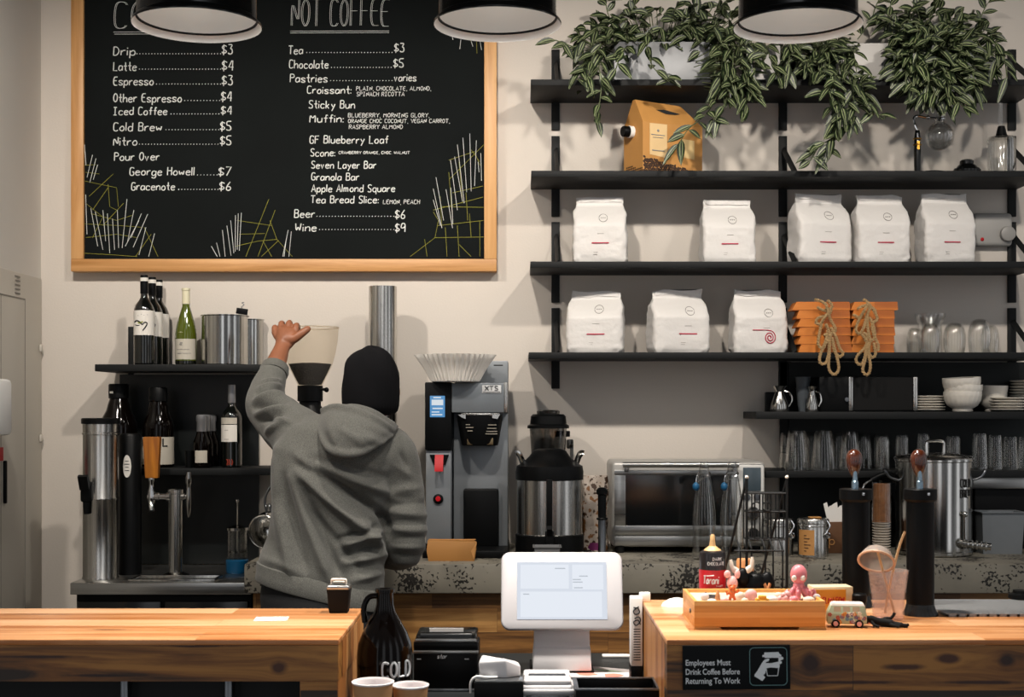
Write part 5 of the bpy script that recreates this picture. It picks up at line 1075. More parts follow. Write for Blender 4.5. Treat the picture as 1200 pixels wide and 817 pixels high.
def add_leaf(b, uvl, base, direc, up, ln, wd, droop):
    d = direc.normalized(); s = d.cross(up); s = s.normalized() if s.length > 1e-4 else d.orthogonal().normalized(); nrm = s.cross(d)
    C_, Lf, Rt = [], [], []; n = len(LW)-1
    for i in range(n+1):
        t_ = i/n; c = base+d*ln*t_-Vector((0, 0, 1))*droop*ln*t_*t_
        C_.append(b.bm.verts.new(c)); w_ = wd*LW[i]*.5
        if 0 < i < n:
            Lf.append(b.bm.verts.new(c+s*w_+nrm*w_*.45)); Rt.append(b.bm.verts.new(c-s*w_+nrm*w_*.45))
        else: Lf.append(None); Rt.append(None)
    for side in (Lf, Rt):
        for i in range(n):
            q = [(C_[i], 0), (C_[i+1], 0)]
            if side[i+1]: q.append((side[i+1], 1))
            if side[i]: q.append((side[i], 1))
            f = b.bm.faces.new([v for v, _ in q]); 
            for lp, (_, u) in zip(f.loops, q): lp[uvl].uv = (u, .5)
def vine_plant(name, label, px, y, z, vines, seed, pot=None, clumps=()):
    rnd = random.Random(seed); o = bpy.data.objects.new(name, None); COL.objects.link(o); o.location = at(px, y, z); tag(o, label, 'hanging plant', 'striped trailing plants on the top shelf'); org = o.location
    bl, bs = MB(), MB(); uvl = bl.bm.loops.layers.uv.new('UVMap')
    for pts in vines:
        P = smoothpath([W(p[0], p[1], p[2] if len(p) > 2 else y)-org for p in pts], 6)
        bs.tube(P, .0022, 6); acc = 0; side = 1
        for i in range(1, len(P)):
            acc += (P[i]-P[i-1]).length
            if acc > .021 or i == len(P)-1:
                acc = 0; tdir = (P[i]-P[i-1]).normalized(); side = -side
                out = Vector((rnd.uniform(-1, 1), rnd.uniform(-1.2, .3), rnd.uniform(-.6, .5)))+Vector((side*.7, 0, 0))
                dr = tdir*.6+out*.75
                add_leaf(bl, uvl, P[i], dr, Vector((rnd.uniform(-.5, .5), -1, rnd.uniform(.2, 1.0))), rnd.uniform(.052, .084), rnd.uniform(.024, .035), rnd.uniform(.0, .5))
    for cx, cy, rx, ry, n, dy, *fw in clumps:
        fw = fw[0] if fw else 0
        for _ in range(n):
            a = rnd.uniform(0, 6.283); q = math.sqrt(rnd.random()); p = W(cx+rx*q*math.cos(a), cy+ry*q*math.sin(a), y-fw+rnd.uniform(-dy, dy*.6))-org
            dr = Vector((math.cos(a)*q+rnd.uniform(-.7, .7), rnd.uniform(-1, .2), -math.sin(a)*q*.7+rnd.uniform(-.8, .5)))
            add_leaf(bl, uvl, p, dr, Vector((rnd.uniform(-.6, .6), -1, rnd.uniform(.1, 1))), rnd.uniform(.05, .085), rnd.uniform(.024, .036), rnd.uniform(0, .5))
            if rnd.random() < .5: bs.tube([p, p*.6+Vector((0, .02, .02))], .0018, 5)
    me = bl.mesh('foliage', M['leaf'], None)
    f = bpy.data.objects.new('foliage', me); COL.objects.link(f); f.parent = o; bs.build('stems', M['stem'], o)
    if pot: pot(o, org)
    return o
M['potwhite'] = mat('pot_white', 'bdbab6', .45)
def soil(b, x0, x1, y0, y1, z): b.box(x0, x1, y0, y1, z-.01, z)
def boxpot(w, d, h, m, tl=.005):
    def f(o, org):
        b = MB(); b.box(-w/2, w/2, -d/2, -d/2+tl, 0, h, .001); b.box(-w/2, w/2, d/2-tl, d/2, 0, h, .001); b.box(-w/2, -w/2+tl, -d/2+tl, d/2-tl, 0, h); b.box(w/2-tl, w/2, -d/2+tl, d/2-tl, 0, h); b.box(-w/2+tl, w/2-tl, -d/2+tl, d/2-tl, 0, .006); b.build('planter', m, o)
        b = MB(); soil(b, -w/2+tl, w/2-tl, -d/2+tl, d/2-tl, h-.02); b.build('soil', mat('potting_soil', '20170f', .95, bump=.6), o)
    return f
def roundpot(r0, r1, h, m):
    def f(o, org):
        b = MB(); b.lathe([(r0, 0), (r1, h-.004), (r1, h), (r1-.006, h), (r1-.012, h-.02), (0, h-.022)], 40, cap=False); b.build('planter', m, o)
    return f
k3 = 5.34/F; yp = 5.34
steelpot = mat('planter_steel', '909294', .5, .25, var=.15, vscale=9)
vine_plant('trailing_plant', 'striped trailing plant in the wide steel planter box', 773, yp, zs[0], [
 [(745, 52), (725, 38, 5.26), (705, 32, 5.2), (690, 42, 5.16), (676, 54, 5.15), (664, 52, 5.15), (651, 47, 5.14)], [(742, 50), (720, 40, 5.22), (700, 58, 5.15), (692, 75, 5.14), (688, 90, 5.14)], [(735, 50), (712, 50, 5.2), (702, 75, 5.15), (705, 95, 5.14), (703, 118, 5.13), (700, 140, 5.13)],
 [(740, 48), (725, 30), (715, 22), (711, 10), (710, 2)], [(755, 48), (745, 25), (740, 14), (745, 4)], [(765, 48, 5.3), (760, 38, 5.2), (758, 55, 5.15), (763, 74, 5.14), (770, 84, 5.13), (785, 94, 5.12)],
 [(820, 48), (840, 38, 5.22), (850, 52, 5.16), (850, 75, 5.14), (845, 95, 5.13)], [(822, 46), (850, 36, 5.2), (866, 50, 5.15), (872, 80, 5.13), (876, 105, 5.12), (874, 128, 5.12)], [(815, 46), (838, 40, 5.2), (846, 70, 5.14), (842, 105, 5.13), (832, 128, 5.12), (818, 142, 5.12), (806, 152, 5.12), (796, 168, 5.12)],
 [(825, 46), (858, 34, 5.2), (882, 52, 5.15), (885, 80, 5.13), (880, 110, 5.12)], [(830, 44), (836, 20), (842, 8), (850, 2)], [(800, 46), (808, 22), (812, 6)], [(834, 46), (856, 52, 5.15), (858, 85, 5.13), (850, 120, 5.12), (836, 140, 5.12)],
 [(830, 46), (870, 30, 5.3), (888, 16, 5.3), (893, 2, 5.3)], [(730, 52), (700, 62, 5.2), (682, 78, 5.15), (676, 92, 5.14)], [(745, 50), (730, 60, 5.16), (722, 80, 5.14)]], 11, boxpot(110*k3, .17, .158, steelpot),
 [(775, 30, 62, 20, 95, .07), (835, 36, 44, 28, 85, .09), (712, 48, 32, 22, 40, .07), (862, 78, 26, 36, 60, .04, .18), (690, 80, 16, 18, 10, .04)])
vine_plant('trailing_plant', 'striped trailing plant in the small white pot behind a pendant lamp', 896, yp, zs[0], [
 [(896, 50), (900, 60, 5.2), (906, 78, 5.15), (912, 90, 5.14)], [(896, 48), (915, 40, 5.25), (925, 60, 5.16), (922, 85, 5.14)], [(890, 48), (880, 60, 5.2), (883, 78, 5.15)]], 12, boxpot(30*k3, .12, .15, M['potwhite']), [(932, 58, 20, 24, 55, .08)])
vine_plant('trailing_plant', 'striped trailing plant spilling in two long strands from the white rectangular planter', 998, yp, zs[0], [
 [(985, 48), (975, 52, 5.2), (972, 75, 5.15), (978, 100, 5.13), (986, 125, 5.12), (990, 148, 5.12), (975, 162, 5.12), (960, 172, 5.12), (950, 188, 5.12)], [(975, 48), (968, 62, 5.18), (968, 90, 5.14), (974, 112, 5.13), (982, 140, 5.12), (978, 158, 5.12), (970, 178, 5.12)],
 [(990, 48), (1000, 62, 5.18), (1004, 85, 5.14), (1012, 108, 5.13), (1020, 125, 5.12), (1034, 138, 5.12)], [(985, 48), (992, 80, 5.14), (1000, 110, 5.12), (1000, 138, 5.12)], [(965, 48), (955, 60, 5.2), (945, 78, 5.15)], [(1005, 46), (1020, 25), (1026, 8), (1030, 0)], [(990, 50), (980, 90, 5.13), (966, 108, 5.12)]], 13, boxpot(76*k3, .15, .155, M['potwhite']),
 [(966, 48, 26, 22, 60, .08), (960, 68, 18, 20, 22, .04, .15), (990, 115, 24, 30, 34, .03, .2)])
vine_plant('trailing_plant', 'large bushy striped plant at the end of the top shelf', 1095, yp, zs[0], [
 [(1095, 45), (1120, 25, 5.25), (1135, 20), (1146, 26), (1152, 14), (1157, 4)], [(1100, 50), (1135, 40, 5.2), (1150, 55, 5.16), (1160, 62, 5.14), (1172, 70, 5.14)], [(1100, 45), (1142, 40, 5.2), (1160, 46, 5.16), (1175, 60, 5.15), (1180, 90, 5.15)], [(1085, 50), (1070, 62, 5.16), (1062, 85, 5.14), (1062, 104, 5.13)],
 [(1095, 55), (1090, 85, 5.14), (1086, 108, 5.13)], [(1100, 55), (1108, 88, 5.14), (1116, 110, 5.13), (1130, 126, 5.12)], [(1075, 45), (1050, 30, 5.25), (1040, 16), (1045, 4)], [(1085, 45), (1090, 20), (1096, 8)], [(1120, 50), (1138, 78, 5.14), (1142, 104, 5.13)]], 14, roundpot(.09, .125, .16, M['blackplastic']),
 [(1092, 45, 44, 36, 140, .12), (1098, 80, 46, 40, 170, .06, .15), (1090, 60, 44, 34, 120, .06, .15), (1128, 60, 38, 36, 80, .09), (1125, 75, 30, 30, 60, .05, .14), (1098, 98, 26, 16, 26, .03, .1), (1052, 22, 22, 18, 24, .08)])
solid('dark_planter', M['blackplastic'], 'low black planter between the two white planters', 'planter', lambda b: (b.lathe([(.055, 0), (.062, .1), (.06, .1), (.05, .02), (0, .02)], 32, cap=False),), at(936, 5.36, zs[0]))
# ------------------------------------------------------------------ text in a plain sans face
def sans(name, text, size, m, parent, loc, rot=(R(90), 0, 0), align='LEFT', bold=.0, xs=1.0, label=None):
    c = bpy.data.curves.new(name, 'FONT'); c.body = text; c.size = size; c.align_x = align; c.offset = bold; c.extrude = .0003; c.resolution_u = 3
    tmp = bpy.data.objects.new(name+'_tmp', c); COL.objects.link(tmp)
    me = bpy.data.meshes.new_from_object(tmp.evaluated_get(bpy.context.evaluated_depsgraph_get())); bpy.data.objects.remove(tmp); bpy.data.curves.remove(c)
    me.materials.clear(); me.materials.append(m); me.name = name
    o = bpy.data.objects.new(name, me); COL.objects.link(o); o.location = loc; o.rotation_euler = rot; o.scale = (xs, 1, 1)
    if parent is not None: o.parent = parent
    return o
# ------------------------------------------------------------------ the notice on the bar front
k = 2.667/F; p = W(863, 808, 2.6685)
sg = bpy.data.objects.new('bar_notice', None); COL.objects.link(sg); sg.location = p; sg.rotation_euler = (0, R(-.5), 0); tag(sg, 'black notice on the bar front about drinking coffee, with a hand and cup symbol', 'sign')
M['signblack'] = mat('sign_black', '0a0e10', .6, spec=.15); M['signwhite'] = mat('sign_white', 'e2e6e8', .6); M['signline'] = mat('sign_line', '6f9596', .6)
b = MB(k); b.box(-63, 63, -2.2, 0, 0, 52, .4); b.build('plate', M['signblack'], sg)
for i, tx in enumerate(('Employees Must', 'Drink Coffee Before', 'Returning To Work')):
    sans('lettering', tx, 9.6*k, M['signwhite'], sg, (-60*k, -2.3*k, (28.8-i*10.7)*k), bold=.00018, xs=(60/73, 72/92, 69/86)[i]*1.02)
b = MB(k); X0, X1, Z0, Z1, rr = 15.5, 59, 5, 49, 5
pts = []
for cx, cz, a0 in ((X1-rr, Z1-rr, 0), (X0+rr, Z1-rr, 90), (X0+rr, Z0+rr, 180), (X1-rr, Z0+rr, 270)): pts += [(cx+rr*math.cos(R(a0+15*i)), -2.3, cz+rr*math.sin(R(a0+15*i))) for i in range(7)]
b.tube(pts, .45, 4, closed=True); b.build('border', M['signline'], sg)
def fl(b, poly): b.prism(poly, -2.6, -2.2)
b = MB(k); q = lambda x, y: (15.5+(x-655)/6.67, 49-(y-130)/6.67)
fl(b, [q(*a) for a in ((752, 190), (768, 185), (770, 168), (880, 165), (888, 180), (902, 188), (900, 202), (755, 203))])
fl(b, [q(*a) for a in ((770, 203), (885, 203), (884, 210), (773, 210))])
b.tube([(a, -2.4, c) for a, c in (q(782, 290), q(792, 350), q(872, 350), q(882, 285))], .55, 6)
b.build('cup_symbol', M['signwhite'], sg)
b = MB(k)
fl(b, [q(*a) for a in ((692, 340), (715, 310), (738, 270), (760, 235), (775, 222), (800, 215), (810, 222), (800, 236), (780, 244), (778, 250), (820, 252), (880, 240), (880, 208), (905, 202), (918, 208), (916, 222), (890, 232), (904, 238), (906, 252), (886, 262), (890, 275), (884, 290), (820, 285), (785, 290), (775, 330), (760, 345), (775, 362), (752, 390), (690, 352))])
b.build('hand_symbol', M['signwhite'], sg)

# ------------------------------------------------------------------ on the right-hand bar
M['bamboo'] = wood('bamboo_box', 'b8762c', 'd0944a', 'dda862', 0, 2, (9, .012), .4, .7)
t = Th('bamboo_box', 'wide bamboo tray box full of little toys on the bar', 'box', 890.5, 2.79, ZB); H = 33.5; w = 77; D = 112
b = t.mb(); b.box(-w, w, 0, 4, 3, H, .6); b.box(-w, w, D-4, D, 3, H, .6); b.box(-w, -w+4, 4, D-4, 3, H, .4); b.box(w-4, w, 4, D-4, 3, H, .4); t.part(b, 'sides', M['bamboo'])
b = t.mb(); b.box(-w+4, w-4, 4, D-4, 4, H-4.5, .3); t.part(b, 'tray', mat('pale_sand', 'd8bfa6', .9, bump=.6, bscale=220))
for s in (-1, 1):
    b = t.mb(); b.loft([[(s*(w), 0, 3), (s*(w-30), 0, 3), (s*(w-30), D, 3), (s*w, D, 3)], [(s*(w+1), -1, 0), (s*(w-33), -1, 0), (s*(w-33), D+1, 0), (s*(w+1), D+1, 0)]]); t.part(b, 'foot', M['bamboo'])
b = t.mb(); b.lathe([(2.6, 0), (2.6, 2), (0, 2.2)], 14, at=(-w, 30, 18), rot=Euler((0, R(-90), 0))); t.part(b, 'knob', M['darksteel'])
ZTOY = ZB+(H-4.4)*t.k; KT = 2.86/F
def toy(name, label, cat, px, y, parts, z=None, rz=0, group=None, k=None):
    t = Th(name, label, cat, px, y, ZTOY if z is None else z, group, rz)
    for nm, m, f in parts: b = t.mb(); f(b); t.part(b, nm, m)
    return t
M['pink'] = mat('pink_vinyl', 'd97f86', .35); M['pinkpale'] = mat('pale_pink_vinyl', 'e3a9a4', .4); M['orange'] = mat('orange_vinyl', 'd8642a', .4); M['shell'] = mat('shell_cream', 'dcc3ae', .6); M['shellw'] = mat('shell_white', 'ddd6d2', .6)
M['yellow'] = mat('yellow_paint', 'e0a030', .4); M['bone'] = mat('bone_white', 'e4ddd0', .5); M['tan'] = mat('tan_plastic', 'c88a58', .5)
def octo(b):
    b.ball((0, 0, 29), (10, 9.5, 12)); b.ball((0, -1, 16), (7, 6.5, 6))
    for i in range(6):
        a = R(-150+i*50); c, s = math.cos(a), math.sin(a)
        b.tube(smoothpath([(c*3, s*3, 14), (c*9, s*8, 11), (c*14, s*10, 4), (c*18, s*12, 5), (c*18, s*12, 10), (c*15, s*11, 11)], 5), [3.8-.09*q for q in range(26)], 10)
t = toy('toy_figure', 'big-headed pink rubber toy with curling arms at the end of the toy tray', 'toy', 936, 2.87, [('body', M['pink'], octo)])
b = t.mb(); [b.ball((s*5-2, -8.3, 26), (3, 2, 3.2)) for s in (-1, 1)]; t.part(b, 'eyes', M['bone'])
def lump(b):
    for x, y, z, r in ((0, 0, 4, 5), (7, -1, 3.4, 4), (-6, 1, 3.5, 4), (3, 1, 9, 4.2), (-2, 0, 8, 3.4)): b.ball((x, y, z), r, 12, 8)
toy('toy_figure', 'small curled pale pink toy next to the big-headed pink one', 'toy', 920, 2.83, [('body', M['pinkpale'], lump)])
toy('toy_figure', 'small round pink toy below the eyes of the big-headed pink one', 'toy', 931, 2.81, [('body', M['pink'], lambda b: (b.ball((0, 0, 4.4), (5, 4.5, 4.6)), b.ball((-4, -1, 2.2), 2.6), b.ball((4, -1, 2.2), 2.6)))])
def figure(b):
    b.tube([(0, 0, 3), (0, 0, 9)], [3, 3.6], 10); b.ball((0, 0, 13.5), 3.8, 12, 8); b.tube([(-1.5, 0, 4), (-3, 0, 0)], [2, 1.6], 8); b.tube([(1.5, 0, 4), (3.4, 0, 0)], [2, 1.6], 8)
    b.tube([(-2, 0, 9), (-6, -1, 7), (-7, -1, 11)], [1.8, 1.5, 1.2], 8); b.tube([(2, 0, 9), (6, -1, 10), (7.5, -1, 13)], [1.8, 1.5, 1.2], 8); b.ball((-2.6, 0, 17), 1.5, 8, 6); b.ball((2.6, 0, 17), 1.5, 8, 6)
toy('toy_figure', 'small orange toy figure with raised arm in the toy tray', 'toy', 858, 2.86, [('body', M['orange'], figure)])
toy('toy_car', 'tiny yellow toy car in the toy tray', 'toy car', 893, 2.815, [('body', M['yellow'], lambda b: (b.box(-8, 8, -3.5, 3.5, 1.5, 5.5, 1.3), b.box(-4.5, 5, -3, 3, 5, 9, 1.6))), ('wheels', M['blackrubber'], lambda b: [b.cyl((x, -3.9, 2), (x, 3.9, 2), 2, seg=12) for x in (-5, 5)])])
toy('cone_shell', 'tan upright cone shell in the toy tray', 'shell', 841, 2.84, [('body', M['tan'], lambda b: b.lathe([(3, 0), (3.4, 2), (2.6, 7), (1.4, 12), (0, 14)], 14, flute=.05, nfl=5))])
for i, (px, y, rx, rz_, m_, lb) in enumerate(((826, 2.86, 5, 4.5, 'shellw', 'white shell at the syrup bottle end of the toy tray'), (834, 2.81, 6, 3, 'shellw', 'flat white shell before the cone shell'), (868, 2.84, 6, 6, 'shell', 'round cream shell beside the orange toy figure'), (880, 2.85, 7.5, 7.5, 'pinkpale', 'largest pale round shell, above the yellow toy car'),
        (873, 2.81, 4.5, 3.6, 'shell', 'small cream pebble beside the yellow toy car'), (905, 2.82, 7, 4.5, 'shellw', 'white pebble just past the yellow toy car'), (912, 2.86, 6, 5, 'shell', 'cream pebble behind the curled pink toy'), (948, 2.82, 7, 4, 'shell', 'flat cream shell in front of the pink toy arms'), (957, 2.86, 4.5, 4, 'shellw', 'white pebble in the far corner of the toy tray'), (849, 2.82, 5, 3.4, 'pinkpale', 'pale pink pebble before the orange toy figure'))):
    toy('sea_shell', lb, 'shell', px, y, [('body', M[m_], lambda b: b.ball((0, 0, rz_*.85), (rx, rx*.75, rz_), 14, 10))], group='shells and pebbles in the toy tray')
toy('toy_plane', 'small grey toy plane lying in the toy tray', 'toy plane', 835, 2.875, [('body', M['darksteel'], lambda b: (b.tube([(-9, 0, 4), (9, 1, 4)], [1.6, 1.2], 8), b.box(-2, 2, -9, 9, 3.4, 4.4, .3), b.box(-9, -6.5, -4, 4, 3.8, 4.6, .2), b.box(-9, -7, -.4, .4, 4, 8, .2), b.box(-6, 6, -1, 1, 0, 3, .5)))])
def bull(b):
    b.ball((0, 0, 17), (17, 9, 12)); b.ball((-13, -2, 25), (8, 7, 8)); b.ball((13, 0, 20), (9, 8, 10))
    for x, y in ((-10, -5), (-10, 5), (11, -5), (11, 5)): b.tube([(x, y, 12), (x, y, 0)], [4.5, 3.6], 10)
t = toy('toy_bull', 'black toy bull with pale horns behind the toy tray', 'toy', 884, 3.025, [('body', M['blackplastic'], bull)], z=ZB)
t.o.scale = (1.1, 1.1, 1.6)
b = t.mb(); b.tube(smoothpath([(-18, -4, 30), (-24, -5, 33), (-26, -5, 39)], 5), [2.6]*5+[2.2]*4+[1.6]*2, 10); b.tube(smoothpath([(-9, -4, 31), (-4, -5, 34), (-3, -5, 41)], 5), [2.6]*5+[2.2]*4+[1.6]*2, 10); t.part(b, 'horns', M['bone'])
b = t.mb(); b.tube([(9, -9, 22), (12, -10, 17), (16, -9, 12)], [1.5, 1.6, 1.2], 8); b.tube([(15, -9, 22), (12, -10, 17)], 1.4, 8); t.part(b, 'markings', M['tan'])
toy('toy_rabbit', 'small white toy with an upright ear beside the syrup bottle', 'toy', 860, 2.995, [('body', M['pinkpale'], lambda b: (b.ball((0, 0, 12), (7, 6, 12)), b.ball((-2, -1, 28), (6.5, 6, 6.5)), b.ball((-8, -2, 36), (4, 3, 3.5)), b.ball((4, -1, 36), (3.4, 3, 4))))], z=ZB).o.scale = (1, 1, 1.32)
t = Th('sauce_cap_bottle', 'tan-capped bottle behind the wire rack', 'bottle', 873, 3.195, ZB+.0003); zz = t.h; b = t.mb(); b.lathe([(10, 0), (10.6, 2), (10.6, zz(672)), (9, zz(668))], 24); t.part(b, 'body', M['blackplastic'])
b = t.mb(); b.lathe([(10, zz(669)), (10, zz(657)), (9, zz(655)), (0, zz(655))], 24, flute=.02, nfl=18); t.part(b, 'cap', M['tan'])

t = Th('syrup_bottle', 'dark chocolate sauce bottle with a red label and a cream pump cap', 'sauce bottle', 835, 3.03, ZB); zz = t.h; r = 15.6; x = t.x
b = t.mb(); b.lathe([(r*.92, 0), (r, 2), (r, zz(650)), (r*.95, zz(647)), (11, zz(645))], 40); t.part(b, 'body', mat('chocolate_plastic', '161213', .3, coat=.3))
lb = band(t, r+.12, zz(689), zz(667), 'label', mat('sauce_red', 'c21f2b', .4), None, 170, 370)
b = t.mb(); 
def wt(text, x0, base, cap, x1, rr, slant=.06): stroke_text(b, text, x0, base, cap, rr, x1, lambda a, c_: Vector(wrap(r+.3, a, -c_)), jit=0, slant=slant)
wt('DARK', -2, -zz(655.5), 3.4, 9, .3); wt('CHOCOLATE', -8, -zz(661), 3.6, 13, .3); t.part(b, 'flavour_lettering', M['signwhite'])
b = t.mb(); wt('Torani', -14, -zz(682.5), 9, 5, .8, .2); b.tube([wrap(r+.3, -9+i*1.2, zz(673.5)+i*.12) for i in range(8)], .7, 5); wt('SAUCE', 2, -zz(686), 1.7, 11, .22); t.part(b, 'brand_lettering', M['signwhite'], lb)
b = t.mb(); b.lathe([(11.4, zz(656)), (11.4, zz(647)), (9, zz(643.5)), (4, zz(640)), (3, zz(634)), (2.6, zz(628)), (1.6, zz(626.5)), (0, zz(626.5))], 28, flute=.0); t.part(b, 'cap', mat('cream_cap', 'd9b07a', .45))

# wire rack
t = Th('wire_rack', 'black two-tier wire display rack on the bar', 'wire rack', 897, 3.1, ZB); x = t.x; zz = t.h
b = t.mb(); U0, U1 = x(874), x(921)
for X in (U0, U1): b.tube([(X, -6, 0), (X, -6, zz(560))], 1.7, 8); 
fr = t.part(b, 'uprights', M['black'])
b = t.mb()
for X, X2 in ((U0, x(845)), (U1, x(889))): b.tube([(X, -6, zz(561)), (X2, 34, 0)], 1.5, 8)
t.part(b, 'back_legs', M['black'])
b = t.mb()
for X in (U0, U1): b.ball((X, -6, zz(559)), 2.2, 12, 8)
t.part(b, 'end_caps', M['bone'], fr, label='white end caps')
def basket(z1, z0, x0, x1, y0, y1, nm, nv):
    b = t.mb()
    for z in (z0, (z0*.4+z1*.6), z1): b.tube([(x0, y0, z), (x1, y0, z), (x1, y1, z), (x0, y1, z)], 1.1, 6, closed=True)
    for i in range(nv+1):
        X = x0+(x1-x0)*i/nv; b.tube([(X, y0, z1), (X, y0, z0), (X, y1, z0), (X, y1, z1)], .95, 6)
    t.part(b, nm, M['black'])
basket(zz(578), zz(632), U0, U1, -6, 14, 'upper_basket', 5)
b = t.mb(); b.torus((x(885), -8, zz(593)), 5, .8, 18, 6, (0, 1, 0), 40, 330); b.torus((x(897), -8, zz(593)), 5, .8, 18, 6, (0, 1, 0), -150, 150); t.part(b, 'scrollwork', M['black'])
b = t.mb()
for i, X in enumerate((x(865), x(878), x(894), x(903), x(914))): b.tube(smoothpath([(X-2, -6, zz(632)), (X-1, -12, zz(638)), (X, -16, zz(646)), (X, -16, zz(690))], 4), 1.1, 6)
for z in (zz(644), zz(690)): b.tube([(x(858), -16, z), (x(916), -16, z)], 1.1, 6)
b.tube([(x(862), -16, zz(690)), (x(862), 12, zz(690)), (x(916), 12, zz(690)), (x(916), -16, zz(690))], 1.1, 6); t.part(b, 'lower_basket', M['black'])

# yellow tin, toy van, black jar, lizard toy, eraser
t = Th('yellow_box', 'yellow card box with red lettering behind the bamboo tray', 'box', 978, 3.0, ZB, rz=4); zz = t.h; x = t.x; hh = zz(688)
b = t.mb(); b.box(-25, 22, 0, 26, 0, hh, .6); bx_ = t.part(b, 'carton', mat('carton_cream', 'd8c6a0', .6))
b = t.mb(); b.box(-24.5, 13.5, -.5, .2, 1, hh-3); fp_ = t.part(b, 'front_print', M['yellow'], bx_)
b = t.mb(); stroke_text(b, 'ELMASON', -15, -13, 7, .75, 11, lambda a, c_: Vector((a, -.8, -c_)), jit=0, slant=.1); t.part(b, 'lettering', mat('red_ink', 'b02a1c', .6), fp_)
t = Th('toy_van', 'pale green toy camper van painted with flowers', 'toy van', 991.5, 2.83, ZB, rz=-7); x = t.x; b = t.mb()
def sec(z, f, bk, w): return [(-f, -w, z), (bk, -w, z), (bk, w, z), (-f, w, z)]
b.loft([sec(4, 22, 22.5, 9), sec(9, 23, 23, 9.6), sec(16, 22.4, 22.6, 9.6), sec(18, 21.6, 22, 9.2), sec(26, 18, 20.5, 8.2)]); bmesh.ops.bevel(b.bm, geom=b.bm.edges[:], offset=1.1*t.k, segments=2, affect='EDGES', profile=.5); bd = t.part(b, 'body', mat('van_green', 'a9b89a', .3, coat=.3))
b = t.mb(); b.loft([sec(25.5, 18.2, 20.6, 8.4), sec(28, 16.8, 19.2, 7.4), sec(29, 14, 16, 5)]); t.part(b, 'roof', M['bone'])
b = t.mb()
for X in (-15, -4.5, 6.5): b.loft([[(X, -9.3, 18.6), (X+8, -9.3, 18.6), (X+8, -8.5, 24.4), (X, -8.5, 24.4)], [(X, -9.0, 18.6), (X+8, -9.0, 18.6), (X+8, -8.2, 24.4), (X, -8.2, 24.4)]])
t.part(b, 'windows', mat('van_window', 'b9a98a', .2), bd)
rnd = random.Random(3)
fl_ = [mat('flower_'+n_, c_, .5) for n_, c_ in (('red', 'b0503c'), ('purple', '6a5a80'), ('orange', 'cf8a3c'), ('blue', '5a86a0'), ('white', 'e0d8c4'))]
for ci, m_ in enumerate(fl_):
    b = t.mb()
    for _ in range(6):
        X, Z = rnd.uniform(-20, 20), rnd.uniform(6, 17)
        for q_ in range(5): b.ball((X+1.4*math.cos(q_*1.257), -9.75, Z+1.4*math.sin(q_*1.257)), (1.1, .25, 1.1), 8, 5)
    t.part(b, 'flower_paint', m_, bd)
for X in (-13, 14):
    b = t.mb(); b.cyl((X, -10.2, 4.6), (X, -6, 4.6), 4.8); wh = t.part(b, 'wheel', M['blackrubber']); b = t.mb(); b.lathe([(2.9, 0), (2.6, .6), (0, .8)], 16, at=(X, -10.2, 4.6), rot=Euler((R(90), 0, 0))); t.part(b, 'hubcap', M['pinkpale'], wh)
    b = t.mb(); b.cyl((X, 10.2, 4.6), (X, 6, 4.6), 4.8); t.part(b, 'wheel', M['blackrubber'])
t = Th('black_jar', 'small black jar behind the toy van', 'jar', 1007, 2.96, ZB); b = t.mb(); b.lathe([(7, 0), (7.6, 1), (7.6, 18)], 24); t.part(b, 'body', M['blackplastic']); b = t.mb(); b.lathe([(8.4, 18), (8.6, 19), (8.4, 26), (7, 27.5), (0, 27.5)], 24, flute=.012, nfl=24); t.part(b, 'lid', M['blackplastic'])
solid('eraser', M['pinkpale'], 'flat pale pink block beside the toy van', 'eraser', lambda b: b.box(-10, 10, -6, 6, 0, 7, 1.6), at(1023, 2.87, ZB+.0002), 2.87/F, rz=-6)
t = Th('toy_lizard', 'black rubber lizard toy lying before the glass of stir sticks', 'toy', 1037, 2.825, ZB+.0003); b = t.mb()
b.tube(smoothpath([(-27, 6, 9), (-18, 4, 9), (-8, 2, 6), (4, 0, 4.4), (14, -3, 2.6), (22, -6, 2.2), (26, -4, 3)], 6), [3.4]*7+[4.6]*7+[4.8]*7+[3.6]*7+[2.4]*5+[1.8]*4, 12)
b.ball((-30, 6, 10.5), (6, 4.4, 3.8)); b.tube(smoothpath([(-4, 2, 6), (2, 10, 8), (10, 10, 9), (14, 9, 15)], 5), 1.9, 8); b.tube(smoothpath([(2, 0, 5), (8, -7, 3), (14, -10, 1.6)], 5), 1.8, 8); b.tube(smoothpath([(-16, 3, 8), (-14, -6, 3), (-9, -9, 1.6)], 5), 1.8, 8); b.tube(smoothpath([(-14, 4, 8), (-20, 12, 3), (-24, 13, 1.6)], 5), 1.8, 8)
t.part(b, 'body', M['blackrubber'])
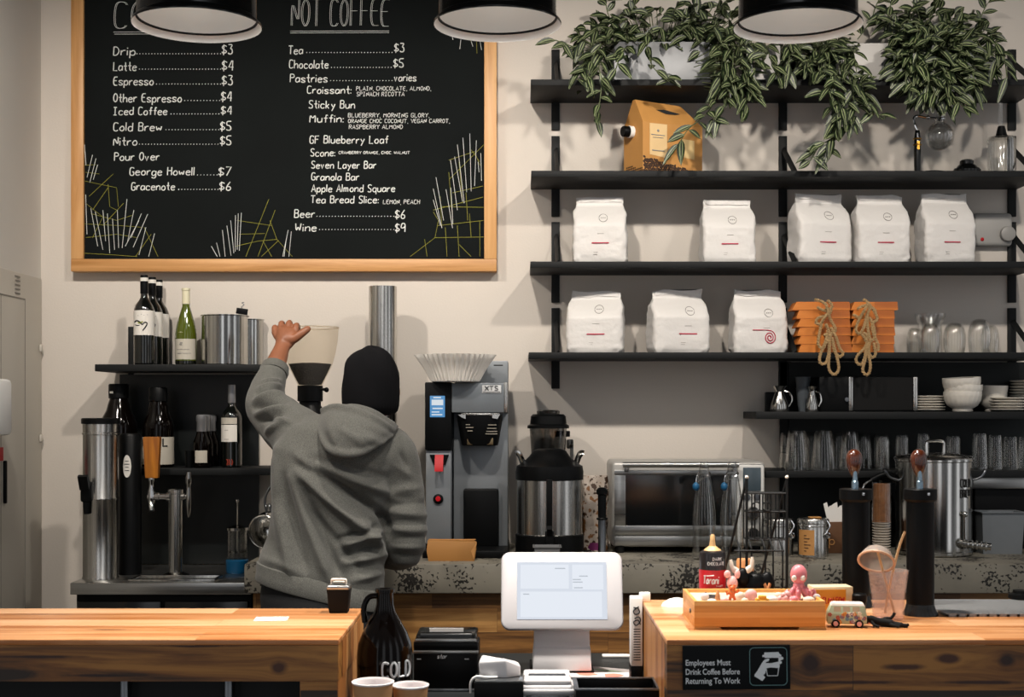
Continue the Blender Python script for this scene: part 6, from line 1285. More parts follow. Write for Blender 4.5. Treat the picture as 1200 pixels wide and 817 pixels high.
# glass with stir sticks and strainer
t = Th('stick_glass', 'clear tumbler holding stir sticks and a tea strainer', 'glass', 1041, 2.935, ZB); zz = t.h; x = t.x; h = zz(668)
b = t.mb(); o_ = [(17, 0), (18, 1), (19.8, h*.58), (20.6, h*.62), (23.4, h-.6), (23.4, h)]; b.lathe(o_+[(22.4, h), (19, h*.6), (16.6, 4), (0, 3.4)], 40, cap=False, flute=.012, nfl=10); b.lathe([(16.8, .1), (0, .1)], 24, cap=False); t.part(b, 'tumbler', frosted('frosted_tumbler', 'fdf8f6', 'd8c6be', .22))
for nm, lb, pts in (('stir_stick', 'bent wooden stir stick rising beside the second tap', [(-3, 4, 6), (-1, 0, 26), (5, -1, 55), (13, 0, 85), (20, 2, 92+10)]), ('stir_stick', 'wooden stick carrying the tea strainer in the tumbler', [(8, 2, 5), (-1, -2, 35), (-10, -5, 65), (-16, -7, 86)])):
    o2 = solid(nm, mat('stick_wood', 'dcb888', .6) if 'stk' not in M else M['stk'], lb, 'stir stick', lambda b: b.tube(smoothpath(pts, 5), 2.3, 6, flat=.5), t.o.location, t.k, 'sticks in the tumbler')
t2 = Th('tea_strainer', 'tilted mesh tea strainer resting over the tumbler', 'tea strainer', 1027, 2.91, ZB+(PY(2.91, ZB)-658)*2.91/F); rot = Euler((R(-38), R(20), 0)); 
b = t2.mb(); b.torus((0, 0, 0), 20.5, 1.5, 36, 8, rot.to_matrix() @ Vector((0, 0, 1))); t2.part(b, 'rim', mat('bamboo_rim', 'c9a284', .5))
b = t2.mb(); b.lathe([(20, 0), (19, 6), (15, 13), (9, 17.5), (0, 19)], 36, rot=rot, cap=False); t2.part(b, 'mesh_bowl', frosted('strainer_mesh', 'f0e8e0', 'b8ada4', .55))

# black beer-tap towers
def tap(px, y, label, top=573):
    t = Th('tap_tower', label, 'tap tower', px, y, ZB+.0004, 'tall black tap towers'); zz = t.h; k_ = 31/31
    b = t.mb(); b.lathe([(15.8, 6), (15.8, zz(top+12))], 48); c = t.part(b, 'column', M['blackplastic'])
    b = t.mb(); b.lathe([(20.5, 0), (20.5, 2), (17.5, 7), (15.9, 13)], 48); t.part(b, 'base', mat('base_sheen', '2a2c2d', .25, .6))
    b = t.mb(); b.lathe([(16, zz(top+15)), (19, zz(top+12)), (19, zz(top+.5)), (18.4, zz(top)), (0, zz(top))], 48); t.part(b, 'cap', M['blackplastic'])
    b = t.mb(); b.lathe([(2, 0), (1.8, .8), (0, 1.2)], 12, at=(4, -19, zz(top+5)), rot=Euler((R(90), 0, 0))); t.part(b, 'screw', M['chrome'])
    b = t.mb(); b.lathe([(4, 0), (4, 9), (3, 10), (2.6, 16), (2, 26), (2.2, 32)], 16, at=(-2.5, -6, zz(top))); t.part(b, 'stem', mat('blue_steel', '8aa0ae', .25, .8))
    b = t.mb(); b.lathe([(2.4, 14), (5.4, 19), (8.4, 27), (9.5, 34), (8.8, 40), (6, 44.5), (2.6, 46.3), (0, 46.5)], 28, at=(-2.5, -2, zz(top))); t.part(b, 'handle', mat('tap_knob_wood', '4a2110', .2, coat=.8, var=.4, vscale=60), label='polished brown wooden tap knob')
    return t
tap(1078.5, 2.99, 'black tap tower with a wooden knob beside the tumbler of stir sticks')
tap(1003, 3.12, 'black tap tower with a wooden knob standing behind the yellow box')
solid('drip_grate', mat('grate_steel', '9a9c9d', .5, .2), 'perforated steel drip grate let into the bar top', 'drip grate', lambda b: [b.box(-.03, .35, y0, y0+.006, 0, .006) for y0 in [.0+i*.0105 for i in range(22)]]+[b.box(x0, x0+.006, 0, .23, 0, .005) for x0 in [-.03+i*.022 for i in range(18)]], at(1125, 2.965, ZB+.0002))
t = Th('cap_puck', 'low black knobbed lid on the bar by the drip grate', 'lid', 1197, 3.2, ZB+.0065); b = t.mb(); b.lathe([(14, 0), (15, 1), (14.5, 5), (10, 7), (9.6, 10), (0, 10.5)], 32); t.part(b, 'body', M['blackplastic'])
solid('paper_towel', M['whitepaper'], 'crumpled white napkin on the bar behind the bamboo tray', 'napkin', lambda b: b.loft([[(w_*math.cos(a)*(1+.1*math.sin(3*a)), .7*w_*math.sin(a), z_) for a in [i*math.pi/10 for i in range(20)]] for w_, z_ in ((.034, 0), (.03, .008), (.016, .017), (.004, .02))]), at(793, 3.12, ZB+.0002))

# ------------------------------------------------------------------ left-hand bar
t = Th('counter_bell_box', 'small black box device with a silver top standing on the bar', 'device', 397.5, 3.03, ZB); zz = t.h
b = t.mb(); b.loft([[(-w, -d_, z), (w, -d_, z), (w, d_, z), (-w, d_, z)] for w, d_, z in ((10.5, 8, 0), (11, 9, 2), (13, 10, zz(694)), (13.6, 10.5, zz(690)))]); bmesh.ops.bevel(b.bm, geom=b.bm.edges[:], offset=.9*t.k, segments=2, affect='EDGES', profile=.5); t.part(b, 'body', M['blackrubber'])
b = t.mb(); b.box(-13.6, 13.6, -10.8, 10.8, zz(690.5), zz(685), 2.2, 3); t.part(b, 'top', M['steelh'])
b = t.mb(); b.tube(smoothpath([(-8, -3, zz(685.5)), (-8, -3, zz(680)), (-6, -3, zz(679)), (6, -3, zz(679)), (8, -3, zz(680)), (8, -3, zz(685.5))], 4), 1.6, 8); b.box(-7, 7, -1, 5, zz(685), zz(681), 1); t.part(b, 'clip', M['bone'])
solid('bar_slip', M['whitepaper'], 'small white slip of paper on the bar', 'paper slip', lambda b: b.box(-.035, .035, -.028, .028, 0, .0006), at(318, 2.93, ZB+.0003), rz=4)

# ------------------------------------------------------------------ till counter things (z = .91)
ZL = .9103
t = Th('growler', 'big dark glass growler with white handwriting beside the till printer', 'growler', 451, 2.85, ZL); h = t.h(690); r = 32.5
b = t.mb(); b.lathe([(r*.92, 0), (r, 3), (r, h*.5), (r*.96, h*.57), (r*.8, h*.66), (r*.56, h*.75), (r*.38, h*.82), (r*.31, h*.88), (r*.3, h*.97), (r*.35, h*.975), (r*.35, h), (r*.2, h), (r*.18, h*.9)], 48, cap=False); t.part(b, 'body', M['amberglass'])
b = t.mb(); b.tube(smoothpath([(-9.5, -2, h*.945), (-17, -3, h*.94), (-22, -4, h*.9), (-24.5, -4, h*.83), (-23, -3, h*.74)], 5), 3, 10, flat=1.3); t.part(b, 'handle', M['amberglass'])
b = t.mb(); bp_ = lambda a, c_: Vector(wrap(r+.35, a, -c_)); stroke_text(b, 'COLD', 0, -t.h(788), 17, 1.6, 38, bp_, jit=0, slant=.02); t.part(b, 'handwriting', M['signwhite'])
M['ppink'] = mat('cup_white', 'ece6e6', .6)
def papercup(px, y, r, label, writing):
    t = Th('paper_cup', label, 'paper cup', px, y, ZL, 'kraft takeaway cups'); h = (66.5 if writing else 57); b = t.mb()
    b.lathe([(r*.7, 0), (r*.72, .5), (r*.955, h-2), (r*.93, h-2), (r*.69, 3), (0, 3)], 44, cap=False); bd = t.part(b, 'body', M['kraftdark'])
    b = t.mb(); b.lathe([(r*.92, h-2), (r*.955, h-2.6), (r, h-1.6), (r, h-.3), (r*.96, h+.2), (r*.93, h-.6), (r*.9, h-3), (r*.67, 4), (0, 4)], 44, cap=False); t.part(b, 'rim_lining', M['ppink'], label='white rolled rim and lining')
    if writing:
        b = t.mb(); rr_ = lambda z: r*(.72+.235*z/h)+.3
        stroke_text(b, writing, -13, -(h-34), 15, .75, 17, lambda a, c_: Vector(wrap(rr_(-c_), a, -c_)), jit=.3, slant=.1); t.part(b, 'handwriting', M['ink'], bd)
    return t
papercup(437, 2.66, 24.8, 'kraft paper cup with black handwriting, standing before the growler', '102')
papercup(481, 2.70, 21.8, 'plain kraft paper cup before the receipt printer', None)
t = Th('receipt_printer', 'black receipt printer between the growler and the card reader', 'receipt printer', 522.5, 3.1, ZL); zz = t.h; b = t.mb()
b.box(-38, 38, 0, 70, 2, zz(757), 3); b.box(-38, 38, -1, 20, zz(762), zz(752), 2); bd = t.part(b, 'body', M['blackplastic'])
b = t.mb(); b.box(-36, 36, 4, 66, zz(757), zz(745), 3); b.cyl((-30, 8, zz(748)), (30, 8, zz(748)), 6); cv = t.part(b, 'cover', M['blackgloss'])
b = t.mb(); b.box(-38.3, 38.3, -2, 3, zz(766), zz(762.5), 1); b.box(-36, 36, -1.4, 4, zz(753), zz(749), 1.4); t.part(b, 'silver_trim', M['steelh'])
b = t.mb(); b.box(-20, 20, 14, 15, zz(748), zz(738.5)); t.part(b, 'receipt_paper', M['whitepaper'], cv)
b = t.mb(); b.box(-39, 39, -3, 72, 0, 3, 1); t.part(b, 'base_rim', M['darksteel'])
b = t.mb(); stroke_text(b, 'star', -10, -zz(771.5), 5, .6, 1, lambda a, c_: Vector((a, -.9, -c_)), jit=0, slant=.25); b.box(-34, -29, -.6, 0, zz(773), zz(772)); b.box(22, 27, -.6, 0, zz(773), zz(772)); t.part(b, 'lettering', M['signwhite'], bd)
# tablet till
t = Th('tablet_till', 'white tablet till on a white stand', 'tablet till', 658, 3.36, ZL); zz = t.h; x = t.x
M['tillwhite'] = mat('till_white', 'e2e0e1', .4); M['tillframe'] = mat('till_frame', 'bcbabc', .5, spec=.2)
b = t.mb(); b.loft([[(-34, -26, 3), (34, -26, 3), (34, 46, 3), (-34, 46, 3)], [(-33, -24, 28), (33, -24, 28), (33, 8, 30), (-33, 8, 30)], [(-32.5, -14, 29), (32.5, -14, 29), (32.5, 6, 32), (-32.5, 6, 32)], [(-32, -12, 60), (32, -12, 60), (32, 2, 62), (-32, 2, 62)], [(-30, -6, 100), (30, -6, 100), (30, 6, 96), (-30, 6, 96)]]); bmesh.ops.bevel(b.bm, geom=b.bm.edges[:], offset=1.4*t.k, segments=2, affect='EDGES', profile=.5); t.part(b, 'stand', M['tillwhite'])
b = t.mb(); b.box(-37, 37, -23, 48, 0, 3.2, 1); t.part(b, 'foot', M['blackrubber'])
b = t.mb(); b.M = Matrix.Translation(Vector((0, -16, zz(690.5)))*t.k) @ Matrix.Rotation(R(-17), 4, 'X'); MT = b.M.copy()
def rr2(w, h_, r_, y, n=6): 
    out = []
    for cx, cz, a0 in ((w-r_, h_-r_, 0), (-w+r_, h_-r_, 90), (-w+r_, -h_+r_, 180), (w-r_, -h_+r_, 270)): out += [(cx+r_*math.cos(R(a0+90*i/n)), y, cz+r_*math.sin(R(a0+90*i/n))) for i in range(n+1)]
    return out
W2, H2 = 70, 45
b.loft([rr2(W2-3, H2-3, 8, 10), rr2(W2, H2, 10, 7), rr2(W2+.5, H2+.5, 10.5, 0), rr2(W2-.5, H2-.5, 10, -2.6), rr2(W2-2, H2-2, 9, -3.4)]); fr = t.part(b, 'bezel', M['tillframe'], label='white rounded tablet frame')
b = t.mb(); b.M = MT; b.box(-52, 52, -3.9, -3.2, -33.5, 33); sc = t.part(b, 'screen', glow('screen_glow', 'd6dde8', .95), fr)
b = t.mb(); b.M = MT
b.box(-48, 8, -4.1, -3.85, 2, 30); b.box(-48, 46, -4.1, -3.85, -31, -1.5); b.box(12, 48, -4.1, -3.85, 1, 30); t.part(b, 'screen_tiles', glow('screen_tile', 'dfe5ee', 1.0), sc)
b = t.mb(); b.M = MT
for X0, X1, Z in ((-8, 4, 25), (12.5, 22, 12), (12.5, 24, 9), (14, 24, 2.4), (-45, -38, -5), (20, 30, 16)): b.box(X0, X1, -4.25, -4.05, Z, Z+1.1)
t.part(b, 'screen_print', glow('screen_grey', 'b4bcc6', .9), sc)
# reader, black box, label printer, paper, tray, slip, carton
t = Th('reader_box', 'open-topped black box under the white card reader', 'box', 584.5, 2.86, ZL); b = t.mb(); hh = t.h(800); b.box(-29, 29, 0, 52, 0, hh, 1.4); t.part(b, 'body', M['blackplastic']); b = t.mb(); b.box(-28, 28, 1, 51, hh, hh+1, .4); t.part(b, 'glossy_top', mat('grey_gloss', '3a3d3f', .15, coat=.5))
zr = ZL+(hh+1.1)*t.k
t = Th('card_reader', 'white wedge card reader on the black box', 'card reader', 585, 2.9, zr); b = t.mb()
b.loft([[(-23, 0, 0), (9, -2, 0), (25, 10, 0), (23, 30, 0), (-22, 30, 0)], [(-24, -1, 18), (8, -3, 21), (25, 10, 12), (23, 31, 12), (-22, 31, 19)], [(-22, 1, 21), (5, 1, 23), (20, 12, 15), (18, 27, 15), (-20, 28, 22)]]); bmesh.ops.bevel(b.bm, geom=b.bm.edges[:], offset=1.6*t.k, segments=2, affect='EDGES', profile=.5); t.part(b, 'body', M['tillwhite'])
b = t.mb(); b.tube(smoothpath([(-2, -3, 1.5), (-14, -7, 2), (-27, -9, 3), (-33, -9, -4), (-33, -9, -16)], 6), 1.5, 8); t.part(b, 'cable', M['white'])
t = Th('label_printer', 'white label printer before the tablet till', 'label printer', 641.5, 2.9, ZL); hh = t.h(800); b = t.mb()
b.box(-30, 30, 0, 60, 0, hh-3, 4, 3); b.box(-32, 32, -3, 62, hh-14, hh-8, 2); bd = t.part(b, 'body', M['tillwhite']); b = t.mb(); b.box(-28, 28, 2, 30, hh-4, hh+3, 3, 3); b.box(-28, 28, 28, 56, hh-4, hh+5, 3, 3); t.part(b, 'lid', M['tillwhite']); b = t.mb(); b.box(-25, 25, -3.4, -2, hh-22, hh-15, .4); t.part(b, 'slot', M['darksteel'], bd)
b = t.mb(); b.box(-22, 22, 24, 28.4, hh+1, hh+5.4, .3); t.part(b, 'paper_slot', M['darksteel'], bd)
solid('printed_sheet', mat('printed_paper', 'dcd2ce', .8, var=.12, vscale=40), 'white printed sheet with reddish pictures lying before the till', 'paper sheet', lambda b: b.box(-.085, .085, -.075, .07, 0, .0008), at(706, 3.31, ZL), rz=-24)
ps = bpy.data.objects['printed_sheet']
for cx_, cy_, w_, h_, m_ in ((-.03, -.03, .05, .04, 'ink_coral'), (.035, -.02, .045, .05, 'ink_coral'), (.0, .03, .07, .025, 'ink_sage'), (-.055, .02, .03, .03, 'ink_rose')):
    b = MB(); V = [b.v((cx_+w_*.5*math.cos(a)*(1+.2*math.sin(3*a)), cy_+h_*.5*math.sin(a), .0011)) for a in [i*math.pi/8 for i in range(16)]]; b.bm.faces.new(V)
    if m_ not in M: M[m_] = mat(m_, {'ink_coral': 'd8806e', 'ink_sage': '9fae94', 'ink_rose': 'd9a6a0'}[m_], .8)
    b.build('picture_print', M[m_], ps)
t = Th('cash_tray', 'open black tray with steel edges at the corner of the till counter', 'tray', 724.5, 2.82, ZL); b = t.mb(); hh = t.h(809.5); a = 50
b.box(-a, a, 0, 3, 0, hh, .4); b.box(-a, -a+3, 3, 66, 0, hh, .4); b.box(a-3, a, 3, 66, 0, hh, .4); b.box(-a, a, 66, 69, 0, hh, .4); b.box(-a+3, a-3, 3, 66, 0, 3); t.part(b, 'body', M['blackplastic'])
b = t.mb(); b.box(-a-1.5, a+1.5, -1.5, 4, hh, hh+2.4, .8); b.box(-a-1.5, -a+4, 4, 66, hh, hh+2.4, .8); b.box(a-4, a+1.5, 4, 66, hh, hh+2.4, .8); b.box(-a-1.5, a+1.5, 65, 70.5, hh, hh+2.4, .8); t.part(b, 'edge', M['darksteel'])
b = t.mb(); b.M = Matrix.Rotation(R(-16), 4, 'Y'); b.box(22, 42, 8, 40, 8, 12, .6); t.part(b, 'divider', M['kraft'])
solid('white_slip', M['whitepaper'], 'small white card lying behind the printed sheet', 'card', lambda b: b.box(-.036, .036, -.012, .012, 0, .006, .002), at(722, 3.53, ZL))
t = Th('cup_sleeve_stack', 'tall narrow white carton with black scribbles against the bar end', 'carton', 745.5, 3.17, ZL); zz = t.h; b = t.mb(); b.box(-6, 7.4, 0, 24, 22, zz(701), .8); bd = t.part(b, 'carton', M['whitepaper'])
b = t.mb(); b.box(-6.4, 8, -.4, 24.4, 0, 22, 1); t.part(b, 'black_holder', M['blackplastic'])
b = t.mb()
for pts in ([(-3, 0, zz(712)), (2, 0, zz(713)), (4, 0, zz(718)), (-1, 0, zz(720)), (-3, 0, zz(716)), (3, 0, zz(711))], [(-2, 0, zz(725)), (3, 0, zz(723)), (5, 0, zz(728)), (0, 0, zz(733)), (-3, 0, zz(729)), (2, 0, zz(727)), (5, 0, zz(732))]): b.tube([(p_[0], -.4, p_[2]) for p_ in smoothpath(pts, 5)], .7, 5)
for i in range(13): b.box(-3, 5, -.3, 0, zz(738+i*3), zz(737+i*3))
t.part(b, 'scribbles', M['ink'], bd)
t3 = Th('white_tag', 'white plastic tag cup standing on the corner of the bar', 'tag', 756, 3.2, ZB); b = t3.mb(); b.box(-7, 6, -4, 4, 0, 11, 1.6); t3.part(b, 'body', M['white'])
# ------------------------------------------------------------------ the person reaching up to the grinder
def skin_mesh(name, verts, edges, radii, root=0, sub=2):
    me = bpy.data.meshes.new(name); me.from_pydata([tuple(v) for v in verts], edges, []); o = bpy.data.objects.new(name, me); COL.objects.link(o)
    md = o.modifiers.new('s', 'SKIN'); md.use_smooth_shade = True
    sv = me.skin_vertices[0].data
    for i, r in enumerate(radii): sv[i].radius = (r, r) if not isinstance(r, tuple) else r; sv[i].use_root = (i == root)
    o.modifiers.new('d', 'SUBSURF').levels = sub
    dg = bpy.context.evaluated_depsgraph_get(); m2 = bpy.data.meshes.new_from_object(o.evaluated_get(dg)); bpy.data.objects.remove(o); return m2
def remesh(bm, name, voxel, smooth=6, fac=.5):
    me = bpy.data.meshes.new(name); bm.to_mesh(me); bm.free(); o = bpy.data.objects.new(name, me); COL.objects.link(o)
    md = o.modifiers.new('r', 'REMESH'); md.mode = 'VOXEL'; md.voxel_size = voxel
    if smooth: s = o.modifiers.new('m', 'SMOOTH'); s.iterations = smooth; s.factor = fac
    dg = bpy.context.evaluated_depsgraph_get(); m2 = bpy.data.meshes.new_from_object(o.evaluated_get(dg)); bpy.data.objects.remove(o)
    for p in m2.polygons: p.use_smooth = True
    return m2
YP = 4.36
def oval(c, rx, ry, n=28, roll=0, pitch=0, ex=1.0):
    out = []
    e = Euler((pitch, roll, 0)).to_matrix()
    for i in range(n):
        a = 2*math.pi*i/n; out.append(Vector(c)+e @ Vector((rx*math.copysign(abs(math.cos(a))**ex, math.cos(a)), ry*math.copysign(abs(math.sin(a))**ex, math.sin(a)), 0)))
    return out
V_, E_, Rd = [], [], []
def add(p, r, prev=None):
    V_.append(Vector(p)); Rd.append(r)
    if prev is not None: E_.append((prev, len(V_)-1))
    return len(V_)-1
pel = add(W(378, 735, YP), .125)
sp1 = add(W(386, 640, YP+.015), .092, pel); sp2 = add(W(392, 560, YP+.015), .098, sp1); sp3 = add(W(402, 522, YP), .085, sp2); nk = add(W(426, 490, YP+.0), .058, sp3); hd0 = add(W(433, 468, YP+.015), .07, nk)
# left arm (raised)
shl = add(W(356, 516, YP+.03), .068, sp3); ell = add(W(309, 474, 4.57), .05, shl); fl1 = add(W(316, 446, 4.63), .046, ell); fl2 = add(W(325, 422, 4.70), .036, fl1); wl_ = add(W(332, 405, 4.745), .027, fl2)
pm = add(W(335, 395, 4.765), .03, wl_)
# palm: knuckles along the top, fingers curl forward over the rim
kn = [(347, 381, 4.772), (338.5, 378, 4.785), (329.5, 378.5, 4.79), (321.5, 383, 4.79)]
for i, (a, c, d) in enumerate(kn):
    r = (.0118, .012, .0115, .0105)[i]; k0 = add(W(a, c+7, d-.008), .0145, pm); k1 = add(W(a, c, d), r, k0)
    k2 = add(W(a+1.5, c+.5, d+.034), r*.92, k1); k3 = add(W(a+2.5, c+8.5, d+.046), r*.85, k2); k4 = add(W(a+2.5, c+14, d+.034), r*.75, k3)
th0 = add(W(343, 399, 4.74), .019, pm); th1 = add(W(351, 393, 4.738), .0155, th0); th2 = add(W(358, 387.5, 4.745), .014, th1); th3 = add(W(364, 383.2, 4.755), .0122, th2)
# right arm
shr = add(W(452, 532, YP+.0), .058, sp3); elr = add(W(477, 638, YP+.05), .034, shr); f1 = add(W(460, 649, YP+.15), .034, elr); f2 = add(W(440, 645, YP+.27), .03, f1); p2_ = add(W(434, 642, YP+.32), .032, f2)
for i in range(4):
    a = add(W(428+i*4, 640+i*3, YP+.36), .012, p2_); c = add(W(426+i*4, 644+i*3, YP+.39), .011, a); add(W(427+i*4, 652+i*3, YP+.395), .009, c)
a = add(W(444, 640, YP+.34), .013, p2_); add(W(450, 642, YP+.37), .011, a)
# legs
for s, X in ((-1, 357), (1, 402)):
    hp = add(W(X, 755, YP+.01), .10, pel); kx = V_[hp].x
    kn_ = add((kx+s*.02, YP-.0, .50), .065, hp); an = add((kx+s*.03, YP-.03, .09), .042, kn_); tt = add((kx+s*.05, YP+.13, .035), .035, an)
mbody = skin_mesh('body_skin', V_, E_, Rd, 0)
bm = bmesh.new(); bm.from_mesh(mbody)
hc = W(434.5, 451, YP+.02)
bmesh.ops.create_uvsphere(bm, u_segments=28, v_segments=20, radius=1, matrix=Matrix.Translation(hc) @ Matrix.Diagonal((.078, .098, .118, 1)))
bmesh.ops.create_uvsphere(bm, u_segments=20, v_segments=14, radius=1, matrix=Matrix.Translation(hc+Vector((0, .035, -.07))) @ Matrix.Diagonal((.055, .065, .06, 1)))     # jaw
bmesh.ops.create_uvsphere(bm, u_segments=12, v_segments=8, radius=1, matrix=Matrix.Translation(hc+Vector((0, .104, -.022))) @ Euler((R(20), 0, 0)).to_matrix().to_4x4() @ Matrix.Diagonal((.015, .02, .028, 1)))   # nose
bmesh.ops.create_uvsphere(bm, u_segments=12, v_segments=8, radius=1, matrix=Matrix.Translation(hc+Vector((0, .092, -.07))) @ Matrix.Diagonal((.026, .014, .010, 1)))   # mouth
for s in (-1, 1): bmesh.ops.create_uvsphere(bm, u_segments=12, v_segments=10, radius=1, matrix=Matrix.Translation(hc+Vector((s*.079, .008, -.03))) @ Euler((0, R(s*8), R(s*-20))).to_matrix().to_4x4() @ Matrix.Diagonal((.012, .022, .034, 1)))
me = remesh(bm, 'person', .0034, 3)
person = bpy.data.objects.new('person', me); COL.objects.link(person)
me.materials.append(mat('skin', '8c583d', .5, bump=.08, bscale=90, var=.12, vscale=25)); tag(person, 'person seen from behind in grey hoodie and black beanie, hand on the grinder hopper', 'person')
b = MB()
for s in (-1, 1): b.ball(hc+Vector((s*.031, .089, .002)), (.012, .008, .008), 12, 8)
b.build('eyes', M['bone'], person)

# hoodie: lofted torso and sleeves fused into one cloth surface
bm_ = MB()
tors = [((376.5, 680), 75.5, .136, 13.5), ((376.5, 673), 75.5, .138, 12.5), ((377.5, 662), 73.5, .138, 9), ((382.5, 632), 67.5, .135, 5), ((387, 592), 66.5, .14, 2), ((391, 558), 71, .145, 0), ((396, 530), 76, .135, 4), ((404, 509), 66, .112, 8), ((415, 495), 47, .085, 10), ((424, 487), 30, .07, 10)]
rings = []
for (cx, cy), hw, d, roll in tors:
    c = W(cx, cy, YP-(.015 if cy < 560 else 0)); rings.append(oval(c, hw*YP/F, d, 36, R(roll), 0, .85))
bm_.loft(rings)
def sleeve(pts, n=24):
    P = smoothpath([Vector(p[:3]) for p in pts], 6); rs = []
    for i in range(len(pts)-1):
        for j in range(6): rs.append(pts[i][3]+(pts[i+1][3]-pts[i][3])*j/6)
    rs.append(pts[-1][3]); bm_.tube(P, rs, n)
def wp(px, py, y, r): return tuple(W(px, py, y))+(r,)
sleeve([wp(372, 530, YP, .10), wp(352, 513, YP+.03, .094), wp(330, 494, 4.47, .083), wp(312, 475, 4.56, .07), wp(313, 458, 4.61, .061), wp(318, 443, 4.645, .052), wp(321, 435, 4.662, .046)])
sleeve([wp(430, 530, YP-.01, .10), wp(454, 534, YP, .096), wp(468, 562, YP+.01, .074), wp(475, 600, YP+.01, .066), wp(476, 636, YP+.03, .063), wp(472, 648, YP+.1, .055), wp(455, 649, YP+.18, .052), wp(444, 646, YP+.25, .04)])
hm = remesh(bm_.bm, 'hoodie', .0075, 9)
# cloth folds: long drag folds from the raised shoulder to the hip and bunching at the elbows
hm.update(); import array
def pxof(v): return VX+v.x/v.y*F, VY-(v.z-EYE)/v.y*F
nrm = [v.normal.copy() for v in hm.vertices]
def seg_fold(x, y, ax, ay, bx, by, w, amp):
    dx, dy = bx-ax, by-ay; L2 = dx*dx+dy*dy; t_ = max(0, min(1, ((x-ax)*dx+(y-ay)*dy)/L2)); ex_, ey_ = x-ax-t_*dx, y-ay-t_*dy
    d2 = ex_*ex_+ey_*ey_; end = math.sin(math.pi*max(.02, min(.98, t_*.9+.05)))**.6
    return amp*math.exp(-d2/(w*w))*end
FOLDS = [  # (ax,ay,bx,by,width px,amplitude m) measured on the cloth as it hangs: ridges positive, valleys negative
 (348, 552, 446, 640, 5, .010), (355, 545, 440, 600, 5, -.009), (352, 570, 405, 690, 7, -.011), (342, 560, 392, 695, 6, .010), (332, 560, 362, 690, 6, -.008), (330, 590, 340, 690, 5, .007), (375, 545, 460, 580, 6, .009), (372, 538, 455, 560, 4, -.006),
 (380, 555, 452, 605, 5, -.010), (448, 600, 456, 625, 4, -.012), (400, 640, 446, 622, 4, .010), (398, 632, 440, 618, 3.5, -.008), (405, 660, 448, 650, 4, .009), (402, 652, 445, 640, 3.5, -.007), (410, 682, 446, 672, 4, .007), (420, 600, 450, 655, 5, .007), (365, 600, 420, 665, 5, -.007), (385, 580, 430, 625, 5, .006),
 (322, 540, 328, 640, 5, .006), (345, 530, 375, 560, 5, .006), (310, 655, 360, 675, 4, .004),
 (300, 470, 330, 462, 3.2, .010), (298, 478, 335, 470, 2.6, -.008), (300, 486, 338, 478, 3.2, .010), (303, 494, 330, 487, 2.6, -.008), (303, 456, 328, 452, 3, .008), (301, 463, 330, 457, 2.2, -.007), (307, 448, 329, 446, 2.4, .006), (312, 506, 332, 495, 3, .007), (316, 488, 345, 497, 3, .006),
 (452, 592, 498, 590, 3.6, -.010), (455, 600, 500, 604, 4, .010), (455, 612, 498, 612, 3, -.009), (455, 620, 500, 622, 3.6, .010), (460, 632, 500, 630, 3, -.009), (458, 641, 498, 641, 3.6, .009), (460, 650, 496, 652, 3, -.007), (462, 575, 492, 572, 4, .008), (465, 583, 490, 585, 3, -.007), (460, 660, 490, 660, 3, .006),
 (462, 545, 484, 560, 4, .007), (470, 530, 478, 550, 3, -.005)]
for i, v in enumerate(hm.vertices):
    x, y = pxof(v.co); front = 1 if nrm[i].y < .35 else 0
    d = 0
    if front:
        for f in FOLDS:
            if min(f[0], f[2])-18 < x < max(f[0], f[2])+18 and min(f[1], f[3])-18 < y < max(f[1], f[3])+18: d += seg_fold(x, y, *f)*(2.5 if not (f[0] > 451 and f[2] > 480) else .95)
    d *= max(0, min(1, (672+(x-298)*.2-y)/22)) if y > 600 and x < 456 else 1
    q = v.co*9; d += noise.noise(q)*.003+noise.noise(q*2.3)*.0016
    v.co += nrm[i]*d
def hoodmat():
    m, N, L, b = nodes('grey_marl_fleece'); tc = N.new('ShaderNodeTexCoord')
    n = N.new('ShaderNodeTexNoise'); n.inputs['Scale'].default_value = 420; n.inputs['Detail'].default_value = 3; L.new(tc.outputs['Object'], n.inputs['Vector'])
    r = N.new('ShaderNodeValToRGB'); e = r.color_ramp.elements; e[0].position = .32; e[0].color = srgb('4c4c48'); e[1].position = .68; e[1].color = srgb('6e6e69'); L.new(n.outputs['Fac'], r.inputs[0]); L.new(r.outputs[0], b.inputs['Base Color']); b.inputs['Roughness'].default_value = .95; b.inputs['Specular IOR Level'].default_value = .15
    b.inputs['Sheen Weight'].default_value = .15
    bp2 = N.new('ShaderNodeBump'); bp2.inputs['Strength'].default_value = .25; bp2.inputs['Distance'].default_value = .003; L.new(n.outputs['Fac'], bp2.inputs['Height']); L.new(bp2.outputs[0], b.inputs['Normal'])
    return m
M['fleece'] = hoodmat(); hm.materials.append(M['fleece'])
hood_o = bpy.data.objects.new('hoodie', hm); COL.objects.link(hood_o); hood_o.parent = person
# ribbed waistband
b = MB(); nW = 64; rg = []
for (cx, cy), hw, d, roll, tk in (((377, 673), 74, .135, 13.5, 0), ((376.5, 675), 76.8, .139, 13.5, 0), ((376, 687), 77, .139, 13.8, 0), ((375.5, 695), 78, .138, 14, 0), ((375.5, 697), 77, .135, 14, 0), ((375.5, 694), 73, .128, 14, 0)):
    o_ = oval(W(cx, cy, YP), hw*YP/F, d, 96, R(roll), 0, .85); rg.append([p*1 for p in o_])
b.loft(rg, cap=False); b.build('waistband', M['fleece'], hood_o)
# cuff of the raised sleeve
b = MB(); c0, c1_ = W(320.5, 438, 4.655), W(323, 430, 4.675); b.tube([c0, c0.lerp(c1_, .4), c1_], [.048, .05, .0465], 28); b.build('cuff', M['fleece'], hood_o)
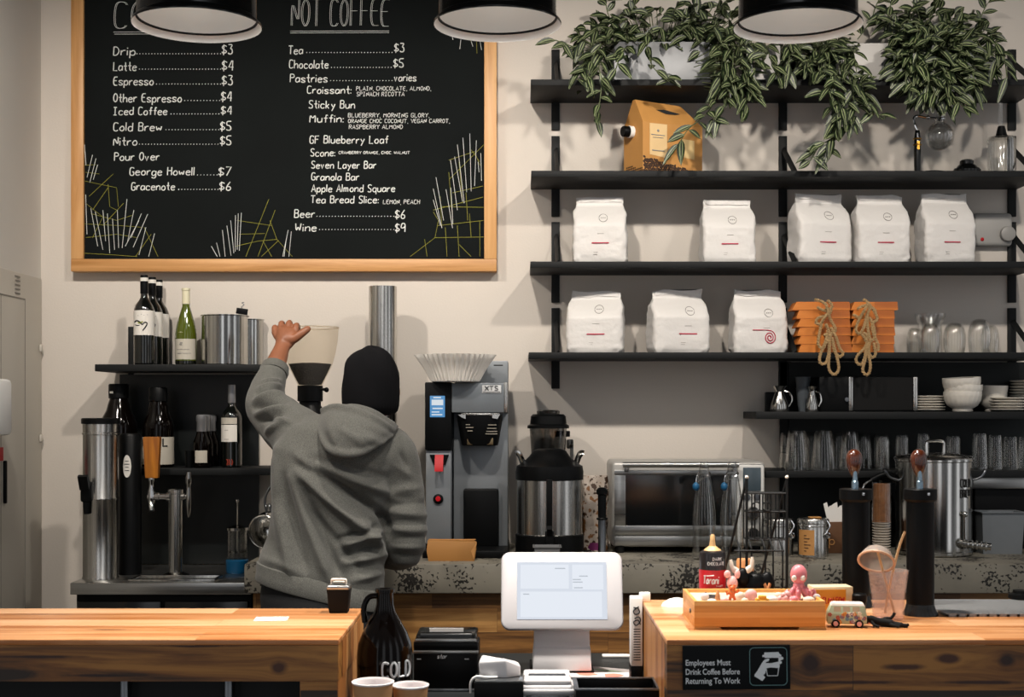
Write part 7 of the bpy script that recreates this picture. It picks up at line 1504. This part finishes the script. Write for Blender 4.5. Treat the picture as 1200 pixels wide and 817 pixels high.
# the hood lying on the back: a slack pouch with a rolled edge
bh = MB()
hk = 4.2/F
def hp_(px, py, y): return W(px, py, y)
rim_t = [(377, 483, 4.30), (392, 478, 4.26), (412, 481, 4.23), (434, 490, 4.22), (452, 500, 4.25), (461, 507, 4.30)]
rim_b = [(374, 490, 4.30), (376, 509, 4.22), (386, 526, 4.17), (404, 532, 4.15), (424, 530, 4.155), (444, 520, 4.2), (461, 511, 4.28)]
top = smoothpath([hp_(*p) for p in rim_t], 8); bot = smoothpath([hp_(*p) for p in rim_b], 8)
def res(P, n):
    L_ = [0]
    for a, c in zip(P, P[1:]): L_.append(L_[-1]+(c-a).length)
    o_ = []
    for i in range(n+1):
        d = L_[-1]*i/n; j = max(q for q in range(len(L_)) if L_[q] <= d+1e-9); j = min(j, len(P)-2); o_.append(P[j].lerp(P[j+1], (d-L_[j])/max(1e-9, L_[j+1]-L_[j])))
    return o_
nU, nV = 36, 14
T_, B_ = res(top, nU), res(bot, nU); rows_ = []
for j in range(nV+1):
    v = j/nV; row = []
    for i in range(nU+1):
        u = i/nU; p = T_[i].lerp(B_[i], v); blg = math.sin(math.pi*min(1, v*1.02))**.8*math.sin(math.pi*u)**.7
        p = p+Vector((0, -.045*blg, .006*blg)); p.y += .006*math.sin(u*9+v*4)*blg; row.append(p)
    rows_.append(row)
back_ = [[p+Vector((0, .09, -.01)) for p in r_] for r_ in rows_]
full = rows_+back_[::-1]
Vv = [[bh.v(p) for p in r_] for r_ in full]
for j in range(len(full)):
    A, Bq = Vv[j], Vv[(j+1) % len(full)]
    for i in range(nU): bh.bm.faces.new([A[i], A[i+1], Bq[i+1], Bq[i]])
for e_ in (0, nU): bh.bm.faces.new([Vv[j][e_] for j in range(len(full))][::1 if e_ else -1])
bh.tube([p+Vector((0, -.004, .004)) for p in T_], .011, 10); bh.tube([p+Vector((0, -.002, 0)) for p in B_], [.004+.010*math.sin(math.pi*i/nU) for i in range(nU+1)], 10)
nkr = [hp_(*p) for p in ((398, 488, 4.36), (410, 481, 4.27), (434, 486, 4.245), (456, 500, 4.30), (460, 506, 4.40))]
bh.tube(smoothpath(nkr, 6), .022, 12)
hmesh = remesh(bh.bm, 'hood', .006, 5)
hmesh.update()
for v in hmesh.vertices:
    x, y = pxof(v.co); d = noise.noise(v.co*13)*.003
    for f in ((408, 484, 398, 520, 2.2, -.006), (396, 500, 430, 524, 4, .006), (385, 500, 396, 526, 4, .006), (420, 500, 452, 512, 4, -.006), (415, 512, 450, 520, 4, .006)): d += seg_fold(x, y, *f)
    if v.normal.y < .3: v.co += v.normal*d
hmesh.materials.append(M['fleece']); ho = bpy.data.objects.new('hood', hmesh); COL.objects.link(ho); ho.parent = hood_o
# beanie
bb_ = MB(); BC = W(434.5, 447, YP+.018); kx = YP/F
prof = [(.0, -41, 0), (31.5, -41, 0), (33.6, -30, 0), (34.2, -16, 0), (34.0, -4, 0), (32.6, 10, 0), (29, 23, 0), (23, 32, 0), (15, 38, 0), (7, 40.5, 0), (0, 41, 0)]
rgs = []
for r_, z_, _ in prof:
    rg = []
    for j in range(48):
        a = 2*math.pi*j/48; sgn = 1.16
        p = Vector((r_*math.cos(a)*kx, r_*sgn*math.sin(a)*kx, z_*kx)); 
        w_ = max(0, (z_+20)/60); p += Vector((math.cos(a), math.sin(a), 0))*w_*.006*math.sin(a*5+z_*.12); p.x += .004*w_*math.sin(z_*.2); p.z += .004*w_*math.cos(a*3)
        # nape edge sits lower at the back than over the brow
        if z_ < -10: p.z += .05*max(0, math.sin(a))*(-z_/41)
        rg.append(BC+p)
    rgs.append(rg)
bb_.loft(rgs)
def knit():
    m, N, L, b = nodes('black_knit'); b.inputs['Base Color'].default_value = srgb('131315'); b.inputs['Roughness'].default_value = .95; b.inputs['Specular IOR Level'].default_value = .12
    tc = N.new('ShaderNodeTexCoord'); w = N.new('ShaderNodeTexWave'); w.inputs['Scale'].default_value = 90; w.inputs['Distortion'].default_value = 1; L.new(tc.outputs['Object'], w.inputs['Vector']); bp2 = N.new('ShaderNodeBump'); bp2.inputs['Strength'].default_value = .3; bp2.inputs['Distance'].default_value = .003; L.new(w.outputs['Fac'], bp2.inputs['Height']); L.new(bp2.outputs[0], b.inputs['Normal']); return m
be = bb_.build('beanie', knit(), person, 60)
be.modifiers.new('s', 'SUBSURF').levels = 1; be.modifiers['s'].render_levels = 1
# trousers and shoes
bt = MB(); M['trouser'] = mat('black_trousers', '131416', .85, bump=.1)
hpz = W(376, 700, YP)
bt.loft([oval(W(376, 680, YP), .185, .128, 28, R(13)), oval(W(377, 708, YP), .2, .135, 28, R(9)), oval(W(379, 760, YP+.01), .19, .14, 28), oval(W(379, 785, YP+.01), .175, .13, 28)])
for s, X in ((-1, 357), (1, 402)):
    h0 = W(X, 760, YP+.01); bt.tube([h0, (h0.x+s*.01, YP, .72), (h0.x+s*.02, YP-.005, .5), (h0.x+s*.03, YP-.03, .1)], [.105, .1, .082, .07], 20)
tm = remesh(bt.bm, 'trousers', .011, 6); tm.materials.append(M['trouser']); to = bpy.data.objects.new('trousers', tm); COL.objects.link(to); to.parent = person
for s, X in ((-1, 357), (1, 402)):
    h0 = W(X, 755, YP+.01); x_ = h0.x+s*.035; b = MB(); b.loft([[(x_+w_*math.cos(a)*(1 if True else 1), y0+l_*math.sin(a), z_) for a in [i*math.pi/12 for i in range(24)]] for w_, l_, y0, z_ in ((.048, .14, YP+.04, 0), (.052, .145, YP+.04, .025), (.05, .135, YP+.035, .06), (.045, .07, YP-.03, .11))]); b.build('shoe', M['blackrubber'], person)
